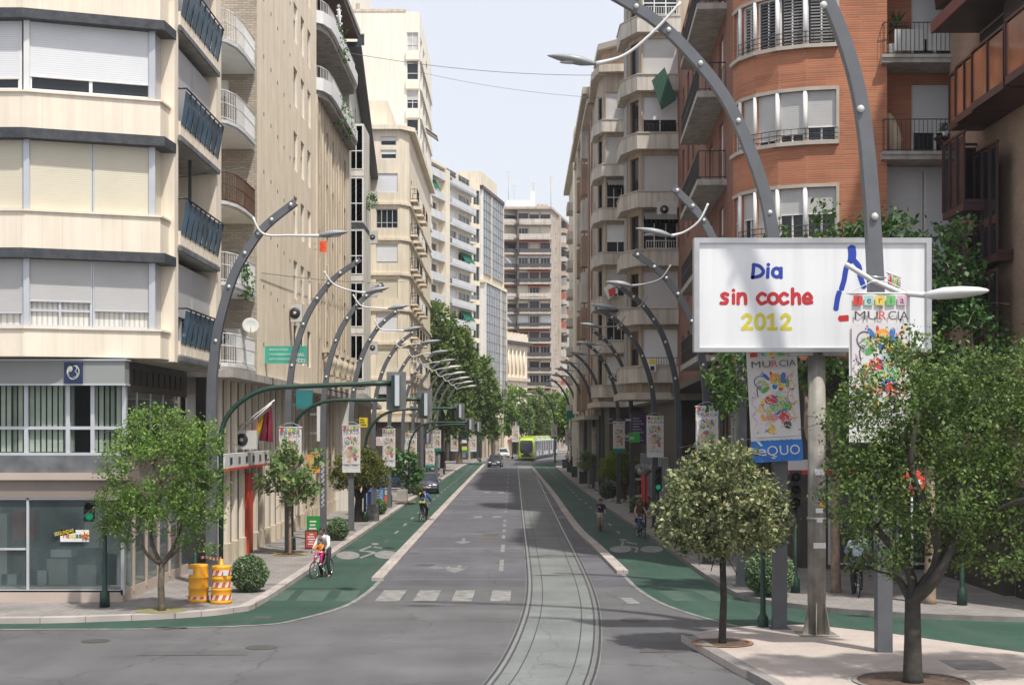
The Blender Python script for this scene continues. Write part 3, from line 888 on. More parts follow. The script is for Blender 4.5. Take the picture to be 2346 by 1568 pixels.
# round logo on a navy square
navy = mat('navy sign', (.014, .026, .085), .4, .06, 3)
pale = mat('pale sign grey', (.40, .41, .37), .5, .05, 3)
b = MB(); cx, cz, yy = X(168, 36.0), 5.97, 36.045
b.box(cx - .23, cx + .23, 35.99, 36.05, cz - .28, cz + .25, navy)
yy = 35.985
b.tube([(cx + .15 * math.cos(t), yy, cz + .18 * math.sin(t)) for t in [2.4 + k * .26 for k in range(20)]], .018, pale, 5)
b.ell((cx - .08, yy, cz + .08), (.07, .012, .085), pale, 12, 6); b.tube([(cx - .13, yy, cz + .06), (cx - .14, yy, cz - .04), (cx - .09, yy, cz - .13)], .02, pale, 5)
b.tube([(cx, yy, cz + .14), (cx + .06, yy, cz + .16), (cx + .10, yy, cz + .09), (cx + .05, yy, cz + .02), (cx + .11, yy, cz - .04), (cx + .09, yy, cz - .11), (cx, yy, cz - .14)], .016, pale, 5)
b.obj('shop_logo', root)
def flatsign(name, label, cat, x0, x1, z0, z1, y, m, **k): ...
# window stickers: sale posters
yl, rd = mat('sticker yellow', (.75, .6, .03), .5, .03), mat('sticker red', (.55, .05, .04), .5, .03)
b = MB(); y = 36.27
a, c, z0, z1 = X(138, y), X(204, y), Zh(1240, y), Zh(1213, y)
b.box(a, c, y, y + .02, z0, z1, white)
for k in range(8):
    an = k * PI / 4 + .2; px_, pz_ = a + .64, (z0 + z1) / 2
    b.tube([(px_, y - .012, pz_), (px_ + .13 * math.cos(an), y - .012, pz_ + .13 * math.sin(an))], [.022, .008], yl if k % 2 else rd, 4)
b.text('re', a + .15, y - .008, z0 + .10, .19, rd, bold=.01); b.text('baj', a + .29, y - .008, z0 + .10, .19, yl, bold=.01); b.text('as', a + .47, y - .008, z0 + .10, .19, dgreen, bold=.01)
b.text('50', a + .64, y - .03, z0 + .09, .14, rd, bold=.01)
tag(b.obj('sale_poster'), 'white rebajas sale poster with coloured letters stuck on the glass shop front', 'poster')
b = MB(Matrix.Translation((X(147, y), y, Zh(1218, y))) @ Matrix.Rotation(R(-12), 4, 'Y'))
b.box(-.29, .29, 0, .015, -.075, .075, navy); b.text('SEGUNDAS', 0, -.006, -.045, .13, yl, width=.5, bold=.012)
tag(b.obj('sale_poster'), 'slanted navy sale strip with yellow SEGUNDAS lettering above the rebajas poster', 'poster')

# --- block with round balconies and ribbed cladding
B2 = Building('ribbed_apartment_building', 'long cream apartment building with ribbed cladding and a stack of rounded white balconies', 'apartment building',
              [(-18, 49.4), (-8.86, 49.4), (-8.86, 64.4), (-18, 64.4)], 25.5, cream_rib, z0=6.4)
B2.edge_m[0] = br_grey
rng = random.Random(11)
for k in range(7):
    for j, u in enumerate((8.3, 10.25, 12.2)):
        B2.win(1, u, 7.25 + 2.62 * k, 1.0, 1.55, n=1, frame=alu, drop=rng.choice((0, .35, .6, .98)), shut=shut_white if k % 3 else shut_green if k == 0 else shut_grey, sill=None)
b = B2.part(1)
for k in range(9):
    for u in (1.3, 2.8, 4.3, 5.8, 7.3): b.box(u, u + .09, -.012, .01, 7.0 + 2.05 * k + (u % .8), 7.13 + 2.05 * k + (u % .8), slate)
b.obj('wall_vents', B2.root)
for k in range(5):
    zs = 6.45 + 2.6 * k
    path = [(-12, 45.0), (-10.2, 45.1), (-9.6, 45.3), (-9.2, 45.75), (-9.0, 46.4), (-8.93, 47.4), (-8.93, 49.35)]
    inn = [(-12, 49.35)]
    b = MB(); b.prism(path + inn, zs, zs + .22, white if k != 2 else cream)
    b.prism([(x + (.06 if x > -9.5 else 0), y_ - .06) for x, y_ in path] + inn, zs + .10, zs + .2, whitepar)
    bal = b.obj('balcony', B2.root)
    b = MB(); railing(b, path, .95, white if k != 2 else brown, .11, .011, .022, zs + .22); railing(b, path, .55, white if k != 2 else brown, 9, .011, .016, zs + .22, False)
    o = b.obj('railing', bal)
# ground-floor arcade of fins
def arcade(root, x, y0, y1, z1, step, m, wid=.34, dark=darkin, dep=.55, seed=1):
    b = MB(); b.box(x - dep - .3, x - dep, y0, y1, .1, z1, dark); b.obj('arcade_glazing', root)
    rng = random.Random(seed); y = y0 + .2
    while y < y1:
        b = MB(); ww = wid * rng.uniform(.85, 1.2)
        b.box(x - dep, x, y, y + ww, .1, z1, m); b.box(x - dep, x + .05, y - .03, y + ww + .03, .1, .75, beige_m); b.obj('pillar', root); y += step
    b = MB(); b.box(x - 1.5, x + .75, y0, y1, z1, z1 + .25, concrete); b.obj('soffit', root)
arcade(B2.root, -9.4, 44.2, 64.4, 6.15, 1.3, cream, .42, dep=.13)
B2.finish()
b = MB(); b.box(-9.53, -9.34, 50.4, 51.3, .14, 2.95, mat('orange red door', (.62, .06, .02), .5, .05)); b.obj('red_door', B2.root)
# --- shop sign band
b = MB()
sg = mat('white shop band', (.62, .61, .60), .5, .12, 1.2)
b.box(-9.38, -9.12, 45.2, 53.5, 3.28, 3.74, sg); b.box(-9.4, -9.10, 45.2, 53.5, 3.20, 3.276, rd)
for y in (46, 47.4, 48.7, 50, 51.3, 52.5): b.box(-9.12, -9.105, y, y + .35, 3.4, 3.62, rng.choice((navy, brown, slate2)))
tag(b.obj('shop_sign'), 'long white shop sign band with a red lower edge under the ribbed building', 'shop sign')
# --- block with penthouse terraces
B3 = Building('terraced_apartment_building', 'beige apartment building with two curved white penthouse terraces and rows of small windows', 'apartment building',
              [(-18, 64.4), (-8.86, 64.4), (-8.86, 77.4), (-18, 77.4)], 19.7, beige_m, z0=6.5)
for k in range(5):
    for j in range(5):
        B3.win(1, .9 + 2.45 * j, 7.4 + 2.5 * k, .75, 1.35, n=1, frame=brown, drop=rng.choice((0, 0, .5)), shut=shut_brown, fr=.04)
b = B3.part(1)
for j in range(13): b.box(j * 1.02, j * 1.02 + .06, -.05, 0, 6.6, 19.7, beige_m)
b.obj('wall_ribs', B3.root)
for zs in (19.7, 22.75):
    path = [(-10, 64.5), (-9.2, 64.6), (-8.75, 65.0), (-8.52, 65.8), (-8.45, 67), (-8.45, 76.4), (-8.6, 77.3), (-9.2, 77.6)]
    b = MB(); b.prism(path + [(-11, 77.6), (-11, 64.5)], zs, zs + .28, concrete)
    kerb(b, path, .0, -.16, zs + .28, zs + .85, white)
    bal = b.obj('terrace', B3.root)
    b = MB(); railing(b, path, .55, white, .16, .012, .024, zs + .85, False); b.obj('railing', bal)
b = MB(); b.box(-18, -10.2, 64.5, 77.4, 19.7, 26.0, brownstone); b.obj('penthouse_wall', B3.root)
b = MB(); b.prism([(-18, 64.3), (-9.0, 64.3), (-8.35, 66.0), (-8.35, 77.5), (-18, 77.5)], 25.8, 26.05, brown); b.prism([(-18, 64.3), (-8.95, 64.3), (-8.27, 66.0), (-8.27, 77.6), (-18, 77.6)], 26.05, 26.3, concrete); b.obj('eave', B3.root)
b = MB(); cy, cz = 70.0, 24.3
for k in range(9):
    an = PI * (k + .3) / 9; b.tube([(-8.5, cy, cz), (-8.5, cy + 1.0 * math.cos(an), cz + 1.0 * math.sin(an))], .02, white, 4)
    b.ell((-8.5, cy + 1.05 * math.cos(an), cz + 1.05 * math.sin(an)), (.06, .06, .06), white, 6, 4)
b.obj('fan_grille', B3.root)
for k in range(5):
    y = 66.6 + k * 2.3; b = MB()
    b.lathe([(.05, 0), (.22, .06), (.10, .2), (.30, .55), (.34, .8), (.16, 1.05), (.2, 1.12)], (-8.5, y, 7.0), beige_m, 12); b.box(-8.86, -8.3, y - .25, y + .25, 6.7, 7.0, beige_m); b.box(-8.86, -8.35, y - .3, y + .3, 8.12, 8.35, beige_m)
    b.obj('stone_urn', B3.root)
arcade(B3.root, -9.6, 64.6, 77.4, 6.2, 1.5, beige_m, .5, dep=.16, seed=4)
B3.finish()
# --- grey white narrow block with glazed bays
B4 = Building('grey_apartment_building', 'grey white apartment building with dark glazed bay windows behind the terraced block', 'apartment building',
              [(-20, 77.4), (-8.86, 77.4), (-11.7, 118), (-20, 118)], 25.3, greywhite)
for k in range(6):
    for u in (8, 13, 18, 23, 28, 33):
        B4.win(1, u, 7.2 + 3.0 * k, 1.3, 1.7, n=2, frame=white, drop=rng.choice((0, .5, .98)), shut=shut_grey)
for k in range(5):
    z = 7.0 + 2.95 * k
    M, L = face_matrix((-9.6, 80), (-8.35, 80)); b = MB(M)
    b.box(0, L, .02, 3.4, z, z + .3, greywhite if k != 3 else slate); b.box(0, L, .08, 3.3, z + .3, z + 2.94, greywhite)
    bay = b.obj('glazed_bay', B4.root)
    me, sm = window_mesh(L - .06, 2.5, n=3, frame=white, bar=.42, fr=.05); link('window', me, B4.root, M @ T((.03, .03, z + .36)))
    b = B4.part(1); b.box(7.6, 9.8, -.55, 0, z - .02, z + .1, concrete); bal = b.obj('balcony', B4.root)
    b = B4.part(1); railing(b, [(7.6, -.02), (7.6, -.5), (9.8, -.5), (9.8, -.02)], .9, black, .3, .015, .02, z + .1); b.obj('railing', bal)
b = MB(); b.prism([(-20, 77.3), (-8.2, 77.3), (-11.1, 118), (-20, 118)], 25.3, 25.6, slate); b.obj('eave', B4.root)
b = B4.part(1); b.box(0, L, -.02, 0, 0, 6.2, darkstone); b.box(0, 40, -.9, 0, 6.2, 6.5, concrete)
for j in range(14): b.box(.5 + 2.8 * j, 1.0 + 2.8 * j, -.1, 0, 0.1, 6.2, beige_m)
b.obj('ground_floor', B4.root)
B4.finish()
# --- cream block whose end wall faces the camera
B5 = Building('cream_apartment_building', 'cream apartment building with a stack of single shuttered windows on its narrow end wall', 'apartment building',
              [(-20, 118), (-9.3, 118), (-8.6, 119), (-8.6, 150), (-20, 150)], 29.4, cream_b5)
sh = [(.98, shut_white, 1), (0, None, 4), (.9, shut_white, 1), (.98, shut_cream, 1), (.98, shut_white, 2), (.98, shut_cream, 1), (.6, shut_grey, 2)]
for k, zb in enumerate((24.2, 21.25, 18.35, 15.4, 12.6, 9.65, 6.9)):
    dp, s_, n_ = sh[k]
    B5.win(0, 8.72, zb, 1.8, 1.6, n=n_, frame=alu, drop=dp, shut=s_, bar=.3 if n_ == 4 else None, sill=cream_b5)
    b = MB(); b.prism([(-20, 117.85), (-9.25, 117.85), (-8.45, 118.95), (-8.45, 150), (-20, 150)], zb - 1.0, zb - .78, cream_b5); b.obj('string_course', B5.root)
    for u in (2.2, 6.2, 10.2, 14.5, 19): B5.win(2, u, zb, 1.3, 1.6, n=2, frame=white, drop=rng.choice((0, .5, .9)), shut=shut_grey)
    for u in (1.4, 5.6, 9.6, 13.8):
        b = B5.part(2); b.box(u, u + 2.4, -.6, -.02, zb - .35, zb - .2, cream_b5); bal = b.obj('balcony', B5.root)
        b = B5.part(2); railing(b, [(u, -.02), (u, -.56), (u + 2.4, -.56), (u + 2.4, -.02)], .9, rng.choice((black, white, brown)), .3, .016, .025, zb - .2); b.obj('railing', bal)
for zb, h in ((28.1, .75), (27.0, .75)): B5.win(0, 9.1, zb, 1.3, h, n=1, frame=white, drop=.4, shut=shut_white)
b = MB(); b.prism([(-20, 117.6), (-9.2, 117.6), (-8.1, 118.9), (-8.1, 150), (-20, 150)], 29.4, 29.75, cream); b.prism([(-20, 120), (-10.5, 120), (-10.5, 132), (-20, 132)], 29.75, 32.3, cream_b5); b.prism([(-20, 119.9), (-10.4, 119.9), (-10.4, 121), (-20, 121)], 29.76, 30.2, redbrown); b.obj('cornice', B5.root)
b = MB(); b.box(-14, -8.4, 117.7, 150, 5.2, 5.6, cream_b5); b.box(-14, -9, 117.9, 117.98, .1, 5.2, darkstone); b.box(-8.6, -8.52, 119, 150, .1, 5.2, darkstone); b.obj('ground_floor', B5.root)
B5.finish()
# --- ivory tower
BT = Building('ivory_tower_block', 'tall ivory tower block with a blank side wall and a column of corner windows', 'tower block',
              [(-24, 150), (-11.25, 150), (-9.75, 150), (-9.75, 172), (-24, 172)], 48.6, tower_m)
for k in range(9):
    z = 19.2 + 3.05 * k + .9
    BT.win(1, .15, z, 1.22, 1.95, n=1 if k % 2 else 2, frame=white, drop=0 if k in (3, 5, 8) else rng.choice((.1, .5, .98)), shut=shut_brown if k % 2 else shut_grey, bar=.35, behind=net if k == 8 else None)
    b = MB(); b.prism([(-11.2, 149.75), (-9.85, 149.75), (-9.55, 150.6), (-9.55, 171), (-9.75, 171), (-9.75, 150), (-11.2, 150)], z - 1.0, z - .05, tower_m); b.obj('balcony', BT.root)
    for u in (1.5, 6, 11): BT.win(2, u, z, 2.6, 1.9, n=2, frame=white, drop=rng.choice((0, .5)), shut=shut_grey)
for z in (45.0, 38.8): BT.win(0, 7.6, z, .85, 1.3, n=1, frame=white)
b = MB(); b.box(-24, -17.0, 150.3, 172, 48.6, 58, tower_m); b.box(-16.9, -11.2, 149.93, 150.4, 48.6, 48.85, beige_m); b.box(-16.6, -16.2, 151, 151.5, 48.6, 49.8, tan2); b.obj('roof_block', BT.root)
b = MB(Matrix.Translation((-9.2, 152.5, 36.6)) @ Matrix.Rotation(R(35), 4, 'Y')); b.box(0, 1.5, -1.4, 1.4, -.04, .04, redbrown); b.box(0, 1.5, -.4, .2, -.045, .045, white); b.obj('awning', BT.root)
BT.finish()
# --- far white balcony slab, glass tower, classical block, closing tower
p6, q6 = (X(962, 195), 195), (X(1078, 217), 217)
B6 = Building('white_balcony_building', 'apartment slab with stacked white balconies and green awnings rising behind the tall trees', 'apartment building',
              [p6, q6, (q6[0] - 8, q6[1] + 30), (p6[0] - 8, p6[1] + 30)], 42.0, cream_b5)
M6, L6 = B6.fm(0)
for k in range(12):
    z = 8.2 + 2.9 * k
    b = MB(M6); b.box(.0, L6 * .36, -.9, -.02, z - .1, z + 1.0, whitepar); b.obj('balcony', B6.root)
    b = MB(M6); b.box(L6 * .44, L6, -.9, -.02, z - .1, z + .12, whitepar); b.box(L6 * .50, L6, -.92, -.84, z + .14, z + .95, whitepar); b.box(L6 * .44, L6 * .50, -.9, -.84, z + .9, z + 1.0, whitepar); b.obj('balcony', B6.root)
    B6.win(0, L6 * .03, z + .1, L6 * .28, 2.3, n=3, frame=white, drop=rng.choice((0, 0, .98, .5)), shut=shut_dim)
    B6.win(0, L6 * .46, z + .1, L6 * .24, 2.3, n=2, frame=white, drop=rng.choice((0, .98, .4)), shut=shut_white, )
    B6.win(0, L6 * .74, z + .1, L6 * .24, 2.3, n=3, frame=white, drop=rng.choice((0, 0, .6)), shut=shut_grey)
awn = mat('emerald awning', (.02, .26, .17), .7, .1, 2)
for k, u in ((10, .05), (4, .76), (7, .76)):
    z = 8.2 + 2.9 * k; b = MB(M6); b.add([(L6 * u, -.1, z + 2.6), (L6 * (u + .22), -.1, z + 2.6), (L6 * (u + .22), -1.0, z + 1.1), (L6 * u, -1.0, z + 1.1)], [(0, 1, 2, 3), (3, 2, 1, 0)], awn); b.obj('awning', B6.root)
b = MB(M6); b.box(-.2, L6 * .38, -.9, .5, 41.7, 42.05, cream_b5); b.box(L6 * .42, L6 + .2, -.95, .5, 40.2, 40.5, whitepar); b.box(L6 * .36, L6 * .44, -.98, 0, 6, 41.7, cream_b5); b.box(1, 4, 3, 7, 42, 44.5, cream_b5); b.obj('roof_edge', B6.root)
b = MB(M6); b.box(-.2, L6 + .2, -.3, -.03, .1, 5.6, darkstone); b.box(-.3, L6 + .3, -1.2, -.03, 5.6, 6.0, concrete)
for j in range(5): b.box(L6 * j / 4.4, L6 * j / 4.4 + .4, -.5, -.3, .1, 5.6, beige_m)
b.obj('ground_floor', B6.root)
B6.finish()
p7, c7, q7 = (X(1066, 222), 222), (X(1100, 225), 225), (X(1149, 242), 242)
B7 = Building('glass_office_tower', 'grey glass office tower with cream bands standing behind the trees', 'office tower', [p7, c7, q7, (q7[0] - 6, 268), (p7[0] - 6, 250)], 43.2, cream_b5)
M7, L7 = B7.fm(1); M7a, L7a = B7.fm(0)
for z0, z1, o in ((8.5, 27.6, .5), (29.6, 42.6, .0)):
    b = MB(M7); b.box(.3, L7 + o * .6, -.25 - o, -.02, z0, z1, glass_grey); b.obj('curtain_wall', B7.root)
    b = MB(M7); nfl = round((z1 - z0) / 1.45)
    for j in range(nfl + 1): z = z0 + (z1 - z0) * j / nfl; b.box(.25, L7 + o * .6, -.32 - o, -.26 - o, z - .06, z + .06, greyfascia)
    for u, w_, m_ in ((.25, .3, white), (L7 * (.42 if o == 0 else .72), .32, cream_b5), (L7 + o * .5, .25, cream_b5)): b.box(u, u + w_, -.4 - o, -.02, z0 - 1.2, z1 + .4, m_)
    for j in range(1, 9): u = L7 * j / 9; b.box(u, u + .05, -.3 - o, -.255 - o, z0, z1, greyfascia)
    b.obj('mullions', B7.root)
b = MB(M7); b.box(-.1, L7 + .5, -.9, 0, 27.9, 28.4, cream_b5); b.obj('string_course', B7.root)
b = MB(M7); b.box(-.1, L7 + .2, -.5, 0, 42.7, 43.25, redbrown); b.obj('cornice', B7.root)
b = MB(M7); b.box(.1, L7, -.6, 0, 6.6, 8.2, cream_b5); b.obj('base_band', B7.root)
b = MB(M7); b.box(0, L7 * .75, -.1, 8, 43.2, 45.5, cream_b5); b.obj('roof_block', B7.root)
for k in range(12):
    z = 7 + 3.0 * k
    B7.win(0, .15, z, L7a * .42, 2.3, n=1, frame=white, behind=net if k == 7 else None); B7.win(0, L7a * .55, z, L7a * .42, 2.3, n=2, frame=alu)
    if k % 3 == 0:
        b = MB(M7a); b.box(0, L7a * .5, -.9, 0, z - .4, z - .1, cream_b5); b.box(0, L7a * .5, -.9, -.82, z - .1, z + .6, glass_grey); b.obj('balcony', B7.root)
b = MB(M7a); b.box(-.2, L7a, -.3, -.03, .1, 5.8, darkstone); b.obj('ground_floor', B7.root)
b = MB(M7); b.box(0, L7, -.3, -.03, .1, 6.4, darkstone)
for j in range(7): b.box(L7 * j / 6.6, L7 * j / 6.6 + .5, -.6, -.3, .1, 6.4, beige_m)
b.obj('ground_floor', B7.root)
B7.finish()
p9, q9 = (X(1153, 258), 258), (X(1208, 268), 268)
B9 = Building('classical_building', 'low sandstone classical building with a dark cornice and tall narrow windows far down the street', 'building', [p9, q9, (q9[0], 285), (p9[0], 285)], 21.0, cream_rib)
M9, L9 = B9.fm(0)
for j in range(6):
    for z, h in ((15.2, 3.4), (8.3, 4.0), (3, 3)): B9.win(0, .3 + L9 * j / 6.2, z, .36, h, n=1, frame=brown, fr=.03)
    b = MB(M9); u = .05 + L9 * j / 6.2; b.tube([(u, -.2, 14.8), (u, -.2, 19.4)], .16, cream, 8); b.obj('column', B9.root)
b = MB(M9); b.box(-.3, L9 + .5, -.8, 0, 20.3, 20.9, darkstone); b.box(0, L9, -.2, .3, 20.9, 22.0, cream)
for j in range(7): b.box(L9 * j / 6.5, L9 * j / 6.5 + .4, -.22, .32, 22.0, 22.5, cream)
b.obj('cornice', B9.root)
b = MB(M9); b.box(-.2, L9 + .3, -.5, 0, 13.6, 14.2, beige_m); b.obj('string_course', B9.root); B9.finish()
# closing tower
B8 = Building('closing_tower_block', 'broad tan tower block with dark balcony floors and red awnings closing the street', 'tower block',
              [(X(1148, 300), 300), (X(1184, 300), 302), (X(1186, 300), 300), (X(1262, 300), 300), (X(1307, 326), 326), (X(1307, 326), 350), (X(1148, 300), 350)], 51.0, tan2)
M8, L8 = B8.fm(2); M8a, L8a = B8.fm(0); M8s, L8s = B8.fm(3)
redawn = mat('faded red awning', (.42, .12, .085), .8, .12, 2)
railw = mat('dark balcony railing', (.07, .065, .065), .6, .2, 2)
for k in range(15):
    z = 4.2 + 3.12 * k
    b = MB(); b.prism([(X(1146, 299), 299.2), (X(1172, 299), 299.2), (X(1186, 299), 300.6), (X(1190, 299), 299.0), (X(1264, 299), 299.0), (X(1264, 299), 300), (X(1146, 299), 300)], z - .2, z + .22, tan2); bal = b.obj('balcony', B8.root)
    b = MB(); pts = [(X(1146, 299), 299.25), (X(1172, 299), 299.25), (X(1186, 299), 300.55), (X(1190, 299), 299.1), (X(1263, 299), 299.1)]
    dk = railw if k in (0, 1, 3, 4, 5, 6, 7, 8, 10, 11, 12) else lightband
    kerb(b, pts, .0, -.05, z + .22 if k > 11 else z + .35, z + 1.05, dk); b.obj('railing', bal)
    for i, M_, L_ in ((0, M8a, L8a), (2, M8, L8)):
        nn = 1 if i == 0 else 3
        for j in range(nn):
            wj = L_ / nn - .3
            dr = rng.choice((0, .1, .98, .98, .7) if k in (13, 12, 11, 7, 2, 9) else (0, 0, .25, .98) if k % 2 else (0, .1, .2))
            B8.win(i, .15 + j * L_ / nn, z + .25, wj, 2.35, n=3 if i else 1, frame=white if k % 2 else brown, drop=dr, shut=shut_white if k in (11, 7, 2) else shut_dim if k % 4 == 3 else shut_cream)
    if k in (1, 2, 5, 6, 9, 10, 12):
        for i, M_, L_ in ((0, M8a, L8a), (2, M8, L8)):
            b = MB(M_); u0 = .4 if i == 0 else rng.choice((.3, L_ * .3)); b.add([(u0, -.1, z + 2.85), (L_ - .4, -.1, z + 2.85), (L_ - .4, -.95, z + 2.3), (u0, -.95, z + 2.3)], [(0, 1, 2, 3), (3, 2, 1, 0)], redawn); b.obj('awning', B8.root)
    for u in (L8s * .2,):
        B8.win(3, u, z + .4, 1.6, 1.6, n=1, frame=white, drop=.4, shut=shut_grey)
    for u in (L8s * .45, L8s * .72):
        b = MB(M8s); b.box(u, u + 4.2, -1.2, -.02, z - .15, z + .85, tan2 if k % 3 else lightband); b.box(u + .2, u + 3.8, -.95, -.02, z + .9, z + 2.4, rng.choice((darkin, shut_dim, redawn, darkin, curtain))); b.obj('balcony', B8.root)
b = MB(); b.prism([(X(1146, 299), 299), (X(1264, 299), 299), (X(1309, 326), 325.5), (X(1309, 326), 350), (X(1146, 299), 350)], 51.0, 51.5, tan2)
b.box(X(1160, 303), X(1215, 303), 303, 315, 51.5, 53.5, white); b.box(X(1215, 303), X(1226, 303), 303, 310, 51.5, 55.5, white); b.box(X(1230, 303), X(1255, 303), 304, 315, 51.5, 52.8, tan2)
b.obj('roof_block', B8.root)
b = MB(); b.M = M8s; b.box(L8s * .33, L8s * .37, -.6, 0, 2, 51, tan2); b.obj('wall_pier', B8.root)
b = MB(); b.box(X(1146, 298), X(1264, 298), 298.2, 299.9, .1, 3.9, darkstone); b.obj('ground_floor', B8.root)
B8.finish()
for k, px_ in enumerate((1165, 1178, 1222, 1262)):
    b = MB(); x = X(px_, 304); t = (8.5, 5.5, 6, 7.5)[k]; b.tube([(x, 304, 51.3), (x, 304, 51.5 + t)], .06, tan2, 5)
    for q in range(4): b.tube([(x - .5 + .08 * q, 304, 51.2 + t - .5 * q), (x + .5 - .08 * q, 304, 51.2 + t - .5 * q)], .035, tan2, 4)
    tag(b.obj('roof_antenna'), ('tallest thin television antenna on the left of the closing tower roof', 'short thin antenna beside the tallest one on the closing tower roof', 'thin antenna by the white stair block on the closing tower roof', 'thin antenna at the right end of the closing tower front roof')[k], 'antenna', 'antennas on the tower roof')
# ------------------------------------------------------------------ right side of the street
CUR = [(7.15, 46.0), (7.27, 45.15), (7.63, 44.5), (8.22, 43.95), (9.0, 43.6), (9.95, 43.42), (11.42, 43.3)]
R1 = Building('brick_corner_building', 'orange brick apartment building with a rounded corner and curved ribbons of windows', 'apartment building',
              [(8.4, 71.9)] + CUR + [(11.42, 44.4), (17.5, 44.4), (17.5, 71.9)], 24.0, br_orange, z0=6.6)
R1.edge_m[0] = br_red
ledge = mat('pale brick ledge', (.46, .42, .36), .8, .1, 2)
iron = mat('black iron railing', (.03, .03, .03), .5, .2, 4)
rng = random.Random(5)
for k in range(5):
    zb = 7.42 + 2.965 * k
    for i in range(5):
        M, L = R1.fm(1 + i)
        dr = (.98, .9, .9, .82, .7) if k == 2 else (.55, .55, .4, .6, .5) if k == 0 else (.5, .5, .95, .5, .5) if k == 1 else (.98,) * 5
        R1.win(1 + i, .04 if i else .1, zb, L - (.08 if i else .14), 1.55, n=2, frame=white, drop=dr[i] if k != 3 else 0, shut=shut_dim if k == 3 else shut_grey, fr=.05, behind=None)
    if k == 3:
        for i in range(5):
            M, L = R1.fm(1 + i); b = MB(M)
            for q in range(15): b.box(.16, L - .12, .08 + .02, .14 + .02, zb + .1 + .095 * q, zb + .14 + .095 * q, shut_dim if i != 2 else slate2)
            b.obj('venetian_blind', R1.root)
    for q in CUR[1:5]:
        b = MB(); b.tube([(q[0], q[1] + .05, zb), (q[0], q[1] + .05, zb + 1.55)], .075, white, 8); b.obj('window_post', R1.root)
    b = MB(); pl = [(p[0], p[1]) for p in CUR[:6]]
    kerb(b, pl, -.02, .0 - .12, zb - .12, zb - .005, ledge); b.obj('window_ledge', R1.root); b = MB()
    kerb(b, pl, .0, -.03, zb + 1.555, zb + 1.66, ledge)
    b.obj('lintel', R1.root)
    M, L = R1.fm(5); b = MB(M); b.box(L - .05, L + .04, -.03, .05, zb - .1, zb + 1.65, ledge); b.obj('window_jamb', R1.root)
    b = MB(); L_, R_ = strip_pts(pl, 0, -.09)
    for zz in (.08, .22, .38): b.tube([(p.x, p.y, zb + zz) for p in R_[1:]], .012, iron, 4)
    railing(b, [tuple(p) for p in R_[1:]], .38, iron, .22, .008, .012, zb, False); b.obj('window_railing', R1.root)
# recessed right part: balconies, doors, shutters
MR, LR = R1.fm(8)
for zs in (12.92, 15.85, 18.8):
    b = MB(); b.box(11.22, 15.6, 43.05, 44.38, zs - .22, zs, concrete); b.box(11.2, 15.6, 43.0, 43.06, zs - .08, zs + .02, concrete); bal = b.obj('balcony', R1.root)
    b = MB(); railing(b, [(11.28, 44.3), (11.28, 43.1), (15.5, 43.1)], 1.0, iron, .13, .009, .016, zs); 
    for j in range(3): b.box(11.6 + .98 * j, 12.5 + .98 * j, 43.12, 43.13, zs + .15, zs + .80, net) if zs > 15 else None
    b.obj('railing', bal)
    R1.win(8, 1.05, zs + .02, 1.55, 2.35, n=2, frame=white, drop=.62, shut=shut_white, bar=None, fr=.09)
    R1.put(8, 2.9, zs + .02, 1.2, 2.3, -.0, n=1, frame=white, drop=.9, shut=shut_white)
for u in (.1, 1.4): R1.put(8, u, 8.1, 1.26, 4.45, -.1, n=1, frame=white, drop=.82, shut=shut_white, fr=.1)
b = MB(MR); b.tube([(0, -.5, 10.45), (2.8, -.5, 10.45)], .02, iron, 4); b.obj('rail', R1.root); b = MB(MR); b.box(-.0, 2.9, -.05, 0, 12.55, 12.7, white); b.obj('shutter_box', R1.root)
# street face: windows and iron balconies
M, L = R1.fm(0)
for k in range(6):
    zb = 7.45 + 2.965 * k
    for u in (3.0, 6.2, 9.0, 12.4): R1.win(0, u, zb, 1.2, 1.6, n=2, frame=brown if k % 2 else white, drop=rng.choice((0, .4, .98)), shut=shut_dim)
    R1.win(0, L - 4.6, zb - .3, 1.4, 2.2, n=2, frame=white, drop=.4, shut=shut_white); R1.win(0, L - 8.6, zb - .3, 1.4, 2.2, n=2, frame=white, drop=.6, shut=shut_grey)
    b = R1.part(0); b.box(L - 10, L - 1.9, -1.0, 0, zb - .62, zb - .42, concrete); bal = b.obj('balcony', R1.root)
    b = R1.part(0); railing(b, [(L - 10, -.05), (L - 10, -.95), (L - 1.9, -.95), (L - 1.9, -.05)], .95, iron, .2, .012, .02, zb - .42); railing(b, [(L - 10, -.95), (L - 1.9, -.95)], .5, iron, 9, .01, .018, zb - .42); b.obj('railing', bal)
# ground floor
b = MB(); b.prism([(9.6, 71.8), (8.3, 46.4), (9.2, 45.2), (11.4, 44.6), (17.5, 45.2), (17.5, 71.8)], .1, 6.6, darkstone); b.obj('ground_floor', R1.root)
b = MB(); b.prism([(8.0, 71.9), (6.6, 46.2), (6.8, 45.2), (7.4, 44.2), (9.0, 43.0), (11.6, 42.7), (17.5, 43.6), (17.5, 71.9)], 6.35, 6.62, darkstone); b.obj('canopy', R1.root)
Mg, Lg = face_matrix((9.55, 71), (8.3, 46.6))
b = MB(Mg)
for j in range(16): b.box(j * 1.5, j * 1.5 + .12, -.05, 0, .1, 6.3, darkstone if j % 3 else concrete)
b.box(0, Lg, -.06, 0, 3.1, 3.5, brown); b.obj('ground_pilasters', R1.root)
for u, z, w_, h in ((4.5, 3.7, 1.6, 2.4), (14.5, 3.6, 1.2, 2.3)):
    me, sm = window_mesh(w_, h, n=1, frame=white, bar=.45, fr=.1); link('window', me, R1.root, Mg @ T((u, -.08, z)))
for u in (.8, 9.6, 12.2, 17.2, 20.4):
    me, sm = window_mesh(2.2, 2.5, n=2, frame=brown, fr=.06); link('shop_window', me, R1.root, Mg @ T((u, -.06, .4)))
Mf, Lf = face_matrix((9.2, 45.15), (17.5, 45.1))
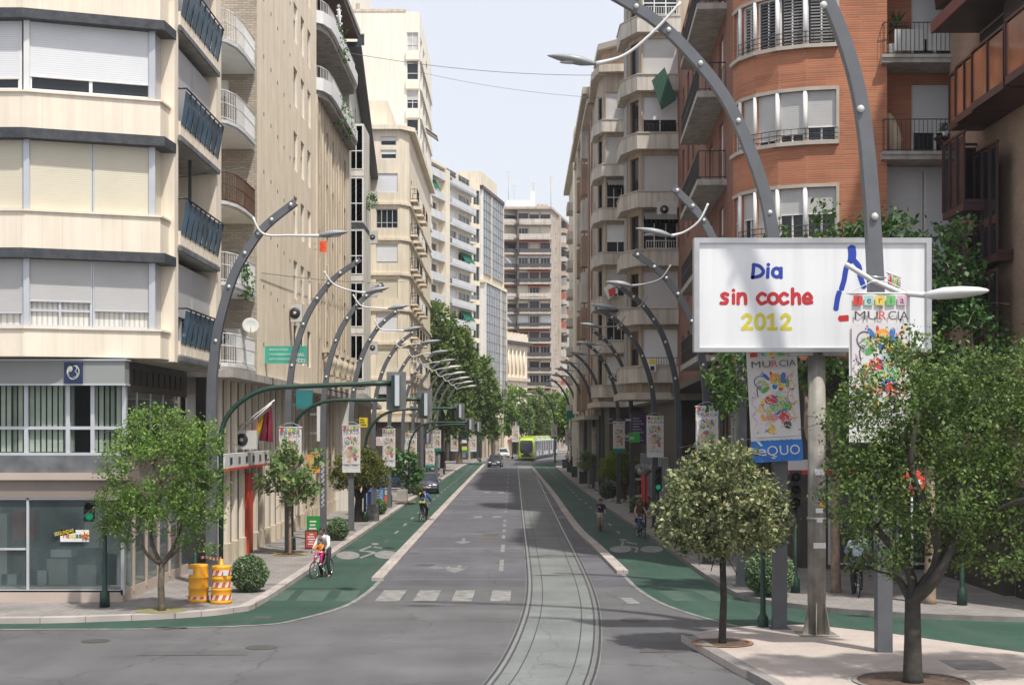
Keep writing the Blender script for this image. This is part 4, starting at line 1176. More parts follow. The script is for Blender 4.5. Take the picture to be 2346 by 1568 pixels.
for u in (.6, 3.2, 5.8):
    me, sm = window_mesh(2.2, 2.9, n=2, frame=alu, fr=.06, behind=glass_shop); link('shop_window', me, R1.root, T((9.3 + u, 44.5, .3)))
R1.finish()
# --- tan block with stacked bays
R2 = Building('bay_window_building', 'tan apartment building with stacked grey bay parapets, shutters and striped awnings', 'apartment building',
              [(6.0, 104), (5.9, 97.2), (6.25, 95), (7.95, 95), (7.95, 76.2), (6.05, 76.2), (6.0, 73.3), (6.55, 72), (16, 72), (16, 104)], 28.3, tanwall, z0=6.4)
stripe = mat_lines('striped awning', (.42, .40, .37), .22, 'xy', .12, .8, .5, 0, .08)
for (y0, xa, xb, xc, edge, first, u0, wid, grp) in ((72, 6.0, 6.55, 8.5, 7, 6.9, .08, 1.75, 0), (95, 5.9, 6.25, 7.95, 2, 6.7, .06, 1.5, 1)):
    for k in range(7):
        z = first + 2.94 * k
        o = .42
        pl = [(xa - o, y0 + 3.6), (xa - o, y0 + 1.2), (xb - .25, y0 - o), (xc, y0 - o), (xc, y0), (xb, y0), (xa, y0 + 1.35), (xa, y0 + 3.6)]
        b = MB(); b.prism(pl, z, z + .78, lightband); b.prism([(xa - o - .04, y0 + 3.6), (xa - o - .04, y0 + 1.2), (xb - .27, y0 - o - .05), (xc, y0 - o - .05), (xc, y0), (xb, y0), (xa, y0 + 1.35), (xa, y0 + 3.6)], z + .78, z + .84, ledge); bal = b.obj('bay_parapet', R2.root)
        st = rng.choice((.98, .98, .6, 0, .3))
        R2.win(edge, u0, z + .86, wid, 1.85, n=2 if st > .5 else 3, frame=white, drop=st, shut=rng.choice((shut_grey, shut_white, shut_grey)), bar=.4 if st < .1 else None, fr=.05)
        R2.win(edge - 1, .15, z + .9, .95, 1.75, n=1, frame=brown, drop=rng.choice((0, .5)), shut=shut_brown, fr=.05)
        if st < .5 and k < 6:
            b = MB(); b.add([(xb + .1, y0 - .05, z + 2.85), (xb + wid, y0 - .05, z + 2.85), (xb + wid, y0 - .95, z + 2.25), (xb + .1, y0 - .95, z + 2.25)], [(0, 1, 2, 3), (3, 2, 1, 0)], stripe)
            b.add([(xb + wid, y0 - .95, z + 2.25), (xb + wid, y0 - .95, z + 2.05), (xb + .1, y0 - .95, z + 2.05), (xb + .1, y0 - .95, z + 2.25)], [(0, 1, 2, 3), (3, 2, 1, 0)], stripe); b.obj('awning', R2.root)
        if rng.random() < .6 and grp == 0:
            b = MB(); railing(b, [(xb + .2, y0 - .46), (xc - .1, y0 - .46)], .45, rng.choice((white, brown, iron)), .12, .012, .018, z + .80); b.obj('railing', bal)
        b = MB(); b.box(xa - .08, xa + .0, y0 + 1.4, y0 + 3.3, z + .9, z + 2.7, shut_dim); b.obj('side_shutter', R2.root)
for k in range(7):
    z = 6.7 + 2.94 * k
    for u in (3.0, 6.5): R2.win(0, u - 2.2, z + .9, 1.2, 1.5, n=2, frame=white, drop=.4, shut=shut_grey)
b = MB(); b.prism([(5.6, 104), (5.4, 97), (5.8, 94.5), (8, 94.3), (16, 94.3), (16, 104)], 28.3, 28.8, tan2); b.prism([(6.2, 103), (6.2, 98), (8, 96), (16, 96), (16, 103)], 28.8, 30.6, br_tan); b.prism([(5.9, 103), (5.9, 97.7), (7.8, 95.7), (16, 95.7), (16, 103)], 30.6, 31, ledge); b.obj('cornice', R2.root)
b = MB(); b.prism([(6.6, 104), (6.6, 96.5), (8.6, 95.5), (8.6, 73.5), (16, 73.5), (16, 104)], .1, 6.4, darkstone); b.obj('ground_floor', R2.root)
b = MB(); b.prism([(5.5, 104), (5.45, 97), (5.85, 94.4), (7.5, 94.4), (7.5, 77), (5.5, 77), (5.5, 73), (6.2, 71.4), (8.5, 71.4), (16, 71.4), (16, 104)], 6.05, 6.4, ledge); b.obj('soffit', R2.root)
for u in (.5, 4, 7.5, 11, 14.5):
    me, sm = window_mesh(2.4, 2.6, n=2, frame=alu, fr=.06); Mq, Lq = face_matrix((8.58, 95), (8.58, 73.6)); link('shop_window', me, R2.root, Mq @ T((u, -.05, .4)))
R2.finish()
# --- further blocks
R4 = Building('striped_tan_building', 'tan apartment building with vertical brown window strips and a heavy cornice', 'apartment building', [(6.12, 130), (5.95, 104), (16, 104), (16, 130)], 29.0, tan2, z0=5.6)
for k in range(8):
    z = 6.6 + 2.85 * k
    for u in (2, 5, 9.5, 13, 17.5, 21.5): R4.win(0, u, z, 1.3, 1.6, n=2, frame=white if k % 2 else brown, drop=rng.choice((0, .5, .98)), shut=rng.choice((shut_grey, shut_brown)))
    for u in (7.2, 15.5): b = R4.part(0); b.box(u, u + 1.7, -.5, -.01, z - .5, z + 1.9, lightband if k % 2 else br_tan); b.obj('oriel', R4.root)
for u in (4, 11.6, 19.8, 24): b = R4.part(0); b.box(u, u + .9, -.08, 0, 5.6, 28, br_red); b.obj('brick_strip', R4.root)
b = R4.part(0); b.box(-.3, 26.4, -.8, 0, 29, 29.5, tan2); b.box(-.3, 26.4, -.5, 0, 28.3, 28.6, ledge); b.box(2, 20, .6, 4, 29.5, 31.2, tan2); b.obj('cornice', R4.root)
b = R4.part(0); b.box(0, 26, .4, .6, .1, 5.6, darkstone); b.box(0, 26, -.7, .4, 5.3, 5.6, ledge); b.obj('ground_floor', R4.root)
R4.finish()
R5 = Building('pale_narrow_building', 'narrow pale building with a white side wall beyond the striped tan building', 'apartment building', [(6.25, 156), (6.1, 130), (16, 130), (16, 156)], 30.2, greywhite)
for k in range(8):
    for u in (3, 8, 13, 18, 22.5): R5.win(0, u, 7 + 2.85 * k, 1.5, 1.7, n=2, frame=white, drop=rng.choice((0, .5)), shut=shut_grey)
    b = R5.part(0); b.box(12, 16, -.7, 0, 6.2 + 2.85 * k, 7.0 + 2.85 * k, lightband); b.obj('balcony', R5.root)
b = R5.part(0); b.box(0, 26, -.6, 0, 30.2, 30.6, ledge); b.box(21, 25.9, -.35, -.02, 6, 32.5, tower_m); b.obj('cornice', R5.root)
R5.finish()
R6 = Building('far_grey_building', 'far grey building half hidden behind the row of right hand lamps', 'apartment building', [(9, 200), (7.6, 172), (18, 172), (18, 200)], 27.0, tanwall)
for k in range(7):
    for u in (3, 9, 15, 21): R6.win(0, u, 6 + 2.9 * k, 2, 1.7, n=2, frame=white)
R6.finish()
# --- dark brown block at the right edge
R3 = Building('dark_brown_building', 'dark brick building with oxblood steel bay windows at the right edge', 'apartment building', [(13.3, 43.2), (13.3, 33.4), (24, 33.4), (24, 43.2)], 22.0, br_tan)
for k in range(6):
    for u in (6.4, 7.9, 9.0): R3.win(0, u, 3.6 + 3.0 * k, .42, 2.1, n=1, frame=darkstone, behind=darkin, fr=.03)
for k in range(6):
    for u in (1.2, 4.6, 8.0): R3.win(1, u, 4.2 + 3.0 * k, 1.3, 1.5, n=2, frame=darkstone, fr=.05, drop=rng.choice((0, .5)), shut=shut_dim)
M3, L3 = R3.fm(0)
rustedge = mat('rust red steel edge', (.13, .035, .03), .5, .15, 2)
def steelbay(u0, u1, out, z0, z1, pane, step=.62):
    b = MB(M3)
    b.box(u0, u1, -out, -.02, z0, z0 + .2, redbrown); b.box(u0, u1, -out, -out + .07, z1 - .07, z1, redbrown); b.box(u0, u0 + .07, -out + .07, -.02, z1 - .07, z1, redbrown)
    n = max(1, round((u1 - u0) / step))
    for j in range(n + 1):
        u = u0 + (u1 - u0) * j / n; b.box(u - .022, u + .022, -out - .015, -out + .04, z0 + .2, z1 - .07, redbrown)
    for u in (u0, u1): b.box(u - .03, u + .03, -out, -.02, z0 + .2, z0 + .3, redbrown)
    o = b.obj('steel_bay', R3.root)
    b = MB(M3)
    for j in range(n):
        a, c = u0 + (u1 - u0) * j / n + .05, u0 + (u1 - u0) * (j + 1) / n - .05
        b.quad((a, -out + .03, z0 + .22), (c, -out + .03, z0 + .22), (c, -out + .03, z1 - .12), (a, -out + .03, z1 - .12), pane)
    b.quad((u0, -.02, z0 + .22), (u0, -out + .03, z0 + .22), (u0, -out + .03, z1 - .12), (u0, -.02, z1 - .12), pane)
    b.obj('bay_glazing', R3.root)
copper = mat_glass('glass with painted brick reflection', (.25, .098, .05), .12)  # copper tone paints the reflected brick into the panes
for u0, u1, o in ((3.0, 3.85, .95), (3.9, 5.4, 1.06), (5.55, 8.0, 1.14), (8.35, 9.75, 1.22)): steelbay(u0, u1, o, 12.95, 14.55, copper, 1.0)
steelbay(2.5, 4.4, .98, 10.5, 12.7, glass); steelbay(2.5, 4.4, .9, 7.5, 10.2, glass); steelbay(3.0, 5.0, .55, 4.2, 6.8, glass); steelbay(3.6, 5.5, .45, 9.0, 12.2, glass); steelbay(3.6, 5.5, .45, 6.0, 8.8, glass)
steelbay(.2, 9.6, .5, 17.2, 19.6, glass)
b = MB(M3); b.box(2.9, 9.79, -.05, -.01, 14.7, 15.7, darkin); b.box(5.6, 9.79, -.3, -.05, 14.55, 15.8, darkstone); b.obj('dark_gallery', R3.root)
b = MB(M3); b.box(2.7, 9.85, -1.32, 0, 15.8, 16.02, darkstone); b.box(2.7, 9.85, -1.38, -1.3, 15.78, 16.12, rustedge); b.obj('projecting_roof', R3.root)
b = MB(M3); b.box(5.8, 9.8, -.06, -.01, .1, 3.0, darkin); b.box(.2, 5.6, -.3, -.01, .1, 3.9, darkstone); b.obj('ground_floor', R3.root)
R3.finish()
# blocks that close the cross street beyond the frame of the near pavement
# --- things on balconies and walls
def aircon(M, u, z, label, y=-.35, w_=.8, h=.6):
    t = thing('air_conditioner', label, 'air conditioner', M @ Vector((u, y, z)), 'air conditioners on the facades')
    b = MB(M); b.box(u, u + w_, y, y + .3, z, z + h, net); b.obj('casing', t)
    b = MB(M @ T((u + w_ * .36, y - .012, z + h / 2)) @ Matrix.Rotation(R(90), 4, 'X')); b.lathe([(.2, 0), (.22, .01), (.2, .03)], (0, 0, -.01), black, 14); b.lathe([(.06, 0), (.07, .02), (.05, .04)], (0, 0, .01), net, 8); b.obj('fan_grille', t)
    b = MB(M); b.box(u + .1, u + .15, y, y + .35, z - .06, z, steel); b.box(u + w_ - .15, u + w_ - .1, y, y + .35, z - .06, z, steel); b.obj('bracket', t)
Mb, Lb = face_matrix((-10.3, 47.8), (-8.9, 47.8))
aircon(Mb, .02, 15.75, 'air conditioner above the second rounded balcony from the top', 0, .7, .5)
aircon(Mb, .25, 7.35, 'air conditioner behind the satellite dish on the lowest rounded balcony', 0, .9, .55)
aircon(face_matrix((-9.7, 49.0), (-8.8, 49.0))[0], .1, 3.85, 'air conditioner on the shop band below the crimson flag', 0, .8, .65)
aircon(face_matrix((-8.84, 56.5), (-7.9, 56.5))[0], .05, 8.8, 'small air conditioner alone on the ribbed cladding', 0, .45, .7)
aircon(face_matrix((7.3, 71.55), (8.2, 71.55))[0], .0, 15.2, 'air conditioner on a bay of the tan building', 0, 1.0, .8)
aircon(face_matrix((7.0, 94.4), (7.9, 94.4))[0], .2, 25.9, 'air conditioner under the cornice of the tan building', 0, .8, 1.0)
for k in range(4): aircon(face_matrix((-11.3, 112), (-10.5, 112))[0], .1, (22.3, 19.2, 15.0, 10.5)[k], ('topmost', 'second', 'third', 'lowest')[k] + ' air conditioner on the grey white wall beside the cream end wall', 0, .6, 1.0)
t = thing('satellite_dish', 'white satellite dish on the lowest rounded balcony', 'satellite dish', (-8.9, 47.4, 7.6))
b = MB(Matrix.Translation((-8.68, 47.2, 7.95)) @ Matrix.Rotation(R(70), 4, 'X') @ Matrix.Rotation(R(15), 4, 'Y')); b.lathe([(.01, 0), (.13, .012), (.23, .04), (.28, .07), (.27, .078), (.17, .04), (.01, .02)], (0, 0, 0), net, 18); b.obj('dish', t)
b = MB(); b.tube([(-8.7, 47.25, 7.9), (-8.92, 47.5, 7.6)], .02, steel, 5); b.tube([(-8.65, 47.1, 7.7), (-8.6, 46.8, 7.9)], .012, steel, 5); b.obj('arm', t)
b = MB(); b.prism([(-10.2, 45.2), (-9.55, 45.2), (-9.5, 46), (-10.2, 46)], 8.25, 8.3, awn); b.add([(-10.1, 45.15, 8.5), (-9.5, 45.4, 8.3), (-9.6, 45.3, 8.12), (-10.1, 45.15, 8.12)], [(0, 1, 2, 3), (3, 2, 1, 0)], awn); tag(b.obj('parasol_awning'), 'small folded green parasol over the lowest rounded balcony', 'parasol')
# plants on balconies
lf_palm = mat_leaf('palm leaf', (.03, .07, .02), (.10, .16, .05), None, .2)
lf_ivy = mat_leaf('ivy leaf', (.045, .12, .02), (.11, .22, .05), None, .3)
terracotta = mat('terracotta', (.38, .13, .06), .8, .1, 4)
def spiky(name, label, x, y, z, h, pot, n=46, seed=1, trunk=True):
    t = thing(name, label, 'potted plant', (x, y, z)); rng = random.Random(seed)
    b = MB(); b.lathe([(.13, 0), (.19, .3), (.2, .34), (.16, .34)], (x, y, z), pot, 12); b.obj('pot', t)
    b = MB(); b.tube([(x, y, z + .3), (x + .02, y, z + h * .62)], .035, brown, 6); b.obj('stem', t)
    b = MB(); c = Vector((x + .02, y, z + h * .62))
    for k in range(n):
        a = rng.uniform(0, 2 * PI); e = rng.uniform(-.5, 1.4); L = h * .38 * rng.uniform(.7, 1.1)
        d_ = Vector((math.cos(a) * math.cos(e), math.sin(a) * math.cos(e), math.sin(e))); sd = d_.cross(Vector((0, 0, 1))).normalized() * .022
        m_ = c + d_ * L * .55; e_ = c + d_ * L - Vector((0, 0, L * .12))
        b.add([c - sd * .6, c + sd * .6, m_ + sd, m_ - sd, e_], [(0, 1, 2, 3), (3, 2, 4)], lf_palm)
    b.obj('leaves', t)
spiky('potted_yucca', 'tall spiky yucca in a pot on the upper brick balcony', 11.85, 43.9, 15.85, 1.75, white, 60, 2)
b = MB(); b.lathe([(.13, 0), (.17, .38), (.18, .4), (.14, .4)], (11.62, 43.45, 15.85), white, 14); b.ell((11.62, 43.45, 16.25), (.15, .15, .06), lf_ivy, 10, 5); tag(b.obj('white_planter'), 'white planter pot standing on the upper brick balcony', 'planter')
t = thing('folding_table', 'small wooden folding table on the lower brick balcony', 'table', (13.2, 43.5, 12.92))
b = MB(); b.box(12.95, 13.55, 43.3, 43.75, 13.42, 13.46, brown); b.obj('tabletop', t)
for s in (-1, 1): b = MB(); b.tube([(13.25 - s * .25, 43.35, 12.92), (13.25 + s * .25, 43.35, 13.42)], .02, brown, 4); b.tube([(13.25 - s * .25, 43.7, 12.92), (13.25 + s * .25, 43.7, 13.42)], .02, brown, 4); b.obj('leg', t)
t = thing('potted_plant', 'small green plant in a white pot on the folding table', 'potted plant', (13.25, 43.5, 13.46))
b = MB(); b.lathe([(.07, 0), (.1, .16), (.08, .16)], (13.25, 43.5, 13.46), white, 10); b.obj('pot', t); pts, _ = blob_points([((13.25, 43.5, 13.75), (.16, .16, .13))], 20, 8, .04, 4); link('foliage', leaf_mesh('foliage', pts, .07, lf_ivy, 4), t)
b = MB(); bz = mat('beige cloth', (.46, .38, .28), .9, .1, 3)
b.loft([[(11.75 + dx + .22 * r_ * math.cos(a), 43.75 + .22 * r_ * math.sin(a), 12.93 + z) for a in [2 * PI * q / 12 for q in range(12)]] for z, r_, dx in ((0, 1.1, 0), (.5, 1.15, .02), (.85, .9, -.04), (1.15, .62, -.12), (1.3, .3, -.16))], bz)
tag(b.obj('draped_parasol'), 'beige cloth draped over a parasol on the lower brick balcony', 'parasol')
def hanging(label, x, y, z, r, n, seed):
    pts, cl_ = blob_points([((x, y, z), r)], n, 10, .09, seed); t = thing('balcony_plant', label, 'plant', (x, y, z - r[2]))
    link('foliage', leaf_mesh('foliage', pts, .14, lf_ivy, seed), t)
    b = MB()
    for q in cl_[:10]: b.tube([(x - .1, y, z + r[2] * .4), tuple(q)], .008, brown, 4)
    b.obj('stems', t)
hanging('ivy trailing from the second lowest rounded balcony', -8.9, 47.5, 9.5, (.22, .8, .6), 26, 1)
hanging('green plants spilling over the upper white terrace', -8.45, 70, 23.5, (.3, 2.6, .7), 40, 2)
hanging('green plants spilling over the lower white terrace', -8.45, 71.5, 20.2, (.3, 3.2, .9), 46, 3)
hanging('small plant on a bay of the grey white building', -8.2, 81.5, 17.6, (.5, .5, .6), 18, 4)
hanging('flower boxes on a low bay of the tan building', 7.2, 94.3, 8.0, (.7, .3, .35), 18, 5)
b = MB(Matrix.Translation((7.0, 71.3, 22.0)) @ Matrix.Rotation(R(-28), 4, 'Y')); dg = mat_lines('dark green awning', (.012, .055, .035), .14, 'xy', .25, .8, .25, 0)
b.add([(0, 0, 0), (.9, 0, .3), (.55, -.5, -1.5), (-.35, -.5, -1.6)], [(0, 1, 2, 3), (3, 2, 1, 0)], dg); tag(b.obj('folded_awning'), 'dark green folded awning hanging from the tan building', 'awning')
for x, y, z, lab in ((6.05, 94.2, 13.9, 'white and red cloth hanging on a bay of the tan building'), ):
    b = MB(); b.add([(x, y, z), (x + .75, y - .1, z + .55), (x + .95, y - .15, z - .3), (x + .35, y - .1, z - .75)], [(0, 1, 2, 3), (3, 2, 1, 0)], white); b.add([(x + .3, y - .12, z - .1), (x + .8, y - .15, z + .1), (x + .8, y - .17, z - .4), (x + .4, y - .15, z - .6)], [(0, 1, 2, 3), (3, 2, 1, 0)], rd); tag(b.obj('hanging_cloth'), lab, 'cloth')
b = MB(); y = 71.2; b.box(X(1485, y), X(1503, y), y, y + .04, Zh(850, y), Zh(822, y), white); b.box(X(1487, y), X(1501, y), y - .01, y, Zh(833, y), Zh(823, y), yl); b.box(X(1490, y), X(1499, y), y - .01, y, Zh(848, y), Zh(838, y), navy); tag(b.obj('hanging_sign'), 'small yellow and blue sign hung on the lowest bay of the tan building', 'sign')
# wires across the street
def wire(name, label, p, q, sag, r=.02):
    b = MB(); p, q = Vector(p), Vector(q)
    b.tube([p.lerp(q, t / 14) - Vector((0, 0, sag * 4 * (t / 14) * (1 - t / 14))) for t in range(15)], r, pole_m, 4, False); tag(b.obj(name), label, 'wire')
wire('overhead_wire', 'dark sagging wire across the street from the terraced building roof to the tan building', W(802, 122, 76), W(1400, 172, 80), .35, .015)
wire('overhead_wire', 'thin pale wire high across the street below the dark sagging one', W(960, 165, 100), W(1392, 225, 96), .3, .012)
wire('overhead_wire', 'thin wire crossing the middle shuttered bay of the corner building', W(-60, 436, 35), W(560, 384, 44), .15, .014)
wire('overhead_wire', 'thin wire along the ribbed building below the orange poster', W(600, 625, 50), W(960, 640, 120), .3, .014)
# ------------------------------------------------------------------ curved street lamps
def catmull(P, k=5):
    return [Vector(p) for p in smooth([tuple(p) for p in P], k)]
PROF = [(0, 0), (.28, -.004), (.5, .0), (.58, .022), (.68, .085), (.8, .245), (.88, .44), (.94, .655), (1, 1)]
bolt_m = mat('bolt heads', (.6, .6, .58), .35, .05, 3, metal=.4)
def lamp(label, x, y, top, root, tip, group, pm, hm, wid=.27, detail=True, cap=True):
    """top, root and tip of the head are (x, z) in the plane of the lamp"""
    t = thing('street_lamp', label, 'street lamp', (x, y, .13), group)
    Lx, Lz = top[0] - x, top[1] - .13
    pts = catmull([(x + Lx * l, y, .13 + Lz * h) for h, l in PROF], 5)
    b = MB(); n = len(pts)
    b.tube(pts, [wid * (.74 - .24 * i / n) for i in range(n)], pm, 4, square=True)
    b.box(x - wid * .8, x + wid * .8, y - wid * .8, y + wid * .8, .13, .16, pm)
    if detail:
        for h in (.46, .60, .72, .82, .9, .97):
            i = min(n - 1, int(h * n)); p = pts[i]; b.ell((p.x, p.y - wid * .42, p.z), (.06, .05, .06), bolt_m, 8, 5)
    b.obj('pole', t)
    s = 1 if Lx > 0 else -1
    a0 = (x + Lx * .50, .13 + Lz * .958)
    m1 = (x + Lx * .63, .13 + Lz * .915)
    b = MB(); ap = catmull([(a0[0], y - wid * .6, a0[1]), (m1[0], y - wid * .6, m1[1]), ((m1[0] + root[0]) / 2, y - .1, root[1] + (m1[1] - root[1]) * .28), (root[0], y - .1, root[1])], 5)
    b.tube(ap, [.035] * (len(ap) - 4) + [.04, .045, .05, .055], lampwhite if pm is pole_m else hm, 6); b.obj('arm', t)
    b = MB(); d_ = Vector((tip[0] - root[0], 0, tip[1] - root[1])); L = d_.length; d_.normalize(); up = Vector((0, 1, 0)).cross(d_); up = up if up.z > 0 else -up
    secs = []
    for f, wv, hu, hd in ((0, .03, .03, .03), (.12, .09, .07, .06), (.3, .17, .11, .09), (.55, .2, .11, .08), (.8, .13, .07, .05), (.95, .05, .03, .02), (1, .008, .006, .006)):
        c = Vector((root[0], y - .1, root[1])) + d_ * L * f
        secs.append([c + Vector((0, 1, 0)) * wv * math.cos(2 * PI * q / 12) + up * ((hu if math.sin(2 * PI * q / 12) > 0 else hd) * math.sin(2 * PI * q / 12)) for q in range(12)])
    b.loft(secs, hm); head = b.obj('lamp_head', t)
    b = MB(); c = Vector((root[0], y - .1, root[1])) + d_ * L * .5 - up * .06; b.ell(c, (L * .24, .13, .03), net, 10, 5); b.obj('lens', head)
    return t
def plamp(label, bx, Y, top, root, tip, group, pm, hm, wid=.27):
    f = lambda p: (X(p[0], Y), Zh(p[1], Y))
    return lamp(label, X(bx, Y), Y, f(top), f(root), f(tip), group, pm, hm, wid)
GL, GR = 'curved lamps along the left kerb', 'curved lamps along the right kerb'
plamp('curved grey street lamp behind the yellow barrels, nearest on the left', 486, 40, (677, 463), (732, 541), (800, 532), GL, pole_m, lampgrey)
plamp('curved grey street lamp behind the young tree on the left pavement', 661, 50.9, (826, 594), (838, 671), (893, 659), GL, pole_m, lampgrey, .23)
plamp('curved grey street lamp with white graffiti beside the green board', 741, 56.2, (878, 650), (889, 708), (938, 700), GL, pole_m, lampgrey, .23)
plamp('curved grey street lamp behind the umbrella shaped tree', 805, 62, (911, 711), (925, 758), (969, 749), GL, pole_m, lampgrey, .23)
ordn = ['fifth', 'sixth', 'seventh', 'eighth', 'ninth', 'tenth', 'eleventh', 'twelfth']
for i, Y in enumerate((71.4, 80.6, 90.6, 99.7, 110, 120.5, 131, 143)):
    x = -6.95
    lamp(ordn[i] + ' curved grey lamp of the left kerb row, counted from the barrels', x, Y, (x + 2.05 + .02 * i, 9.45), (x + 2.35, 8.85), (x + 3.4, 9.0), GL, pole_m, lampgrey if i < 3 else lampwhite, .22, i < 3)
plamp('very tall curved grey lamp rising behind the white billboard', 1785, 31.3, (1330, -52), (1365, 149), (1253, 130), GR, pole_m, lampgrey, .28)
plamp('dark curved lamp whose top shows left of the billboard corner', 1698, 40, (1543, 430), (1537, 541), (1455, 524), GR, pole_m, lampgrey, .26)
plamp('dark curved lamp carrying the banner above the pale green clipped tree', 1619, 46.8, (1452, 578), (1446, 655), (1386, 646), GR, pole_dark, lampgrey, .25)
plamp('dark curved lamp between the two nearest right hand banners', 1554, 54.9, (1412, 652), (1415, 708), (1352, 698), GR, pole_dark, lampgrey, .24)
plamp('dark curved lamp carrying the banner beside the purple panel', 1500, 63.8, (1364, 703), (1372, 749), (1328, 741), GR, pole_dark, lampgrey, .24)
for i, Y in enumerate((75.8, 85.4, 97, 108, 120, 133, 148)):
    x = 6.4 - (.2 if i > 1 else 0)
    lamp(('sixth', 'seventh', 'eighth', 'ninth', 'tenth', 'eleventh', 'twelfth')[i] + ' dark curved lamp of the right kerb row, counted from the billboard', x, Y, (x - 2.15, 9.85), (x - 1.95, 9.05), (x - 3.0, 9.2), GR, pole_dark, lampgrey, .23, i < 2)
for i, (x, Y, s) in enumerate(((-4.9, 205, 1), (5.8, 192, -1), (3.2, 250, -1))):
    lamp(('far curved lamp by the recycling bins', 'far curved lamp at the bend on the right pavement', 'far curved lamp beyond the green tram')[i], x, Y, (x + s * 2.6, 10), (x + s * 3, 9.3), (x + s * 4.0, 9.4), 'far lamps at the bend', pole_dark, lampwhite, .22, False)
# big square post in front of the billboard
PX, PY = X(2024, 28), 28.0
t = thing('street_lamp', 'thick square lamp post curving up before the billboard, with a low side lamp', 'street lamp', (PX, PY, .15), GR)
b = MB(); f = lambda px_, py_: (X(px_, PY), PY, Zh(py_, PY))
pp = catmull([f(2024, 1507), f(2021, 1100), f(2008, 700), f(1994, 440), f(1972, 240), f(1932, 90), f(1880, -25), f(1810, -120), f(1700, -215)], 5)
b.tube(pp, [.205] * 10 + [.2 - .002 * i for i in range(len(pp) - 10)], pole_m, 4, square=True)
for px_, py_ in ((2002, 497), (1970, 251), (1885, 14)): b.ell((X(px_, PY - .1), PY - .17, Zh(py_, PY - .1)), (.075, .05, .075), bolt_m, 10, 6)
b.obj('pole', t)
b = MB(); b.tube([W(1938, 605, 27.6), W(2000, 643, 27.75), W(2068, 672, 27.6), W(2125, 676, 27.2)], [.05, .055, .055, .06], lampwhite, 8)
b.tube([W(1984, 632, 27.7), W(2030, 636, 27.7)], .015, steel, 5); b.obj('arm', t)
b = MB(); A_, B_ = W(2118, 677, 27.2), W(2266, 665, 26.6); d_ = (B_ - A_); L = d_.length; d_.normalize(); sd = d_.cross(Vector((0, 0, 1))).normalized(); up = sd.cross(d_)
b.loft([[A_ + d_ * L * q + sd * wv * math.cos(2 * PI * j / 14) + up * (hu if math.sin(2 * PI * j / 14) > 0 else hd) * math.sin(2 * PI * j / 14) for j in range(14)] for q, wv, hu, hd in ((0, .04, .05, .05), (.1, .1, .09, .08), (.32, .2, .13, .1), (.6, .22, .12, .1), (.85, .14, .08, .07), (.96, .06, .04, .04), (1, .01, .01, .01))], lampwhite); b.obj('lamp_head', t)

# ------------------------------------------------------------------ banners
cloth_w = mat('white banner cloth', (.70, .695, .69), .8, .05, 2)
cloth_p = mat('pale pink banner print', (.66, .625, .635), .8, .06, 3)
CL = {k: mat('print ' + k, v, .8, .12, 6) for k, v in dict(red=(.62, .06, .045), teal=(.36, .58, .54), yel=(.72, .52, .10), grn=(.16, .45, .15), pink=(.62, .40, .50), blue=(.05, .17, .50), org=(.75, .33, .07), leaf=(.10, .38, .08), ink=(.09, .07, .09), dgrn=(.01, .20, .12), rose=(.60, .28, .26), lime=(.42, .55, .22), equo=(.035, .18, .56)).items()}
def poly_disc(b, x, z, rx, rz, y, m, rot=0, n=14):
    c, s = math.cos(rot), math.sin(rot)
    b.add([(x + rx * math.cos(2 * PI * k / n) * c - rz * math.sin(2 * PI * k / n) * s, y, z + rx * math.cos(2 * PI * k / n) * s + rz * math.sin(2 * PI * k / n) * c) for k in range(n)], [tuple(range(n))], m)
def squiggle(b, pts, w_, y, m):
    for i in range(len(pts) - 1):
        p, q = pts[i], pts[i + 1]; D = math.hypot(q[0] - p[0], q[1] - p[1]) or 1e-6; nx, nz = -(q[1] - p[1]) / D * w_, (q[0] - p[0]) / D * w_
        ex, ez = (q[0] - p[0]) / D * w_ * .6, (q[1] - p[1]) / D * w_ * .6; yy = y - .0003 * (i % 2)
        b.add([(p[0] - nx - ex, yy, p[1] - nz - ez), (q[0] - nx + ex, yy, q[1] - nz + ez), (q[0] + nx + ex, yy, q[1] + nz + ez), (p[0] + nx - ex, yy, p[1] + nz - ez)], [(0, 1, 2, 3)], m)
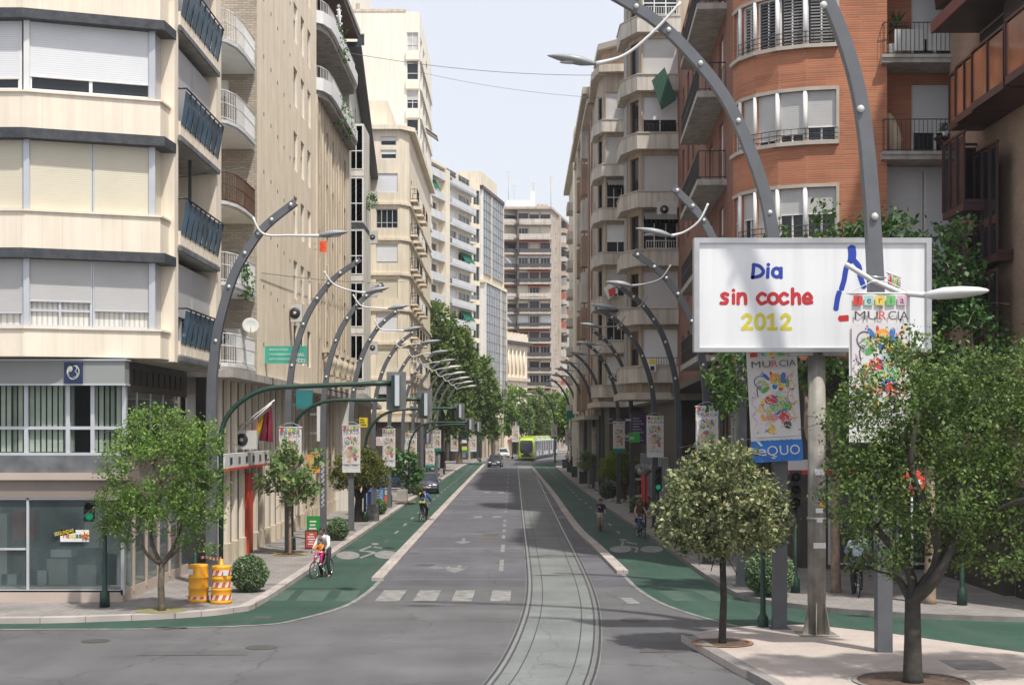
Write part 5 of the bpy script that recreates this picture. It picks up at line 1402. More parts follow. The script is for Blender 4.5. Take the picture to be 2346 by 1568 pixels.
def banner_mesh(h=2.35, foot=None):
    """1 m wide banner hanging down from z=0, facing -y"""
    b = MB(); w_ = 1.0
    cols = 8; vs = []
    for j in range(7):
        for i in range(cols + 1): vs.append((-.5 + i / cols, .012 * math.sin(j * 1.1) + .01 * math.sin(i * 1.7 + j), -h * j / 6))
    fs = [(j * (cols + 1) + i, (j + 1) * (cols + 1) + i, (j + 1) * (cols + 1) + i + 1, j * (cols + 1) + i + 1) for j in range(6) for i in range(cols)]
    b.add(vs, fs, cloth_w, True)
    y = -.032
    for i, (ch, k) in enumerate(zip('feria', ('red', 'teal', 'yel', 'grn', 'pink'))):
        x = -.36 + .18 * i; b.quad((x - .075, y, -.18), (x + .075, y, -.18), (x + .075, y, -.03), (x - .075, y, -.03), CL[k]); b.text(ch, x, y - .003, -.15, .16, CL['ink'])
    b.text('de', 0.02, y, -.235, .075, CL['ink'])
    b.text('MU', -.225, y, -.41, .2, CL['ink'], width=.38); b.text('R', .045, y, -.41, .2, CL['red'], width=.12); b.text('CIA', .30, y, -.41, .2, CL['ink'], width=.33)
    b.quad((-.46, y, -1.93), (.47, y, -1.93), (.47, y, -.46), (-.46, y, -.46), cloth_p)
    y -= .004
    # the printed figure: flower head, leaves, harlequin body
    def D(x, z, rx, rz, k, rot=0.0, dy=0.0): poly_disc(b, x, z, rx * .84, rz * .84, y - dy, CL[k], rot)
    D(-.14, -.62, .12, .045, 'blue', -.9); D(-.2, -.75, .14, .05, 'lime', -.4); D(-.16, -.9, .12, .06, 'leaf', .7); D(.2, -.62, .06, .1, 'blue', -.2); D(.27, -.78, .05, .12, 'leaf', .1); D(-.04, -.56, .03, .07, 'red', .1)
    D(.04, -.66, .14, .13, 'org', .2, .001); D(.06, -.70, .1, .09, 'yel', 0, .002); D(.05, -.68, .025, .03, 'ink', 0, .003); D(.2, -.72, .08, .07, 'blue', .3, .0015); D(.02, -.84, .06, .07, 'blue', 0, .001); D(.16, -.84, .07, .1, 'yel', 0, .001); D(.14, -.9, .05, .05, 'red', 0, .002); D(.12, -.98, .12, .05, 'teal', .1, .001)
    D(-.05, -1.12, .17, .13, 'red', .2, .001); D(.14, -1.14, .1, .13, 'lime', -.2, .002); D(-.03, -1.32, .2, .13, 'lime', .4, .002); D(.24, -1.28, .12, .13, 'leaf', -.5, .001); D(.1, -1.4, .18, .06, 'blue', .2, .0008); D(-.26, -1.25, .05, .2, 'yel', -.3, .0005); D(-.24, -1.5, .05, .1, 'org', .3)
    D(-.06, -1.52, .16, .1, 'rose', .1, .002); D(.18, -1.5, .12, .14, 'red', .2, .003); D(-.08, -1.76, .09, .12, 'yel', -.1, .001); D(.24, -1.68, .09, .11, 'ink', .5, .001)
    def curl(pts, k, w_=.012): squiggle(b, pts, w_, y - .005, CL[k])
    curl([(-.3 + .1 * math.cos(t) * (1 - t / 14), -.62 - .035 * t + .07 * math.sin(t)) for t in [k * .5 for k in range(22)]], 'ink', .009)
    curl([(.33 + .07 * math.cos(t), -.6 - .05 * t + .07 * math.sin(t)) for t in [k * .55 for k in range(40)]], 'rose', .009)
    curl([(.4 + .05 * math.cos(t + 1), -.55 - .055 * t + .05 * math.sin(t + 1)) for t in [k * .55 for k in range(38)]], 'yel', .009)
    curl([(-.4 + .04 * math.sin(t * 1.3), -.95 - .06 * t) for t in [k * .6 for k in range(22)]], 'pink', .01)
    rg = random.Random(9)
    for k in range(120):
        cx_, cz_ = rg.choice(((-.05, -1.12), (.14, -1.14), (-.03, -1.32), (.22, -1.28), (-.06, -1.52), (.18, -1.5), (-.08, -1.74), (.05, -.72), (.2, -.75), (-.2, -.8), (-.26, -1.3), (.24, -1.66)))
        cx_ += rg.uniform(-.1, .1); cz_ += rg.uniform(-.1, .1); a_ = rg.uniform(0, PI); l_ = rg.uniform(.03, .075)
        squiggle(b, [(cx_ - l_ * math.cos(a_), cz_ - l_ * math.sin(a_)), (cx_ + l_ * math.cos(a_), cz_ + l_ * math.sin(a_))], rg.uniform(.004, .009), y - .0075 - .0001 * (k % 9), CL[rg.choice(('ink', 'blue', 'red', 'yel', 'leaf', 'rose', 'lime', 'blue'))] if k % 4 else cloth_p)
    for k in range(46):
        D(rg.uniform(-.44, .44), rg.uniform(-1.9, -.5), rg.uniform(.008, .022), rg.uniform(.006, .02), rg.choice(('red', 'blue', 'yel', 'rose', 'ink', 'teal', 'org', 'grn')), rg.uniform(0, 3), -.002)
    for k in range(9): x = -.4 + .095 * k; b.quad((x, y, -2.03), (x + .06, y, -2.03), (x + .06, y, -2.0), (x, y, -2.0), CL['ink'] if k % 4 else CL['teal'])
    if foot == 'green': b.quad((-.5, y - .004, -h), (.5, y - .004, -h), (.5, y - .004, -h + .3), (-.5, y - .004, -h + .3), CL['dgrn'])
    if foot == 'blue': b.quad((-.5, y - .004, -h), (.5, y - .004, -h), (.5, y - .004, -h + .25), (-.5, y - .004, -h + .25), CL['equo'])
    if foot == 'equo':
        b.quad((-.51, y - .004, -h - .02), (.51, y - .004, -h - .02), (.51, y - .004, -h + .44), (-.51, y - .004, -h + .44), CL['equo'])
        b.text('e', -.31, y - .008, -h + .12, .32, cloth_w, width=.2, bold=.004); b.text('Q', -.09, y - .008, -h + .12, .30, cloth_w, width=.21, bold=-.004); b.text('U', .14, y - .008, -h + .12, .30, cloth_w, width=.17); b.text('O', .355, y - .008, -h + .12, .30, cloth_w, width=.2)
        squiggle(b, [(-.42, -h + .5), (-.30, -h + .34)], .02, y - .009, cloth_w); squiggle(b, [(-.13, -h + .06), (-.05, -h + .06)], .014, y - .009, cloth_w)
    return b.mesh('cloth')
BM = {f: banner_mesh(2.35 if f != 'equo' else 2.45, f) for f in (None, 'green', 'blue', 'equo')}
def banner(label, x, y, ztop, w_, foot, rz=0.0, sz=None, tilt=0.0, cords=True, group='fair banners hung on the lamp posts'):
    t = thing('banner', label, 'banner', (x, y, ztop), group)
    M = T((x, y, ztop)) @ Matrix.Rotation(rz, 4, 'Z') @ Matrix.Rotation(tilt, 4, 'Y') @ Matrix.Diagonal((w_, 1, sz or w_, 1))
    link('cloth', BM[foot], t, M)
    b = MB(M); b.tube([(-.54, 0, .012), (.54, 0, .012)], .016 / w_, white, 6)
    b.obj('hanging_bar', t)
    if cords:
        b = MB(M); b.tube([(-.5, 0, .02), (-.12, 0, .2), (.12, 0, .2), (.5, 0, .02)], .008, lampwhite, 4, smooth=False); b.obj('cord', t)
    return t
yb = lambda Y: Y - .24
def pbanner(label, px_, Y, py_, w_, foot, sz=None, dx=0.0): banner(label, X(px_, yb(Y)) + dx, yb(Y), Zh(py_, yb(Y)), w_, foot, sz=sz)
pbanner('white and green footed fair banner behind the young tree on the left', 665, 50.9, 979, .80, 'green', .84)
pbanner('white fair banner above the umbrella shaped tree', 805, 62, 975, .78, None, .86)
pbanner('white fair banner left of the second young tree', 891, 80.6, 983, .72, None, .9)
pbanner('white fair banner just above the second young tree', 942, 99.7, 992, .80, None, .86)
pbanner('lower white fair banner with a green foot above the parked dark hatchback', 985, 120.5, 1018, .75, 'green', .84)
pbanner('white fair banner beside the red poster', 1001, 131, 986, .75, 'green', .8)
banner('shaded fair banner in front of the dark tree trunks', X(1041, 160), 160, Zh(990, 160), .85, None, sz=.9)
banner('small far fair banner by the recycling bins', X(1084, 204), 204, Zh(996, 204), .95, None, sz=1.0)
banner('small fair banner hanging over the green tram front', X(1181, 215), 215, Zh(976, 215), 1.1, None, sz=1.0)
banner('small fair banner hanging over the tail of the tram', X(1270, 190), 190, Zh(972, 190), .75, 'green', sz=.8)
pbanner('shaded fair banner with MURCIA lettering nearest the clipped pale tree', 1620, 46.8, 931, .74, 'green', .76)
pbanner('shaded fair banner right of the purple panel', 1501, 63.8, 953, .76, None, .78)
pbanner('shaded fair banner left of the purple panel', 1418, 85.4, 966, .70, 'green', .78)
pbanner('long shaded fair banner left of the ball tree', 1368, 108, 979, .80, None, .88)
pbanner('shaded fair banner with a blue foot further down the right kerb', 1332, 133, 985, .85, 'blue', .8)
pbanner('last small shaded fair banner on the right kerb', 1304, 148, 982, .8, None, .72)
banner('large fair banner with a blue party strip below the billboard', X(1767, 31.0), 31.0, Zh(797, 31.0), 1.10, 'equo', sz=1.0, tilt=R(-3), cords=False)
banner('large fair banner on the square post, half hidden by the big leafy tree', X(2015, 27.5), 27.5, Zh(673, 27.5), 1.18, None, sz=1.22)
banner('second fair banner hung slanting behind the square post', X(2052, 28.6), 28.75, Zh(628, 28.5), 1.1, None, rz=R(62), sz=1.2, cords=False)

# ------------------------------------------------------------------ billboard
BY = 30.0
t = thing('billboard', 'large white billboard with hand painted Dia sin coche 2012 in blue, red and yellow', 'billboard', (X(1870, 30.3), 30.3, .15))
bbw = mat('white board', (.72, .73, .745), .55, .05, .7, streak=.05)
x0, x1, z0, z1 = X(1590, BY), X(2133, BY), Zh(806, BY), Zh(545, BY)
b = MB(); b.box(x0 + .06, x1 - .06, BY + .0, BY + .2, z0 + .05, z1 - .05, bbw)
def ink(px_, py_): return (X(1539 + px_ * .3616, BY), Zh(486 + py_ * .3616, BY))
kk = [0]
def stroke(pts, m, w_=.037, closed=False):
    P = [ink(*p) for p in pts]
    P = [tuple(q) for q in smooth(P, 4)] if len(P) > 2 and not closed else P
    for i, p in enumerate(P):
        kk[0] += 1; poly_disc(b, p[0], p[1], w_, w_, BY - .003 - .0004 * (kk[0] % 11), m, 0, 12)
        if i + 1 < len(P): kk[0] += 1; squiggle(b, [p, P[i + 1]], w_, BY - .003 - .0004 * (kk[0] % 11), m)
def ring(cx, cz, rx, rz, m): stroke([(cx + rx * math.cos(2 * PI * k / 16), cz + rz * math.sin(2 * PI * k / 16)) for k in range(17)], m, closed=True)
bl, re_, ye = mat('blue lettering', (.018, .05, .36), .6, .05), mat('red lettering', (.50, .025, .03), .6, .05), mat('yellow lettering', (.60, .52, .05), .6, .05)
stroke([(518, 332), (516, 372), (511, 413)], bl); stroke([(518, 332), (556, 342), (580, 374), (560, 402), (511, 413)], bl); stroke([(610, 357), (607, 411)], bl); stroke([(612, 331), (612, 332)], bl); ring(664, 382, 25, 27, bl); stroke([(692, 355), (692, 413)], bl)
stroke([(354, 522), (335, 515), (318, 526), (330, 543), (350, 556), (342, 575), (312, 575)], re_); stroke([(391, 522), (391, 576)], re_); stroke([(391, 494), (391, 495)], re_); stroke([(421, 516), (420, 578)], re_); stroke([(421, 545), (438, 519), (460, 521), (467, 545), (468, 578)], re_)
for cx in (543, 682): stroke([(cx + 50, 524), (cx + 25, 515), (cx, 545), (cx + 22, 578), (cx + 53, 568)], re_)
ring(642, 547, 29, 31, re_); stroke([(765, 486), (765, 578)], re_); stroke([(765, 545), (785, 519), (805, 526), (809, 578)], re_); stroke([(836, 549), (884, 545), (862, 514), (835, 540), (846, 574), (886, 570)], re_)
for cx in (0, 245): stroke([(451 + cx, 668), (474 + cx, 649), (499 + cx, 668), (482 + cx, 702), (450 + cx, 737)], ye); stroke([(450 + cx, 737), (507 + cx, 737)], ye)
ring(560, 693, 28, 45, ye); stroke([(612, 664), (637, 649)], ye); stroke([(637, 649), (637, 738)], ye); stroke([(612, 738), (661, 738)], ye)
stroke([(1140, 232), (1143, 262), (1141, 296)], bl, .085); stroke([(1134, 305), (1106, 352), (1092, 425), (1076, 482)], bl, .055); stroke([(1150, 300), (1185, 345), (1194, 405), (1216, 470)], bl, .055); stroke([(1060, 510), (1050, 545), (1040, 608)], bl, .055); stroke([(1072, 673), (1108, 670)], re_, .065)
b.obj('panel', t)
b = MB(); fw = .11
b.box(x0, x1, BY - .05, BY + .24, z1 - fw, z1, steel); b.box(x0, x1, BY - .05, BY + .24, z0, z0 + fw * .8, steel); b.box(x0, x0 + fw, BY - .05, BY + .24, z0 + fw * .8, z1 - fw, steel); b.box(x1 - fw, x1, BY - .05, BY + .24, z0 + fw * .8, z1 - fw, steel); b.obj('frame', t)
postm = mat('weathered steel post', (.285, .265, .235), .6, .35, 2.5, metal=.25, streak=.5)
b = MB(); c = (X(1872, 30.3), 30.35, .15); b.lathe([(.195, 0), (.19, 2.5), (.185, z0 - .1)], c, postm, 18); b.lathe([(.21, 2.45), (.21, 2.5)], c, steel, 18)
b.box(c[0] - .6, c[0] + .6, 30.2, 30.5, z0 - .06, z0 + .3, steel)
b.obj('post', t)
b = MB()
for k in range(6):
    a = k * PI / 3 + .3; dx, dy = math.cos(a), math.sin(a)
    b.add([(c[0] + dx * .2 - dy * .012, c[1] + dy * .2 + dx * .012, .15), (c[0] + dx * .34 - dy * .012, c[1] + dy * .34 + dx * .012, .15), (c[0] + dx * .2 - dy * .012, c[1] + dy * .2 + dx * .012, .85), (c[0] + dx * .2 + dy * .012, c[1] + dy * .2 - dx * .012, .15), (c[0] + dx * .34 + dy * .012, c[1] + dy * .34 - dx * .012, .15), (c[0] + dx * .2 + dy * .012, c[1] + dy * .2 - dx * .012, .85)], [(0, 1, 2), (5, 4, 3), (1, 4, 5, 2)], postm)
b.box(c[0] - .4, c[0] + .4, c[1] - .4, c[1] + .4, .15, .17, postm); b.obj('base_plate', t)
for z, w_, h in ((3.55, .2, .13), (2.75, .16, .10), (2.55, .12, .1), (2.0, .26, .12)): b = MB(); b.box(c[0] + .02 - w_ / 2, c[0] + .02 + w_ / 2, c[1] - .21, c[1] - .195, z, z + h, cloth_w); b.obj('sticker', t)
b = MB(); b.box(c[0] + .02, c[0] + .14, c[1] - .211, c[1] - .196, 2.88, 2.97, CL['org']); b.obj('sticker', t)

# ------------------------------------------------------------------ traffic lights
grey_back = mat('grey back board', (.15, .155, .155), .6, .2, 3)
def cantilever(label, bx, Y, arcpx, plate, group='traffic lights on long arms', detail=True):
    x = X(bx, Y); t = thing('traffic_light', label, 'traffic light', (x, Y, .13), group)
    b = MB(); b.tube([(x, Y, .13)] + [W(a, c, Y) for a, c in smooth(arcpx, 4)], .066, dgreen, 8); b.lathe([(.16, 0), (.15, .4), (.1, .5)], (x, Y, .13), dgreen, 10); b.obj('arm', t)
    a0, a1, c0, c1 = X(plate[0], Y), X(plate[1], Y), Zh(plate[3], Y), Zh(plate[2], Y)
    b = MB(); b.box(a0, a1, Y + .05, Y + .07, c0, c1, grey_back); b.obj('back_board', t)
    m_ = (a0 + a1) / 2; q = (a1 - a0) * .2
    b = MB(); b.box(m_ - q, m_ + q, Y - .25, Y + .04, c0 + (c1 - c0) * .1, c1 - (c1 - c0) * .1, dgreen); b.box(m_ - q * .1, m_ + q * 1.05, Y - .30, Y - .26, c0 + (c1 - c0) * .1, c1 - (c1 - c0) * .1, alu)
    for k in range(3): z = c0 + (c1 - c0) * (.24 + .26 * k); b.tube([(m_, Y + .08, z), (m_, Y + .28, z - .02)], .12, black, 10, False)
    b.obj('signal_head', t)
    return t
cantilever('traffic light on the nearest and longest dark green arm over the left lanes', 506, 38, [(506, 1010), (513, 968), (545, 925), (605, 892), (700, 884), (895, 877)], (885, 930, 851, 938))
cantilever('traffic light on the second dark green arm, behind the nearest one', 668, 52, [(670, 1010), (680, 962), (712, 932), (760, 917), (850, 916), (962, 914)], (957, 990, 894, 958))
cantilever('traffic light on the third dark green arm above the umbrella shaped tree', 836, 68, [(836, 1030), (842, 995), (862, 962), (895, 942), (950, 936), (1045, 935)], (1041, 1064, 923, 960))
cantilever('small traffic light on the fourth dark green arm over the parked hatchback', 936, 98, [(936, 1030), (942, 1005), (960, 978), (990, 968), (1075, 967)], (1066, 1086, 957, 986))
cantilever('small traffic light on the far arm beside the recycling bins', 965, 118, [(965, 1030), (968, 1005), (985, 985), (1015, 973), (1092, 972)], (1087, 1102, 964, 990))
cantilever('tiny far traffic light above the white car', 1100, 196, [(1100, 1030), (1102, 1008), (1115, 992), (1130, 986), (1144, 985)], (1139, 1151, 975, 996))
cantilever('tiny far traffic light left of the tram banner', 1174, 216, [(1174, 1030), (1174, 1000), (1175, 990), (1178, 982)], (1175, 1186, 965, 984))
gl_green = mat_emit('green signal', (.02, .36, .19), .35)
def signal(label, x, y, z0, ztop, lit=None, head=(3, .2, .92), facing=0.0, base=.13, group='traffic lights on short posts', off=0.0):
    t = thing('traffic_light', label, 'traffic light', (x, y, base), group)
    b = MB(); b.lathe([(.13, 0), (.12, .35), (.075, .42), (.06, .5), (.055, z0 - base + .1)], (x, y, base), dgreen, 12); b.obj('post', t)
    b = MB(T((x + off, y, 0)) @ Matrix.Rotation(facing, 4, 'Z')); n, w_, h = head
    b.box(-w_ * .75, w_ * .75, -.16, .08, z0, ztop, black)
    hh = (ztop - z0) / n
    for k in range(n):
        z = z0 + hh * (k + .5); b.M = T((x + off, y, 0)) @ Matrix.Rotation(facing, 4, 'Z') @ T((0, -.165, z)) @ Matrix.Rotation(R(90), 4, 'X')
        b.lathe([(w_ * .52, 0), (w_ * .5, .012)], (0, 0, 0), gl_green if lit == k else darkstone, 14)
        b.M = T((x + off, y, 0)) @ Matrix.Rotation(facing, 4, 'Z') @ T((0, -.16, z))
        b.tube([(0, 0, 0), (0, -.2, -.01)], w_ * .58, black if k != lit else dgreen, 12, False)
    b.obj('signal_head', t)
signal('pedestrian light with a lit green lamp on a dark green post before the shop front', X(240, 35.2), 35.2, 2.25, 2.78, 0, (2, .18, .5), R(15), off=-.38)
signal('three lamp traffic light right of the blue party strip', X(1822, 38.3), 38.3, 2.42, 3.42, None, (3, .21, 1), R(-8))
signal('three lamp traffic light with a lit green lamp beside the clipped ball tree', 6.25, 61, 1.9, 2.95, 0, (3, .2, 1), 0)
signal('short dark green post with a small signal under the big leafy tree', X(2204, 35.6), 35.6, 2.2, 2.9, None, (2, .18, .5), R(20))
signal('dark green signal post behind the trunk of the pale clipped tree', X(1748, 31.55), 31.55, 2.9, 3.8, None, (3, .2, 1), R(160), .005)
b = MB(); x, y = X(423, 35.6) - .05, 37.0; b.lathe([(.07, 0), (.06, .05), (.055, 1.15), (.02, 1.2)], (x, y, .13), dgreen, 10); tag(b.obj('bollard_post'), 'dark green bollard post left of the yellow barrels', 'bollard')
# ------------------------------------------------------------------ barrels
bar_y = mat('orange yellow plastic', (.78, .36, .02), .45, .08, 3)
bar_w = mat('white reflective tape', (.70, .62, .55), .5, .12, 6); bar_r = mat('red reflective tape', (.55, .10, .05), .5, .12, 6)
def barrel(label, x, y, stripes):
    t = thing('traffic_barrel', label, 'traffic barrel', (x, y, .13), 'yellow traffic barrels')
    b = MB(); b.lathe([(.27, 0), (.27, .08), (.25, .1), (.25, .32), (.262, .34), (.262, .37), (.245, .40), (.245, .6), (.258, .62), (.258, .65), (.245, .68), (.24, .90), (.245, .93), (.225, .955)] + ([(.05, .965), (.048, 1.1), (.03, 1.12)] if len(stripes) > 1 else [(.02, .965)]), (x, y, .13), bar_y, 22); b.obj('drum', t)
    for z in stripes:
        b = MB(); n = 18
        for k in range(n):
            a0, a1 = 2 * PI * k / n, 2 * PI * (k + 1) / n; r = .2675 if z < .1 else .2665 - (.012 if z > .38 else 0) ; s = .22
            b.add([(x + r * math.cos(a0), y + r * math.sin(a0), .13 + z), (x + r * math.cos(a1), y + r * math.sin(a1), .13 + z), (x + r * math.cos(a1 + s), y + r * math.sin(a1 + s), .13 + z + .13), (x + r * math.cos(a0 + s), y + r * math.sin(a0 + s), .13 + z + .13)], [(0, 1, 2, 3)], bar_w if k % 2 else bar_r)
        b.obj('reflective_band', t)
    b = MB(); b.box(x + (.1 if len(stripes) > 1 else -.2), x + (.22 if len(stripes) > 1 else -.08), y - .262, y - .25, .13 + .72, .13 + .86, cloth_w); b.obj('sticker', t)
barrel('plain yellow barrel with a single striped band at its foot', X(455, 36.3), 36.3, (.02,))
barrel('yellow barrel with three red and white striped bands', X(507, 36.0), 36.0, (.10, .42, .72))
b = MB(); pts = catmull([(X(455, 36.3) + .05, 36.3, 1.22), (X(475, 36.1), 36.15, 1.25), (X(490, 36), 36.1, 1.2), (X(507, 36), 36.0, 1.24)], 4)
for i in range(len(pts) - 1): p, q = pts[i], pts[i + 1]; b.add([p, q, q + Vector((0, 0, .07)), p + Vector((0, 0, .07))], [(0, 1, 2, 3), (3, 2, 1, 0)], bar_w if i % 2 else bar_r)
tag(b.obj('barrier_tape'), 'red and white tape strung between the two yellow barrels', 'tape')
# ------------------------------------------------------------------ boards, boxes, signs on the pavements
def board(name, label, px_, Y, py0, py1, wpx, m, cat='sign board', frame_m=None, trim=None, rz=0.0, thick=.12, group=None):
    x = X(px_, Y); w_ = wpx / F * Y / 2; z0, z1 = max(.13, Zh(py1, Y)), Zh(py0, Y)
    t = thing(name, label, cat, (x, Y, z0), group)
    M = T((x, Y, 0)) @ Matrix.Rotation(rz, 4, 'Z')
    b = MB(M); b.box(-w_, w_, -thick / 2, thick / 2, z0, z1, frame_m or black); b.box(-w_ * .9, w_ * .9, -thick * .9, thick * .9, z0 - .0, z0 + .05, frame_m or black); b.obj('frame', t)
    b = MB(M); e = .05 * (z1 - z0); b.box(-w_ + e, w_ - e, -thick / 2 - .012, -thick / 2 - .002, z0 + e * 1.6, z1 - e, m)
    if trim:
        rg = random.Random(int(px_)); h = z1 - z0
        for k in range(5): zz = z0 + h * (.25 + .13 * k); b.box(-w_ * .6 * rg.uniform(.5, 1), w_ * .6 * rg.uniform(.4, 1), -thick / 2 - .017, -thick / 2 - .013, zz, zz + h * .06, trim)
    b.obj('panel', t)
    return t
boardred = mat('red poster', (.50, .07, .045), .5, .15, 4); boardgrn = mat('green poster', (.02, .26, .045), .5, .12, 3); boardorg = mat('orange board', (.60, .12, .045), .5, .1, 3)
board('sign_board', 'red pavement board standing in front of the green one', 714, 52.4, 1214, 1265, 30, boardred, trim=cloth_w)
board('sign_board', 'green pavement board with white marks behind the red one', 718, 55.2, 1181, 1250, 30, boardgrn, frame_m=boardgrn, trim=cloth_w)
board('sign_board', 'orange board behind the small clipped bush on the left', 889, 82, 1133, 1164, 19, boardorg)
board('sign_board', 'pale blue and red pavement board near the parked hatchback', 997, 121, 1084, 1102, 9, mat('pale poster', (.42, .42, .47), .5, .3, 9), trim=boardred, frame_m=steel)
board('sign_board', 'smaller pale blue and red pavement board further along', 1011, 135, 1072, 1090, 8, MATS['pale poster'], trim=boardred, frame_m=steel)
board('sign_board', 'pale blue and red pavement board on the shaded right pavement', 1367, 103, 1102, 1124, 10, MATS['pale poster'], trim=boardred)
board('advert_panel', 'advert panel of a bus shelter with a bright blue picture', 1008, 147, 1038, 1074, 14, mat('blue advert', (.10, .30, .45), .4, .5, 5), 'advert', trim=CL['org'])
board('advert_panel', 'small red advert panel at the end of the bus shelter', 1018, 146, 1060, 1074, 7, boardred, 'advert', trim=cloth_w)
board('utility_cabinet', 'grey cabinet behind the trunk of the umbrella shaped tree', 855, 68.6, 1155, 1199, 25, grey_back, 'cabinet', frame_m=grey_back, thick=.6)
board('planter_box', 'grey planter box at the foot of the second young tree', 922, 85, 1121, 1147, 22, concrete, 'planter', frame_m=concrete, thick=.8)
board('utility_cabinet', 'dark blue container behind the grey cabinet', 852, 78, 1122, 1165, 20, navy, 'container', frame_m=CL['blue'], thick=.9)
board('paper_bin', 'pale blue topped container beside the orange board', 868, 84, 1118, 1155, 24, mat('pale blue', (.25, .36, .42), .5, .2, 3), 'container', frame_m=CL['blue'], thick=.8, trim=black)
board('poster_panel', 'tall poster panel with a red flower picture under the traffic arms', 992, 140, 983, 1017, 32, mat('poster grey', (.45, .5, .53), .5, .1, 3), 'advert', frame_m=black, trim=boardred)
t = board('info_totem', 'navy, white and yellow information totem beyond the bus shelter', 1061, 196, 989, 1052, 19, cloth_w, 'sign', frame_m=grey_back, trim=dgreen)
b = MB(); x, Y = X(1061, 196), 195.85; b.box(x - .55, x + .55, Y - .03, Y, Zh(1021, Y), Zh(993, Y), navy); b.box(x - .5, x + .5, Y - .035, Y - .03, Zh(1014, Y), Zh(1007, Y), cloth_w); b.box(x - .55, x + .55, Y - .03, Y, Zh(1030, Y), Zh(1022, Y), yl); b.box(x - .75, x + .75, Y - .3, Y + .3, Zh(1037, Y), Zh(1031, Y), CL['dgrn']); b.obj('header', t)
for k, (px_, Y) in enumerate(((1336, 117), (1317.5, 133), (1305.5, 150), (1294.5, 165))):
    t = thing('litter_bin', ('nearest', 'second', 'third', 'farthest')[k] + ' dark planter bin in the row along the shaded right kerb', 'bin', (X(px_, Y), Y, .13), 'dark bins along the right kerb'); x = X(px_, Y)
    b = MB(); b.prism([(x - .32, Y - .3), (x + .32, Y - .3), (x + .32, Y + .3), (x - .32, Y + .3)], .13, 1.05, pole_dark); b.obj('body', t)
    b = MB(); b.box(x - .36, x + .36, Y - .34, Y + .34, 1.05, 1.12, black); b.obj('rim', t)
x, Y = X(1738, 45), 45.0
t = thing('litter_bin', 'dark litter bin beside the big clipped bush on the right', 'bin', (7.7, 43, .13)); b = MB(); b.lathe([(.25, 0), (.3, .85), (.31, .9)], (7.6, 43.5, .13), pole_dark, 14); b.obj('body', t); b = MB(); b.lathe([(.33, .9), (.33, .97), (.2, 1.02)], (7.6, 43.5, .13), black, 14); b.obj('rim', t)
# hanging and projecting signs
def psign(name, label, px0, px1, py0, py1, Y, m, cat='sign', lines=None, th=.06, words=()):
    t = thing(name, label, cat, (X(px0, Y), Y, Zh(py1, Y)))
    b = MB(); a, c, z0, z1 = X(px0, Y), X(px1, Y), Zh(py1, Y), Zh(py0, Y); b.box(a, c, Y, Y + th, z0, z1, m)
    if lines:
        n, lm = lines
        for k in range(n): zz = z1 - (z1 - z0) * (.16 + .8 * k / n); b.box(a + (c - a) * .1, a + (c - a) * (.55 + .3 * ((k * 7) % 3) / 2), Y - .008, Y - .002, zz - (z1 - z0) * .35 / n, zz, lm)
    for w_, fx, fz, sz, wm in words: b.text(w_, a + (c - a) * fx, Y - .012, z0 + (z1 - z0) * fz, sz, wm, bold=.01)
    b.obj('panel', t)
    b = MB(); b.box(a - .3, a + .05, Y + .01, Y + .05, z0 + (z1 - z0) * .2, z0 + (z1 - z0) * .26, steel); b.box(a - .3, a + .05, Y + .01, Y + .05, z1 - (z1 - z0) * .26, z1 - (z1 - z0) * .2, steel); b.obj('bracket', t)
sea = mat('sea green sign', (.06, .36, .27), .5, .08, 2)
psign('projecting_sign', 'sea green projecting sign with faded white lettering on the ribbed building', 607, 703, 792, 832, 51.0, sea, words=(('CIAL', .82, .40, .19, cloth_w), ('RALES', .80, .06, .19, cloth_w)), lines=(3, mat('faded sign letters', (.22, .48, .40), .6, .2, 3)))
psign('projecting_sign', 'small orange red vertical sign hung under the nearest lamp head', 732, 748, 552, 577, 62, mat('orange sign', (.85, .12, .02), .5, .05), lines=(4, CL['red']))
psign('projecting_sign', 'teal and white box sign above the banner of the young tree', 678, 715, 893, 936, 57, mat('teal sign', (.03, .20, .22), .5, .2, 2), th=.3)
psign('projecting_sign', 'white vertical panel sign beside the teal box sign', 726, 738, 930, 1010, 61, cloth_w)
psign('projecting_sign', 'orange and crimson shop panel behind the young tree', 703, 745, 1040, 1082, 60, CL['org'], words=())
psign('projecting_sign', 'yellow lettered sign under the dark ledge of the terraced building', 823, 842, 956, 978, 76, yl, lines=(3, brown))
psign('projecting_sign', 'small white notice board beside the third left banner', 862, 878, 1000, 1020, 84, cloth_w, lines=(3, CL['rose']))
psign('projecting_sign', 'green and navy sign hung high on the far right kerb', 1298, 1316, 940, 960, 140, CL['dgrn'])
purple = mat('purple panel', (.055, .022, .075), .5, .15, 2)
psign('wall_panel', 'tall purple panel with pale lines of lettering on the shaded right side', 1446, 1480, 945, 1016, 73, purple, lines=(9, mat('pale lilac letters', (.30, .27, .36), .6, .2, 4)), th=.2)
psign('projecting_sign', 'bright green square sign left of the purple panel', 1440, 1466, 990, 1013, 72.6, mat('bright green sign', (.04, .35, .06), .5, .1), words=(('m', .3, .3, .3, cloth_w),))
psign('projecting_sign', 'navy sign with a yellow edge behind the shaded banner', 1403, 1436, 955, 972, 87, navy)
psign('wall_panel', 'narrow red panel beside the ball tree on the right', 1470, 1484, 1080, 1152, 70, CL['red'], th=.2)
psign('shop_sign', 'white shop sign with a red lower edge behind the billboard post', 1806, 1950, 1052, 1076, 44.0, cloth_w, 'shop sign')
b = MB(); b.box(X(1806, 43.95), X(1990, 43.95), 43.9, 44.0, Zh(1086, 44), Zh(1076, 44), rd); tag(b.obj('awning_edge'), 'red awning edge under the white shop sign behind the billboard post', 'awning')
b = MB()
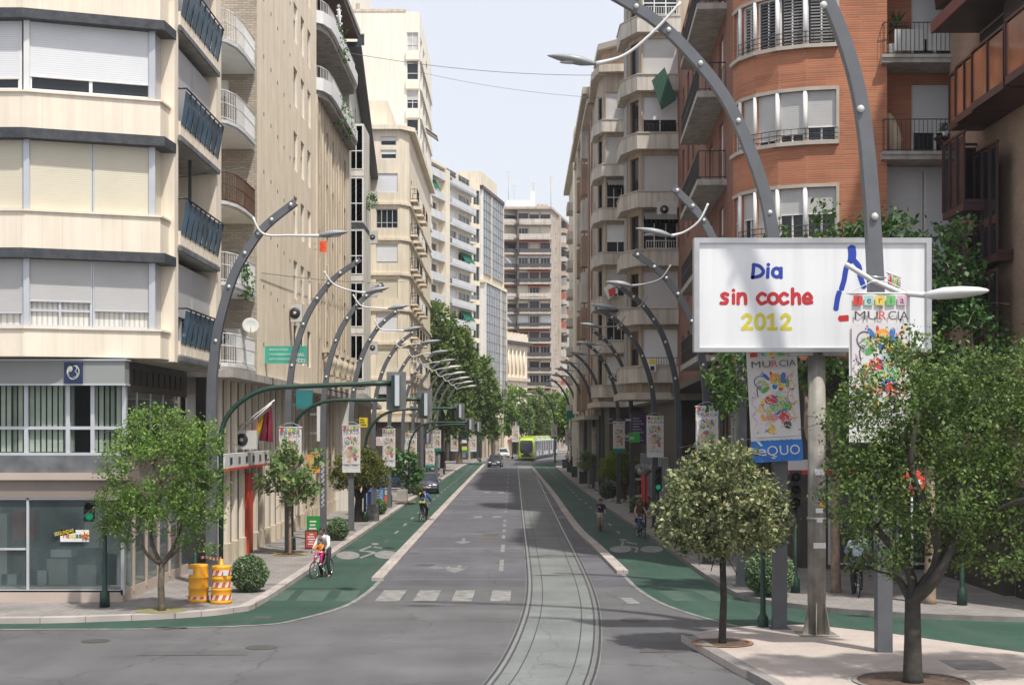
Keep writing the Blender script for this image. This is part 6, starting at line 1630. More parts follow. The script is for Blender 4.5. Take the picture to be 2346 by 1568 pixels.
for dx, dz, r in ((0, 0, .2), (.22, .06, .2), (.42, .0, .22), (.6, .05, .17), (.3, -.14, .2), (.1, -.12, .18)):
    b.M = T((X(1464, 64) + dx, 64, Zh(1072, 64) + dz)) @ Matrix.Rotation(R(90), 4, 'X'); b.lathe([(r, 0), (r, .04 + .004 * dx)], (0, 0, 0), grey_back if r > .19 else concrete, 18)
b.M = I4; b.tube([(X(1464, 64) + .3, 64.05, .13), (X(1464, 64) + .3, 64.05, 2.6)], .04, black, 6); tag(b.obj('cloud_sign'), 'grey cloud shaped sign on a thin post below the banner of the purple panel', 'sign')
# no entry sign inside the leafy tree
t = thing('road_sign', 'round red and white no entry sign glimpsed through the big leafy tree', 'road sign', (X(2090, 33.2), 33.2, .13))
x, z = X(2090, 33.1), Zh(1103, 33.1)
b = MB(T((x, 33.1, z)) @ Matrix.Rotation(R(90), 4, 'X')); b.lathe([(.30, -.01), (.30, .012), (.27, .014)], (0, 0, 0), CL['red'], 24); b.M = I4; b.box(x - .2, x + .2, 33.07, 33.083, z - .05, z + .05, cloth_w); b.obj('disc', t)
b = MB(); b.tube([(x, 33.15, .13), (x, 33.15, z + .3)], .03, steel, 8); b.obj('post', t)
# flags
def flag(label, px_, Y, pts, bands, seed, group='flags on the ribbed building'):
    t = thing('flag', label, 'flag', (-9.3, Y, 4), group)
    rg = random.Random(seed); cols = 7; rows = 6
    tl, tr, br_, bl_ = [W(a, c, Y) for a, c in pts]
    b = MB(); vs = []
    for j in range(rows + 1):
        for i in range(cols + 1):
            p = tl.lerp(tr, i / cols).lerp(bl_.lerp(br_, i / cols), j / rows); p.y += .12 * math.sin(i * 1.9 + seed) + .04 * math.sin(j); vs.append(p)
    for j in range(rows):
        for i in range(cols):
            q = [vs[j * (cols + 1) + i], vs[(j + 1) * (cols + 1) + i], vs[(j + 1) * (cols + 1) + i + 1], vs[j * (cols + 1) + i + 1]]
            b.add(q, [(0, 1, 2, 3)], bands[min(len(bands) - 1, i * len(bands) // cols)])
    b.obj('cloth', t)
    b = MB(); e = tr + (tr - bl_).normalized() * .3; b.tube([(-9.5, Y + .1, e.z - 1.0), tuple(e)], .025, lampwhite, 6); b.obj('flagpole', t)
crim = mat('crimson flag', (.17, .012, .03), .8, .15, 4)
flag('crimson flag hanging from the ribbed building above the shop band', 605, 49, ((603, 950), (622, 934), (625, 1012), (592, 1008)), (crim, crim, crim), 1)
flag('red and yellow flag hanging behind the crimson one', 590, 49.6, ((598, 955), (612, 940), (600, 1000), (573, 1000)), (CL['red'], yl, yl, CL['red']), 2)
# graffiti marks on the lamp post
b = MB(); x, Y = X(741, 56), 55.99
for k in range(9): squiggle(b, [(x - .07 + .02 * (k % 3), 1.5 + .2 * k), (x + .06, 1.58 + .2 * k), (x - .05, 1.66 + .2 * k), (x + .05, 1.72 + .2 * k)], .012, Y - .2, lampwhite)
tag(b.obj('graffiti'), 'white scrawled graffiti on the lamp post beside the green board', 'graffiti')
# far kiosk, recycling containers, bus shelter
t = thing('kiosk', 'dark green kiosk with a striped awning behind the white car', 'kiosk', (X(1175, 262), 262, .13)); x = X(1172, 262)
b = MB(); b.box(x - 2.2, x + 2.2, 262, 265, .13, 2.6, dgreen); b.obj('body', t); b = MB(); b.box(x - 2.6, x + 2.6, 261, 265.2, 2.6, 3.0, dgreen); b.obj('roof', t)
b = MB(); b.add([(x - .5, 261.9, 3.3), (x + 2.6, 261.9, 3.3), (x + 3.2, 259.6, 2.7), (x - .9, 259.6, 2.7)], [(0, 1, 2, 3), (3, 2, 1, 0)], redawn); b.obj('awning', t)
for k, (c_, nm) in enumerate(((CL['blue'], 'blue'), (yl, 'yellow'), (CL['dgrn'], 'green'))):
    Y = 236 + 4.2 * k; x = X(1112 + 5 * k, Y)
    t = thing('recycling_container', 'grey recycling container with a %s domed lid' % nm, 'recycling container', (x, Y, .0), 'recycling containers by the kerb')
    b = MB(); b.loft([[(x + sx * a, Y + sy * d__, z) for sx, sy in ((-1, -1), (1, -1), (1, 1), (-1, 1))] for z, a, d__ in ((.12, .8, .6), (1.2, .95, .75))], concrete, False); b.obj('body', t)
    b = MB(); b.ell((x, Y, 1.2), (1.0, .8, .55), c_, 14, 8); b.obj('lid', t)
t = thing('bus_shelter', 'dark bus shelter on the left pavement beyond the parked hatchback', 'bus shelter', (X(1055, 138), 138, .13)); x = -6.9
b = MB(); b.box(x - 1.2, x + .5, 134, 141, 2.45, 2.6, black); b.obj('roof', t); b = MB(); b.box(x - 1.15, x - 1.1, 134.2, 140.8, .3, 2.4, glass); b.obj('glass_back', t)
for yy in (134.2, 140.7): b = MB(); b.box(x - 1.2, x - 1.1, yy, yy + .1, .13, 2.45, black); b.obj('leg', t)
b = MB(); b.box(x - 1.0, x - .6, 135, 139, .5, .56, steel); b.obj('bench', t)
# ------------------------------------------------------------------ trees and bushes
bark = mat('grey brown bark', (.11, .085, .065), .95, .35, 7, bump=.6)
bark_d = mat('dark bark', (.04, .036, .03), .95, .3, 8, bump=.6)
bark_t = mat('tan bark', (.26, .19, .135), .9, .3, 5, bump=.4)
bark_o = mat('mossy bark', (.12, .10, .03), .95, .35, 6, bump=.6)
lf_bright = mat_leaf('fresh green leaf', (.08, .165, .03), (.29, .42, .10), (.165, .28, .055), .4)
lf_young = mat_leaf('pale green leaf', (0.114, 0.215, 0.072), (0.343, 0.429, 0.172), (0.186, 0.286, 0.100), .35)
lf_olive = mat_leaf('olive leaf', (0.086, 0.122, 0.018), (0.272, 0.257, 0.051), (0.143, 0.172, 0.029), .3)
lf_pale = mat_leaf('yellow variegated leaf', (.055, .10, .045), (.47, .44, .23), (.18, .225, .085), .25)
lf_dark = mat_leaf('dark small leaf', (.04, .085, .018), (.20, .285, .07), (.095, .16, .035), .33)
lf_shade = mat_leaf('shade darkened leaf', (0.027, 0.075, 0.018), (0.083, 0.180, 0.045), None, .3)  # green darkened to paint in the shade behind the billboard
lf_mid = mat_leaf('plane tree leaf', (.055, .11, .02), (.25, .34, .075), (.125, .20, .04), .38)
lf_mid2 = mat_leaf('fresh plane leaf', (.06, .12, .02), (.24, .36, .075), (.13, .22, .04), .38)
lf_box = mat_leaf('box bush leaf', (0.099, 0.153, 0.081), (0.234, 0.324, 0.153), (0.153, 0.234, 0.108), .2)
lf_lime = mat_leaf('lime clipped leaf', (0.111, 0.169, 0.007), (0.286, 0.351, 0.026), (0.182, 0.247, 0.013), .3)
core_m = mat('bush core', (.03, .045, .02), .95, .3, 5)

make_tree('leafy_tree', 'airy bright green tree standing at the pavement corner before the shop front', (-8.5, 34.5, .13), .085, 1.15,
          [((-.1, 0, 3.35), (1.45, 1.3, 1.3)), ((-.95, 0, 2.45), (.75, .8, .75)), ((.85, 0, 2.75), (.75, .8, 1.05)), ((-.2, 0, 4.3), (1.0, .95, .65)), ((.7, 0, 4.1), (.8, .8, .6)), ((0, 0, 2.4), (1.0, .9, .6)), ((-1.1, 0, 1.9), (.5, .5, .4)), ((.9, 0, 1.7), (.5, .5, .5))],
          380, 48, .095, .072, lf_bright, bark, 3, 13)
pit(-8.5, 34.5, .62, m=mat('dry grass pit', (.20, .18, .085), .95, .3, 6))
make_tree('young_tree', 'young tree with loose pale leaves tied to a stake in front of the second lamp', (X(664, 50), 50.0, .13), .055, 1.9,
          [((0, 0, 3.0), (.85, .8, .75)), ((-.7, 0, 2.7), (.45, .5, .5)), ((.7, 0, 2.55), (.5, .5, .45)), ((.95, 0, 3.3), (.25, .3, .5)), ((-.2, 0, 3.7), (.35, .4, .35)), ((.25, 0, 2.2), (.8, .6, .4))], 95, 13, .12, .20, lf_young, bark_t, 5, 9)
pit(X(664, 50), 50, .5, ring=yellowm, m=soil)
make_tree('umbrella_tree', 'olive umbrella shaped clipped tree with a thick dark trunk behind the bushes', (X(822, 68), 68.0, .13), .2, 1.15,
          [((0, 0, 2.6), (1.35, 1.3, .9)), ((-1.0, 0, 2.05), (.42, .6, .55)), ((1.0, 0, 2.1), (.5, .6, .6)), ((0, 0, 3.1), (.9, .9, .45)), ((0, -.7, 2.1), (.9, .4, .45))], 620, 22, .075, .085, lf_olive, bark_d, 7, 16)
make_tree('young_tree', 'second young tree in the planter box beside the parked cars', (X(930, 87), 87.0, .13), .05, 1.3,
          [((.0, 0, 2.5), (.75, .7, .65)), ((-.55, 0, 1.9), (.45, .5, .4)), ((.6, 0, 1.8), (.45, .5, .45)), ((-.5, 0, 2.9), (.3, .3, .3)), ((.1, 0, 1.3), (.6, .5, .3))], 70, 13, .13, .24, mat_leaf('clear green leaf', (.03, .11, .025), (.13, .27, .07), (.07, .18, .04), .35), bark, 9, 8)
pit(X(930, 87), 86.6, .55, ring=yellowm)
make_tree('ball_tree', 'rounded yellow green clipped tree with a fat trunk on the shaded right pavement', (X(1425, 88), 88.0, .13), .27, .85,
          [((-.1, 0, 2.15), (1.3, 1.25, .85)), ((-.9, 0, 1.75), (.5, .7, .6)), ((.8, 0, 1.8), (.5, .7, .6)), ((-.1, 0, 2.7), (.9, .9, .4))], 620, 20, .075, .085, lf_lime, bark_o, 11, 14)
b = MB(); rng = random.Random(2)
for k in range(12): a = 2 * PI * k / 12; b.ell((X(1425, 88) + .75 * math.cos(a), 88 + .6 * math.sin(a), .16), (.2, .2, .13), concrete, 8, 5)
tag(b.obj('stone_ring'), 'ring of pale stones round the fat trunk of the yellow green tree', 'stones')
make_tree('young_tree', 'slim pale young tree beside the row of dark bins on the right', (X(1349, 108), 108.0, .13), .05, 1.3,
          [((0, 0, 2.2), (.7, .7, .65)), ((.4, 0, 2.7), (.4, .4, .4)), ((-.45, 0, 1.8), (.35, .4, .4))], 70, 14, .12, .15, lf_young, bark_t, 13, 8)
pit(X(1349, 108), 108, .6, ring=yellowm)
make_tree('clipped_street_tree', 'round crowned tree with pale yellow edged leaves on a straight dark trunk on the island', (X(1655, 29.1), 29.1, .15), .075, 1.85,
          [((.0, 0, 2.9), (1.28, 1.25, 1.05)), ((-.75, 0, 2.45), (.65, .7, .6)), ((.8, 0, 2.5), (.6, .7, .65)), ((0, 0, 3.6), (.8, .8, .55)), ((0, -.5, 2.2), (1.0, .5, .4))], 900, 17, .075, .095, lf_pale, bark_d, 15, 14)
pit(X(1655, 29.1), 29.1, .55, z=.15, ring=mat('rusty ring', (.23, .12, .06), .8, .3, 5))
make_tree('big_leafy_tree', 'big dark leafed tree with a forked trunk in the right foreground of the island', (X(2091, 24.6), 24.6, .15), .155, 1.45,
          [((-.35, 0, 4.95), (.85, .9, 1.1)), ((1.1, 0, 4.55), (1.4, 1.3, 1.15)), ((-.85, 0, 3.3), (.8, .9, .85)), ((.5, 0, 3.4), (1.4, 1.2, 1.1)), ((2.4, .1, 3.7), (1.3, 1.3, 1.5)), ((.2, 0, 5.6), (.55, .6, .5)), ((-.95, 0, 4.3), (.6, .7, .8)), ((2.4, 0, 5.2), (1.5, 1.2, .8)), ((3.4, .2, 4.4), (1.2, 1.2, 1.5)), ((1.6, 0, 2.3), (1.3, 1.0, .5)), ((-.55, 0, 2.3), (.7, .7, .45))],
          900, 54, .11, .072, lf_dark, bark_d, 17, 22, twig=.008)
pit(X(2091, 24.6), 24.6, .95, z=.15, ring=kerbgrey)
make_tree('street_tree', 'tree with shade dark leaves and a pale trunk behind the right end of the billboard', (10.55, 35.9, .13), .14, 3.2,
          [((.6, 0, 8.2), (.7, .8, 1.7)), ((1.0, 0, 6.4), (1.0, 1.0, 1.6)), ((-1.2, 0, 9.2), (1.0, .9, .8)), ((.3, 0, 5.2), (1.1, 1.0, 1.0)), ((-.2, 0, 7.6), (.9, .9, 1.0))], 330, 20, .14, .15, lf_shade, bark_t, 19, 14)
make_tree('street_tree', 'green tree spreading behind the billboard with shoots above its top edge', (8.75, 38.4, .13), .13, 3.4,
          [((.2, 0, 9.1), (1.2, .8, .9)), ((-1.2, 0, 8.9), (1.0, .8, .6)), ((-2.75, 0, 5.7), (.75, .8, 1.0)), ((-1, 0, 6.6), (1.3, 1.0, 1.3)), ((-.4, 0, 10.1), (.22, .3, .5)), ((-1.6, 0, 9.6), (.25, .3, .4)), ((.6, 0, 4.9), (1.1, .9, .8)), ((-2.0, 0, 9.0), (.4, .5, .35))], 300, 18, .13, .15, mat_leaf('shaded green leaf', (.03, .08, .015), (.11, .20, .04), None, .35), bark_t, 21, 12)  # leaf colour darkened here too, shade put into the green
# the big planes further down
make_tree('plane_tree', 'tallest dark green tree rising in front of the white balcony building', (-7.9, 152, .13), .4, 4.5,
          [((-.2, 0, 15.2), (2.3, 2.6, 3.2)), ((1.2, 0, 11.5), (3.0, 3.2, 3.3)), ((.8, 0, 7.6), (3.0, 3.0, 2.6)), ((2.2, 0, 13.6), (1.6, 2, 2.0)), ((-1, 0, 9), (2.2, 2.5, 3)), ((2.4, 0, 5.2), (2.0, 2, 1.6))], 600, 20, .32, .42, lf_mid, bark, 23, 12)
make_tree('plane_tree', 'broad green tree right of the tallest one, above the traffic arms', (-6.9, 186, .13), .4, 4.2,
          [((2.6, 0, 10.5), (2.5, 2.8, 3.6)), ((1.0, 0, 12.2), (1.8, 2.2, 2.6)), ((3.2, 0, 7.6), (2.5, 2.6, 2.6)), ((1.5, 0, 6.2), (2.6, 2.5, 2)), ((3.3, 0, 4.6), (2.0, 2, 1.2))], 470, 20, .32, .45, lf_mid, bark, 25, 12)
for i, (x, y, h, s, m, lab) in enumerate(((-8.6, 204, 11.0, 2.8, lf_mid, 'dark plane tree behind the navy and yellow totem'), (-6.6, 221, 10.5, 2.7, lf_mid, 'dark plane tree beside the far recycling containers'), (-9.6, 168, 12.0, 3.0, lf_mid, 'plane tree between the two tallest ones on the left'), (-4.5, 232, 9.0, 2.4, lf_mid2, 'green tree above the recycling containers'), (-1.6, 243, 12.6, 2.7, lf_mid2, 'bright green tree in front of the classical building'), (1.0, 252, 12.6, 2.8, lf_mid2, 'bright green tree over the front of the tram'), (5.0, 282, 13.2, 2.9, lf_mid, 'green tree in front of the closing tower'), (8.6, 289, 12.6, 2.7, lf_mid2, 'green tree above the tail of the tram'), (11.8, 296, 12, 2.8, lf_mid, 'green tree at the right end of the far row'), (8.8, 214, 10.5, 2.2, lf_bright, 'green tree behind the far right lamps'))):
    rg = random.Random(40 + i)
    make_tree('plane_tree', lab, (x, y, .1), .25, h * .32, [((0, 0, h * .74), (s * .8, s, h * .26)), ((-s * .4, 0, h * .55), (s * .7, s, h * .2)), ((s * .45, 0, h * .5), (s * .7, s, h * .22)), ((rg.uniform(-.5, .5), 0, h * .4), (s, s, h * .14))], 230, 20, .3, .48, m, bark, 60 + i, 7, group='far trees at the bend', levels=False)
# small palm under the planes
t = thing('palm_tree', 'small palm with drooping fronds under the tallest dark green tree', 'palm tree', (-6.9, 141, .13))
b = MB(); b.tube([(-6.9, 141, .1), (-6.85, 141, 3.5), (-6.8, 141, 6.9)], [.26, .2, .18], bark, 8); b.obj('trunk', t)
b = MB(); rng = random.Random(4)
for k in range(22):
    a = 2 * PI * k / 22 + rng.uniform(-.1, .1); e = rng.uniform(-.2, 1.2); c = Vector((-6.8, 141, 6.9)); L = 2.2
    prev = None
    for q in range(7):
        f = q / 6; p = c + Vector((math.cos(a) * L * f * math.cos(e * (1 - f)), math.sin(a) * L * f * math.cos(e * (1 - f)), math.sin(e) * L * f - 1.5 * f * f)); sd = Vector((-math.sin(a), math.cos(a), 0)) * .28 * math.sin(PI * min(1, f * .9 + .1))
        if prev: b.add([prev[0] - prev[1], prev[0], p, p - sd], [(0, 1, 2, 3)], lf_palm); b.add([prev[0], prev[0] + prev[1], p + sd - Vector((0, 0, .08)), p], [(0, 1, 2, 3)], lf_palm)
        prev = (p, sd)
b.obj('fronds', t)
# clipped bushes
def bush(label, x, y, r, h, n, seed):
    t = thing('clipped_bush', label, 'bush', (x, y, .13), 'clipped round bushes')
    b = MB(); b.ell((x, y, .13 + h * .5), (r * .9, r * .9, h * .48), core_m, 16, 10); b.obj('dark_core', t)  # solid dark ellipsoid filling the bush, no modelled twigs
    rg = np.random.default_rng(seed); d_ = rg.normal(size=(n, 3)); d_ /= np.linalg.norm(d_, axis=1)[:, None]
    lump = 1 + .05 * np.sin(d_[:, :1] * 7 + seed) * np.cos(d_[:, 2:] * 6)
    p = np.array([x, y, .13 + h * .5]) + d_ * np.array([r, r, h * .5]) * lump * rg.uniform(.9, 1.05, (n, 1)); p = p[p[:, 2] > .16]
    link('foliage', leaf_mesh('foliage', p, .07, lf_box, seed, .1), t)
bush('round clipped bush right of the yellow barrels', X(571, 38.6), 38.6, .50, .98, 3600, 1)
bush('round clipped bush behind the man and child on the bicycle', X(774, 56.6), 56.6, .44, .9, 2800, 2)
bush('round clipped bush in front of the orange board', X(868, 74), 74, .43, .82, 2400, 3)
bush('round clipped bush beside the parked navy hatchback', X(955, 96), 96, .46, .9, 2000, 4)
bush('large round clipped bush behind the dark green signal post', X(1773, 36.9), 37.6, .63, 1.2, 4200, 5)
bush('round clipped bush behind the woman on the bicycle', X(1466, 74), 74.5, .5, 1.0, 2200, 6)
bush('round clipped bush below the ball tree', X(1394, 90), 90.5, .6, 1.1, 2200, 7)
# ------------------------------------------------------------------ cars and tram
def paint(name, c, coat=.6):
    m, n, b = _base(name, .3, .1)
    f = _ramp(n, _noise(n, _pos(n), 2.0), .88, 1.1)
    n.links.new(_scale(n, tuple(c), f), b.inputs['Base Color'])
    b.inputs['Coat Weight'].default_value = coat; b.inputs['Coat Roughness'].default_value = .08
    return m
rimm = mat('alloy rim', (.45, .45, .46), .3, .1, 6, metal=.6)
lampm = mat('headlight glass', (.75, .77, .8), .1, .05, 4)
platem = mat('number plate', (.66, .66, .64), .5, .05, 4)
redlamp = mat('tail lamp', (.4, .02, .015), .2, .1, 4)
def car(label, x, y, rz, pm, L=4.1, Wd=1.7, Ht=1.46, hatch=True, z=0.0):
    t = thing('parked_car' if 'parked' in label else 'car', label, 'car', (x, y, z))
    M = T((x, y, z)) @ Matrix.Rotation(rz, 4, 'Z')
    h = L / 2; w_ = Wd / 2
    def ring(yy, top, wb, bot=.2, wt=None):
        wt = wt or wb * .9
        pts = [(-wb * .9, bot), (-wb, bot + .12), (-wb, .55), (-wb * .985, top - .12), (-wt, top), (0, top + .03), (wt, top), (wb * .985, top - .12), (wb, .55), (wb, bot + .12), (wb * .9, bot), (0, bot - .02)]
        return [(a, yy, c) for a, c in pts]
    b = MB(M)
    b.loft([ring(-h, .56, w_ * .72, .3), ring(-h + .08, .66, w_ * .88, .22), ring(-h + .3, .74, w_ * .96, .2), ring(-h + 1.05, .9, w_, .18), ring(0, .93, w_, .18), ring(h - .7, .96, w_, .2), ring(h - .15, .92, w_ * .94, .24), ring(h, .8, w_ * .8, .34)], pm)
    b.obj('body', t)
    yb_, yt_, yr_, ye_ = -h + .95, -h + 1.72, h - (.55 if hatch else .95), h - (.12 if hatch else .45)
    def gr(yy, zz, ww): return [(-ww, yy, zz), (ww, yy, zz)]
    zb, zt = .9, Ht
    b = MB(M); wl, wt = w_ * .93, w_ * .70
    V = [(-wl, yb_, zb), (wl, yb_, zb), (wt, yt_, zt), (-wt, yt_, zt), (-wt, yr_, zt - .02), (wt, yr_, zt - .02), (wl * .95, ye_, zb + .04), (-wl * .95, ye_, zb + .04)]
    b.add(V, [(0, 1, 2, 3), (3, 2, 5, 4), (4, 5, 6, 7), (1, 6, 5, 2), (0, 3, 4, 7)], glass); b.obj('windows', t)
    b = MB(M)
    b.loft([[(-wt * q, yy, zz) for q in (1.02, .6, 0, -.6, -1.02)] + [(wt * q, yy, zz - .05) for q in (1.02, 0, -1.02)] for yy, zz in ((yt_ - .05, zt - .01), (yt_ + .2, zt + .045), (yr_ - .2, zt + .04), (yr_ + .05, zt - .01))], pm)
    for s in (-1, 1):
        b.tube([(s * wl, yb_, zb - .03), (s * wt, yt_, zt)], .045, pm, 5); b.tube([(s * wl * .95, ye_, zb), (s * wt, yr_, zt)], .07, pm, 5); mid_ = (yt_ + yr_) / 2 + .1; b.tube([(s * wl * 1.0, mid_, zb - .02), (s * wt * 1.01, mid_, zt)], .04, pm, 5)
    b.obj('roof', t)
    for s in (-1, 1):
        b = MB(M @ T((s * w_ * .62, -h + .07, .62)) @ Matrix.Rotation(s * .35, 4, 'Z')); b.ell((0, 0, 0), (.2, .09, .09), lampm, 10, 6); b.obj('headlight', t)
        b = MB(M @ T((s * w_ * .78, h - .06, .78))); b.ell((0, 0, 0), (.12, .07, .14), redlamp, 8, 6); b.obj('tail_light', t)
        b = MB(M); b.ell((s * (w_ + .08), yb_ + .25, .98), (.1, .07, .07), pm, 8, 5); b.obj('wing_mirror', t)
    b = MB(M); b.box(-w_ * .5, w_ * .5, -h - .012, -h + .05, .30, .42, black); b.box(-w_ * .42, w_ * .42, -h - .0, -h + .05, .56, .63, black); b.obj('grille', t)
    b = MB(M); b.box(-.26, .26, -h - .03, -h - .013, .43, .54, platem); b.obj('number_plate', t)
    for sx in (-1, 1):
        for yy in (-h + .8, h - .75):
            Mw = M @ T((sx * (w_ - .1), yy, .31)) @ Matrix.Rotation(R(90), 4, 'Y')
            b = MB(Mw); b.lathe([(.2, -.1), (.3, -.1), (.315, -.05), (.315, .05), (.3, .1), (.2, .1)], (0, 0, 0), rubber, 18); wh = b.obj('wheel', t)
            b = MB(Mw); b.lathe([(.2, -.105), (.19, -.11), (.05, -.12), (.05, .12), (.19, .11), (.2, .105)], (0, 0, 0), rimm, 10, False); b.obj('rim', wh)
    return t
p_black, p_navy, p_white, p_blue = paint('black car paint', (.02, .022, .03)), paint('dark navy car paint', (.035, .042, .07)), paint('white car paint', (.72, .72, .70)), paint('navy blue car paint', (.02, .035, .09))
car('black car driving towards the camera in the left lane', X(1134.5, 172), 174, R(-4), p_black)
car('white car behind the black one near the recycling containers', X(1150, 234), 236, R(14), p_white, 4.3, 1.75, 1.5)
car('dark navy hatchback parked on the left pavement edge', X(976, 101), 102.5, R(3), p_navy, 3.9, 1.68, 1.42)
car('parked navy blue car seen from its side behind the umbrella shaped tree', X(910, 105), 105, R(82), p_blue, 4.2, 1.75, 1.48, z=.13)
# tram on its track
lime = paint('lime tram paint', (.42, .56, .035)); tgrey = paint('pale tram panel', (.66, .67, .69)); tdark = mat('tram skirt', (.05, .05, .055), .6, .2, 3)
acc = [0.0]
for i in range(len(TC) - 1): acc.append(acc[-1] + math.hypot(TC[i + 1][0] - TC[i][0], TC[i + 1][1] - TC[i][1]))
def path_at(s):
    for i in range(len(TC) - 1):
        if acc[i + 1] >= s:
            f = (s - acc[i]) / (acc[i + 1] - acc[i]); return Vector((TC[i][0] + (TC[i + 1][0] - TC[i][0]) * f, TC[i][1] + (TC[i + 1][1] - TC[i][1]) * f, 0))
    return Vector((*TC[-1][:2], 0))
s0 = next(acc[i] for i in range(len(TC)) if TC[i][1] > 208)
p0 = path_at(s0)
tram = thing('tram', 'lime green and grey tram coming round the bend towards the camera', 'tram', p0)
def seg_matrix(sa, sb):
    a, c = path_at(sa), path_at(sb); d_ = (c - a); L = d_.length; d_.normalize()
    return T(a) @ Matrix(((d_.y, d_.x, 0, 0), (-d_.x, d_.y, 0, 0), (0, 0, 1, 0), (0, 0, 0, 1))), L      # local y runs back along the tram
def tr_ring(yy, zb, zt, w_, wt):
    return [(-w_, yy, zb), (-w_, yy, (zb + zt) * .5), (-w_ * .98, yy, zt - .5), (-wt, yy, zt - .1), (-wt * .8, yy, zt), (wt * .8, yy, zt), (wt, yy, zt - .1), (w_ * .98, yy, zt - .5), (w_, yy, (zb + zt) * .5), (w_, yy, zb)]
M, L = seg_matrix(s0, s0 + 3.2)
b = MB(M); b.loft([tr_ring(0, .45, 1.3, 1.0, .9), tr_ring(.05, .3, 1.6, 1.12, .98), tr_ring(.4, .28, 2.6, 1.2, 1.0), tr_ring(.8, .28, 3.15, 1.2, 1.0), tr_ring(1.3, .28, 3.35, 1.2, 1.0), tr_ring(3.2, .28, 3.38, 1.2, 1.0)], lime); b.obj('cab', tram)
b = MB(M); b.loft([[(-.82, -.03, 1.2), (.82, -.03, 1.2), (.82, .25, 1.5), (-.82, .25, 1.5)], [(-.95, .02, 1.62), (.95, .02, 1.62), (.95, .3, 1.62), (-.95, .3, 1.62)], [(-.98, .37, 2.62), (.98, .37, 2.62), (.9, .6, 2.5), (-.9, .6, 2.5)], [(-.85, .66, 3.0), (.85, .66, 3.0), (.8, .8, 2.9), (-.8, .8, 2.9)]], glass, False); b.box(-.75, .75, -.06, .1, .6, 1.15, tdark); b.obj('windscreen', tram)
b = MB(M); b.add([(-.86, -.005 + .1, 1.72), (.86, -.005 + .1, 1.72), (.84, .33, 2.5), (-.84, .33, 2.5)], [(0, 1, 2, 3)], glass_grey); b.obj('windscreen_pane', tram)
for s in (-1, 1):
    b = MB(M); b.ell((s * .6, -.06, .95), (.14, .05, .1), lampm, 8, 5); b.obj('headlight', tram)
    b = MB(M); b.add([(s * 1.205, .8, 1.1), (s * 1.205, 2.1, 1.1), (s * 1.2, 2.1, 2.85), (s * 1.2, 1.25, 2.85)], [(0, 1, 2, 3), (3, 2, 1, 0)], glass); b.obj('side_window', tram)
s = s0 + 3.3
for k, LL in enumerate((6.4, 8.2, 7.0, 8.2, 6.4)):
    M, L = seg_matrix(s + .15, s + LL - .15)
    b = MB(M); b.loft([tr_ring(0, .55, 3.3, 1.2, 1.02), tr_ring(L, .55, 3.3, 1.2, 1.02)], tgrey, False); b.obj('car_body', tram)
    b = MB(M); b.box(-1.06, 1.06, -.05, L + .05, 3.16, 3.36, lime); b.box(-1.215, 1.215, 0, L, 2.86, 2.96, lime); b.box(-.8, .8, L * .2, L * .8, 3.36, 3.62, lime); b.obj('roof_band', tram)
    b = MB(M); b.box(-1.16, 1.16, .1, L - .1, .18, .55, tdark); b.obj('skirt', tram)
    n = 2 if LL < 8 else 3
    for j in range(n):
        for sx in (-1, 1):
            y0, y1 = L * (j + .14) / n, L * (j + .86) / n; door = (j + k) % 2 == 0
            b = MB(M); b.box(sx * 1.2, sx * 1.222, y0, y1, .62 if door else 1.2, 2.78, glass); b.obj('door' if door else 'window', tram)
    M2, L2 = seg_matrix(s + LL - .2, s + LL + .2)
    b = MB(M2); b.box(-1.08, 1.08, 0, L2, .5, 3.2, tdark); b.obj('bellows', tram)
    s += LL
# ------------------------------------------------------------------ bicycles and people
skin_m = mat('skin', (.47, .27, .185), .6, .05, 8, obj=True); skin_d = mat('tanned skin', (.36, .19, .12), .6, .05, 8, obj=True)
hair_b = mat('dark hair', (.025, .018, .014), .6, .3, 20, obj=True); hair_br = mat('brown hair', (.13, .055, .028), .6, .3, 20, obj=True)
frame_b = mat('dark bicycle frame', (.03, .035, .04), .35, .1, 8); chrome = mat('chrome', (.6, .6, .6), .25, .05, 8, metal=.8)
def fab(name, c): return mat(name + ' cloth', c, .9, .10, 14, obj=True)
F_white, F_black, F_navy, F_jean, F_orange, F_pink = fab('white', (.66, .66, .68)), fab('black', (.022, .024, .03)), fab('navy', (.03, .026, .085)), fab('jean', (.075, .105, .19)), fab('orange', (.62, .21, .03)), fab('pink', (.60, .02, .17))
F_yel, F_blue, F_khaki, F_top, F_lb, F_grey, F_rose = fab('yellow', (.68, .60, .03)), fab('blue', (.05, .13, .38)), fab('khaki', (.27, .235, .20)), fab('brown', (.115, .08, .06)), fab('light blue', (.36, .41, .52)), fab('dark grey', (.035, .035, .04)), fab('rose', (.6, .36, .33))
def torus_y(b, c, Rr, r, m, n=28, k=7):
    b.tube([(c[0], c[1] + Rr * math.cos(2 * PI * i / n), c[2] + Rr * math.sin(2 * PI * i / n)) for i in range(n + 1)], r, m, k, False)
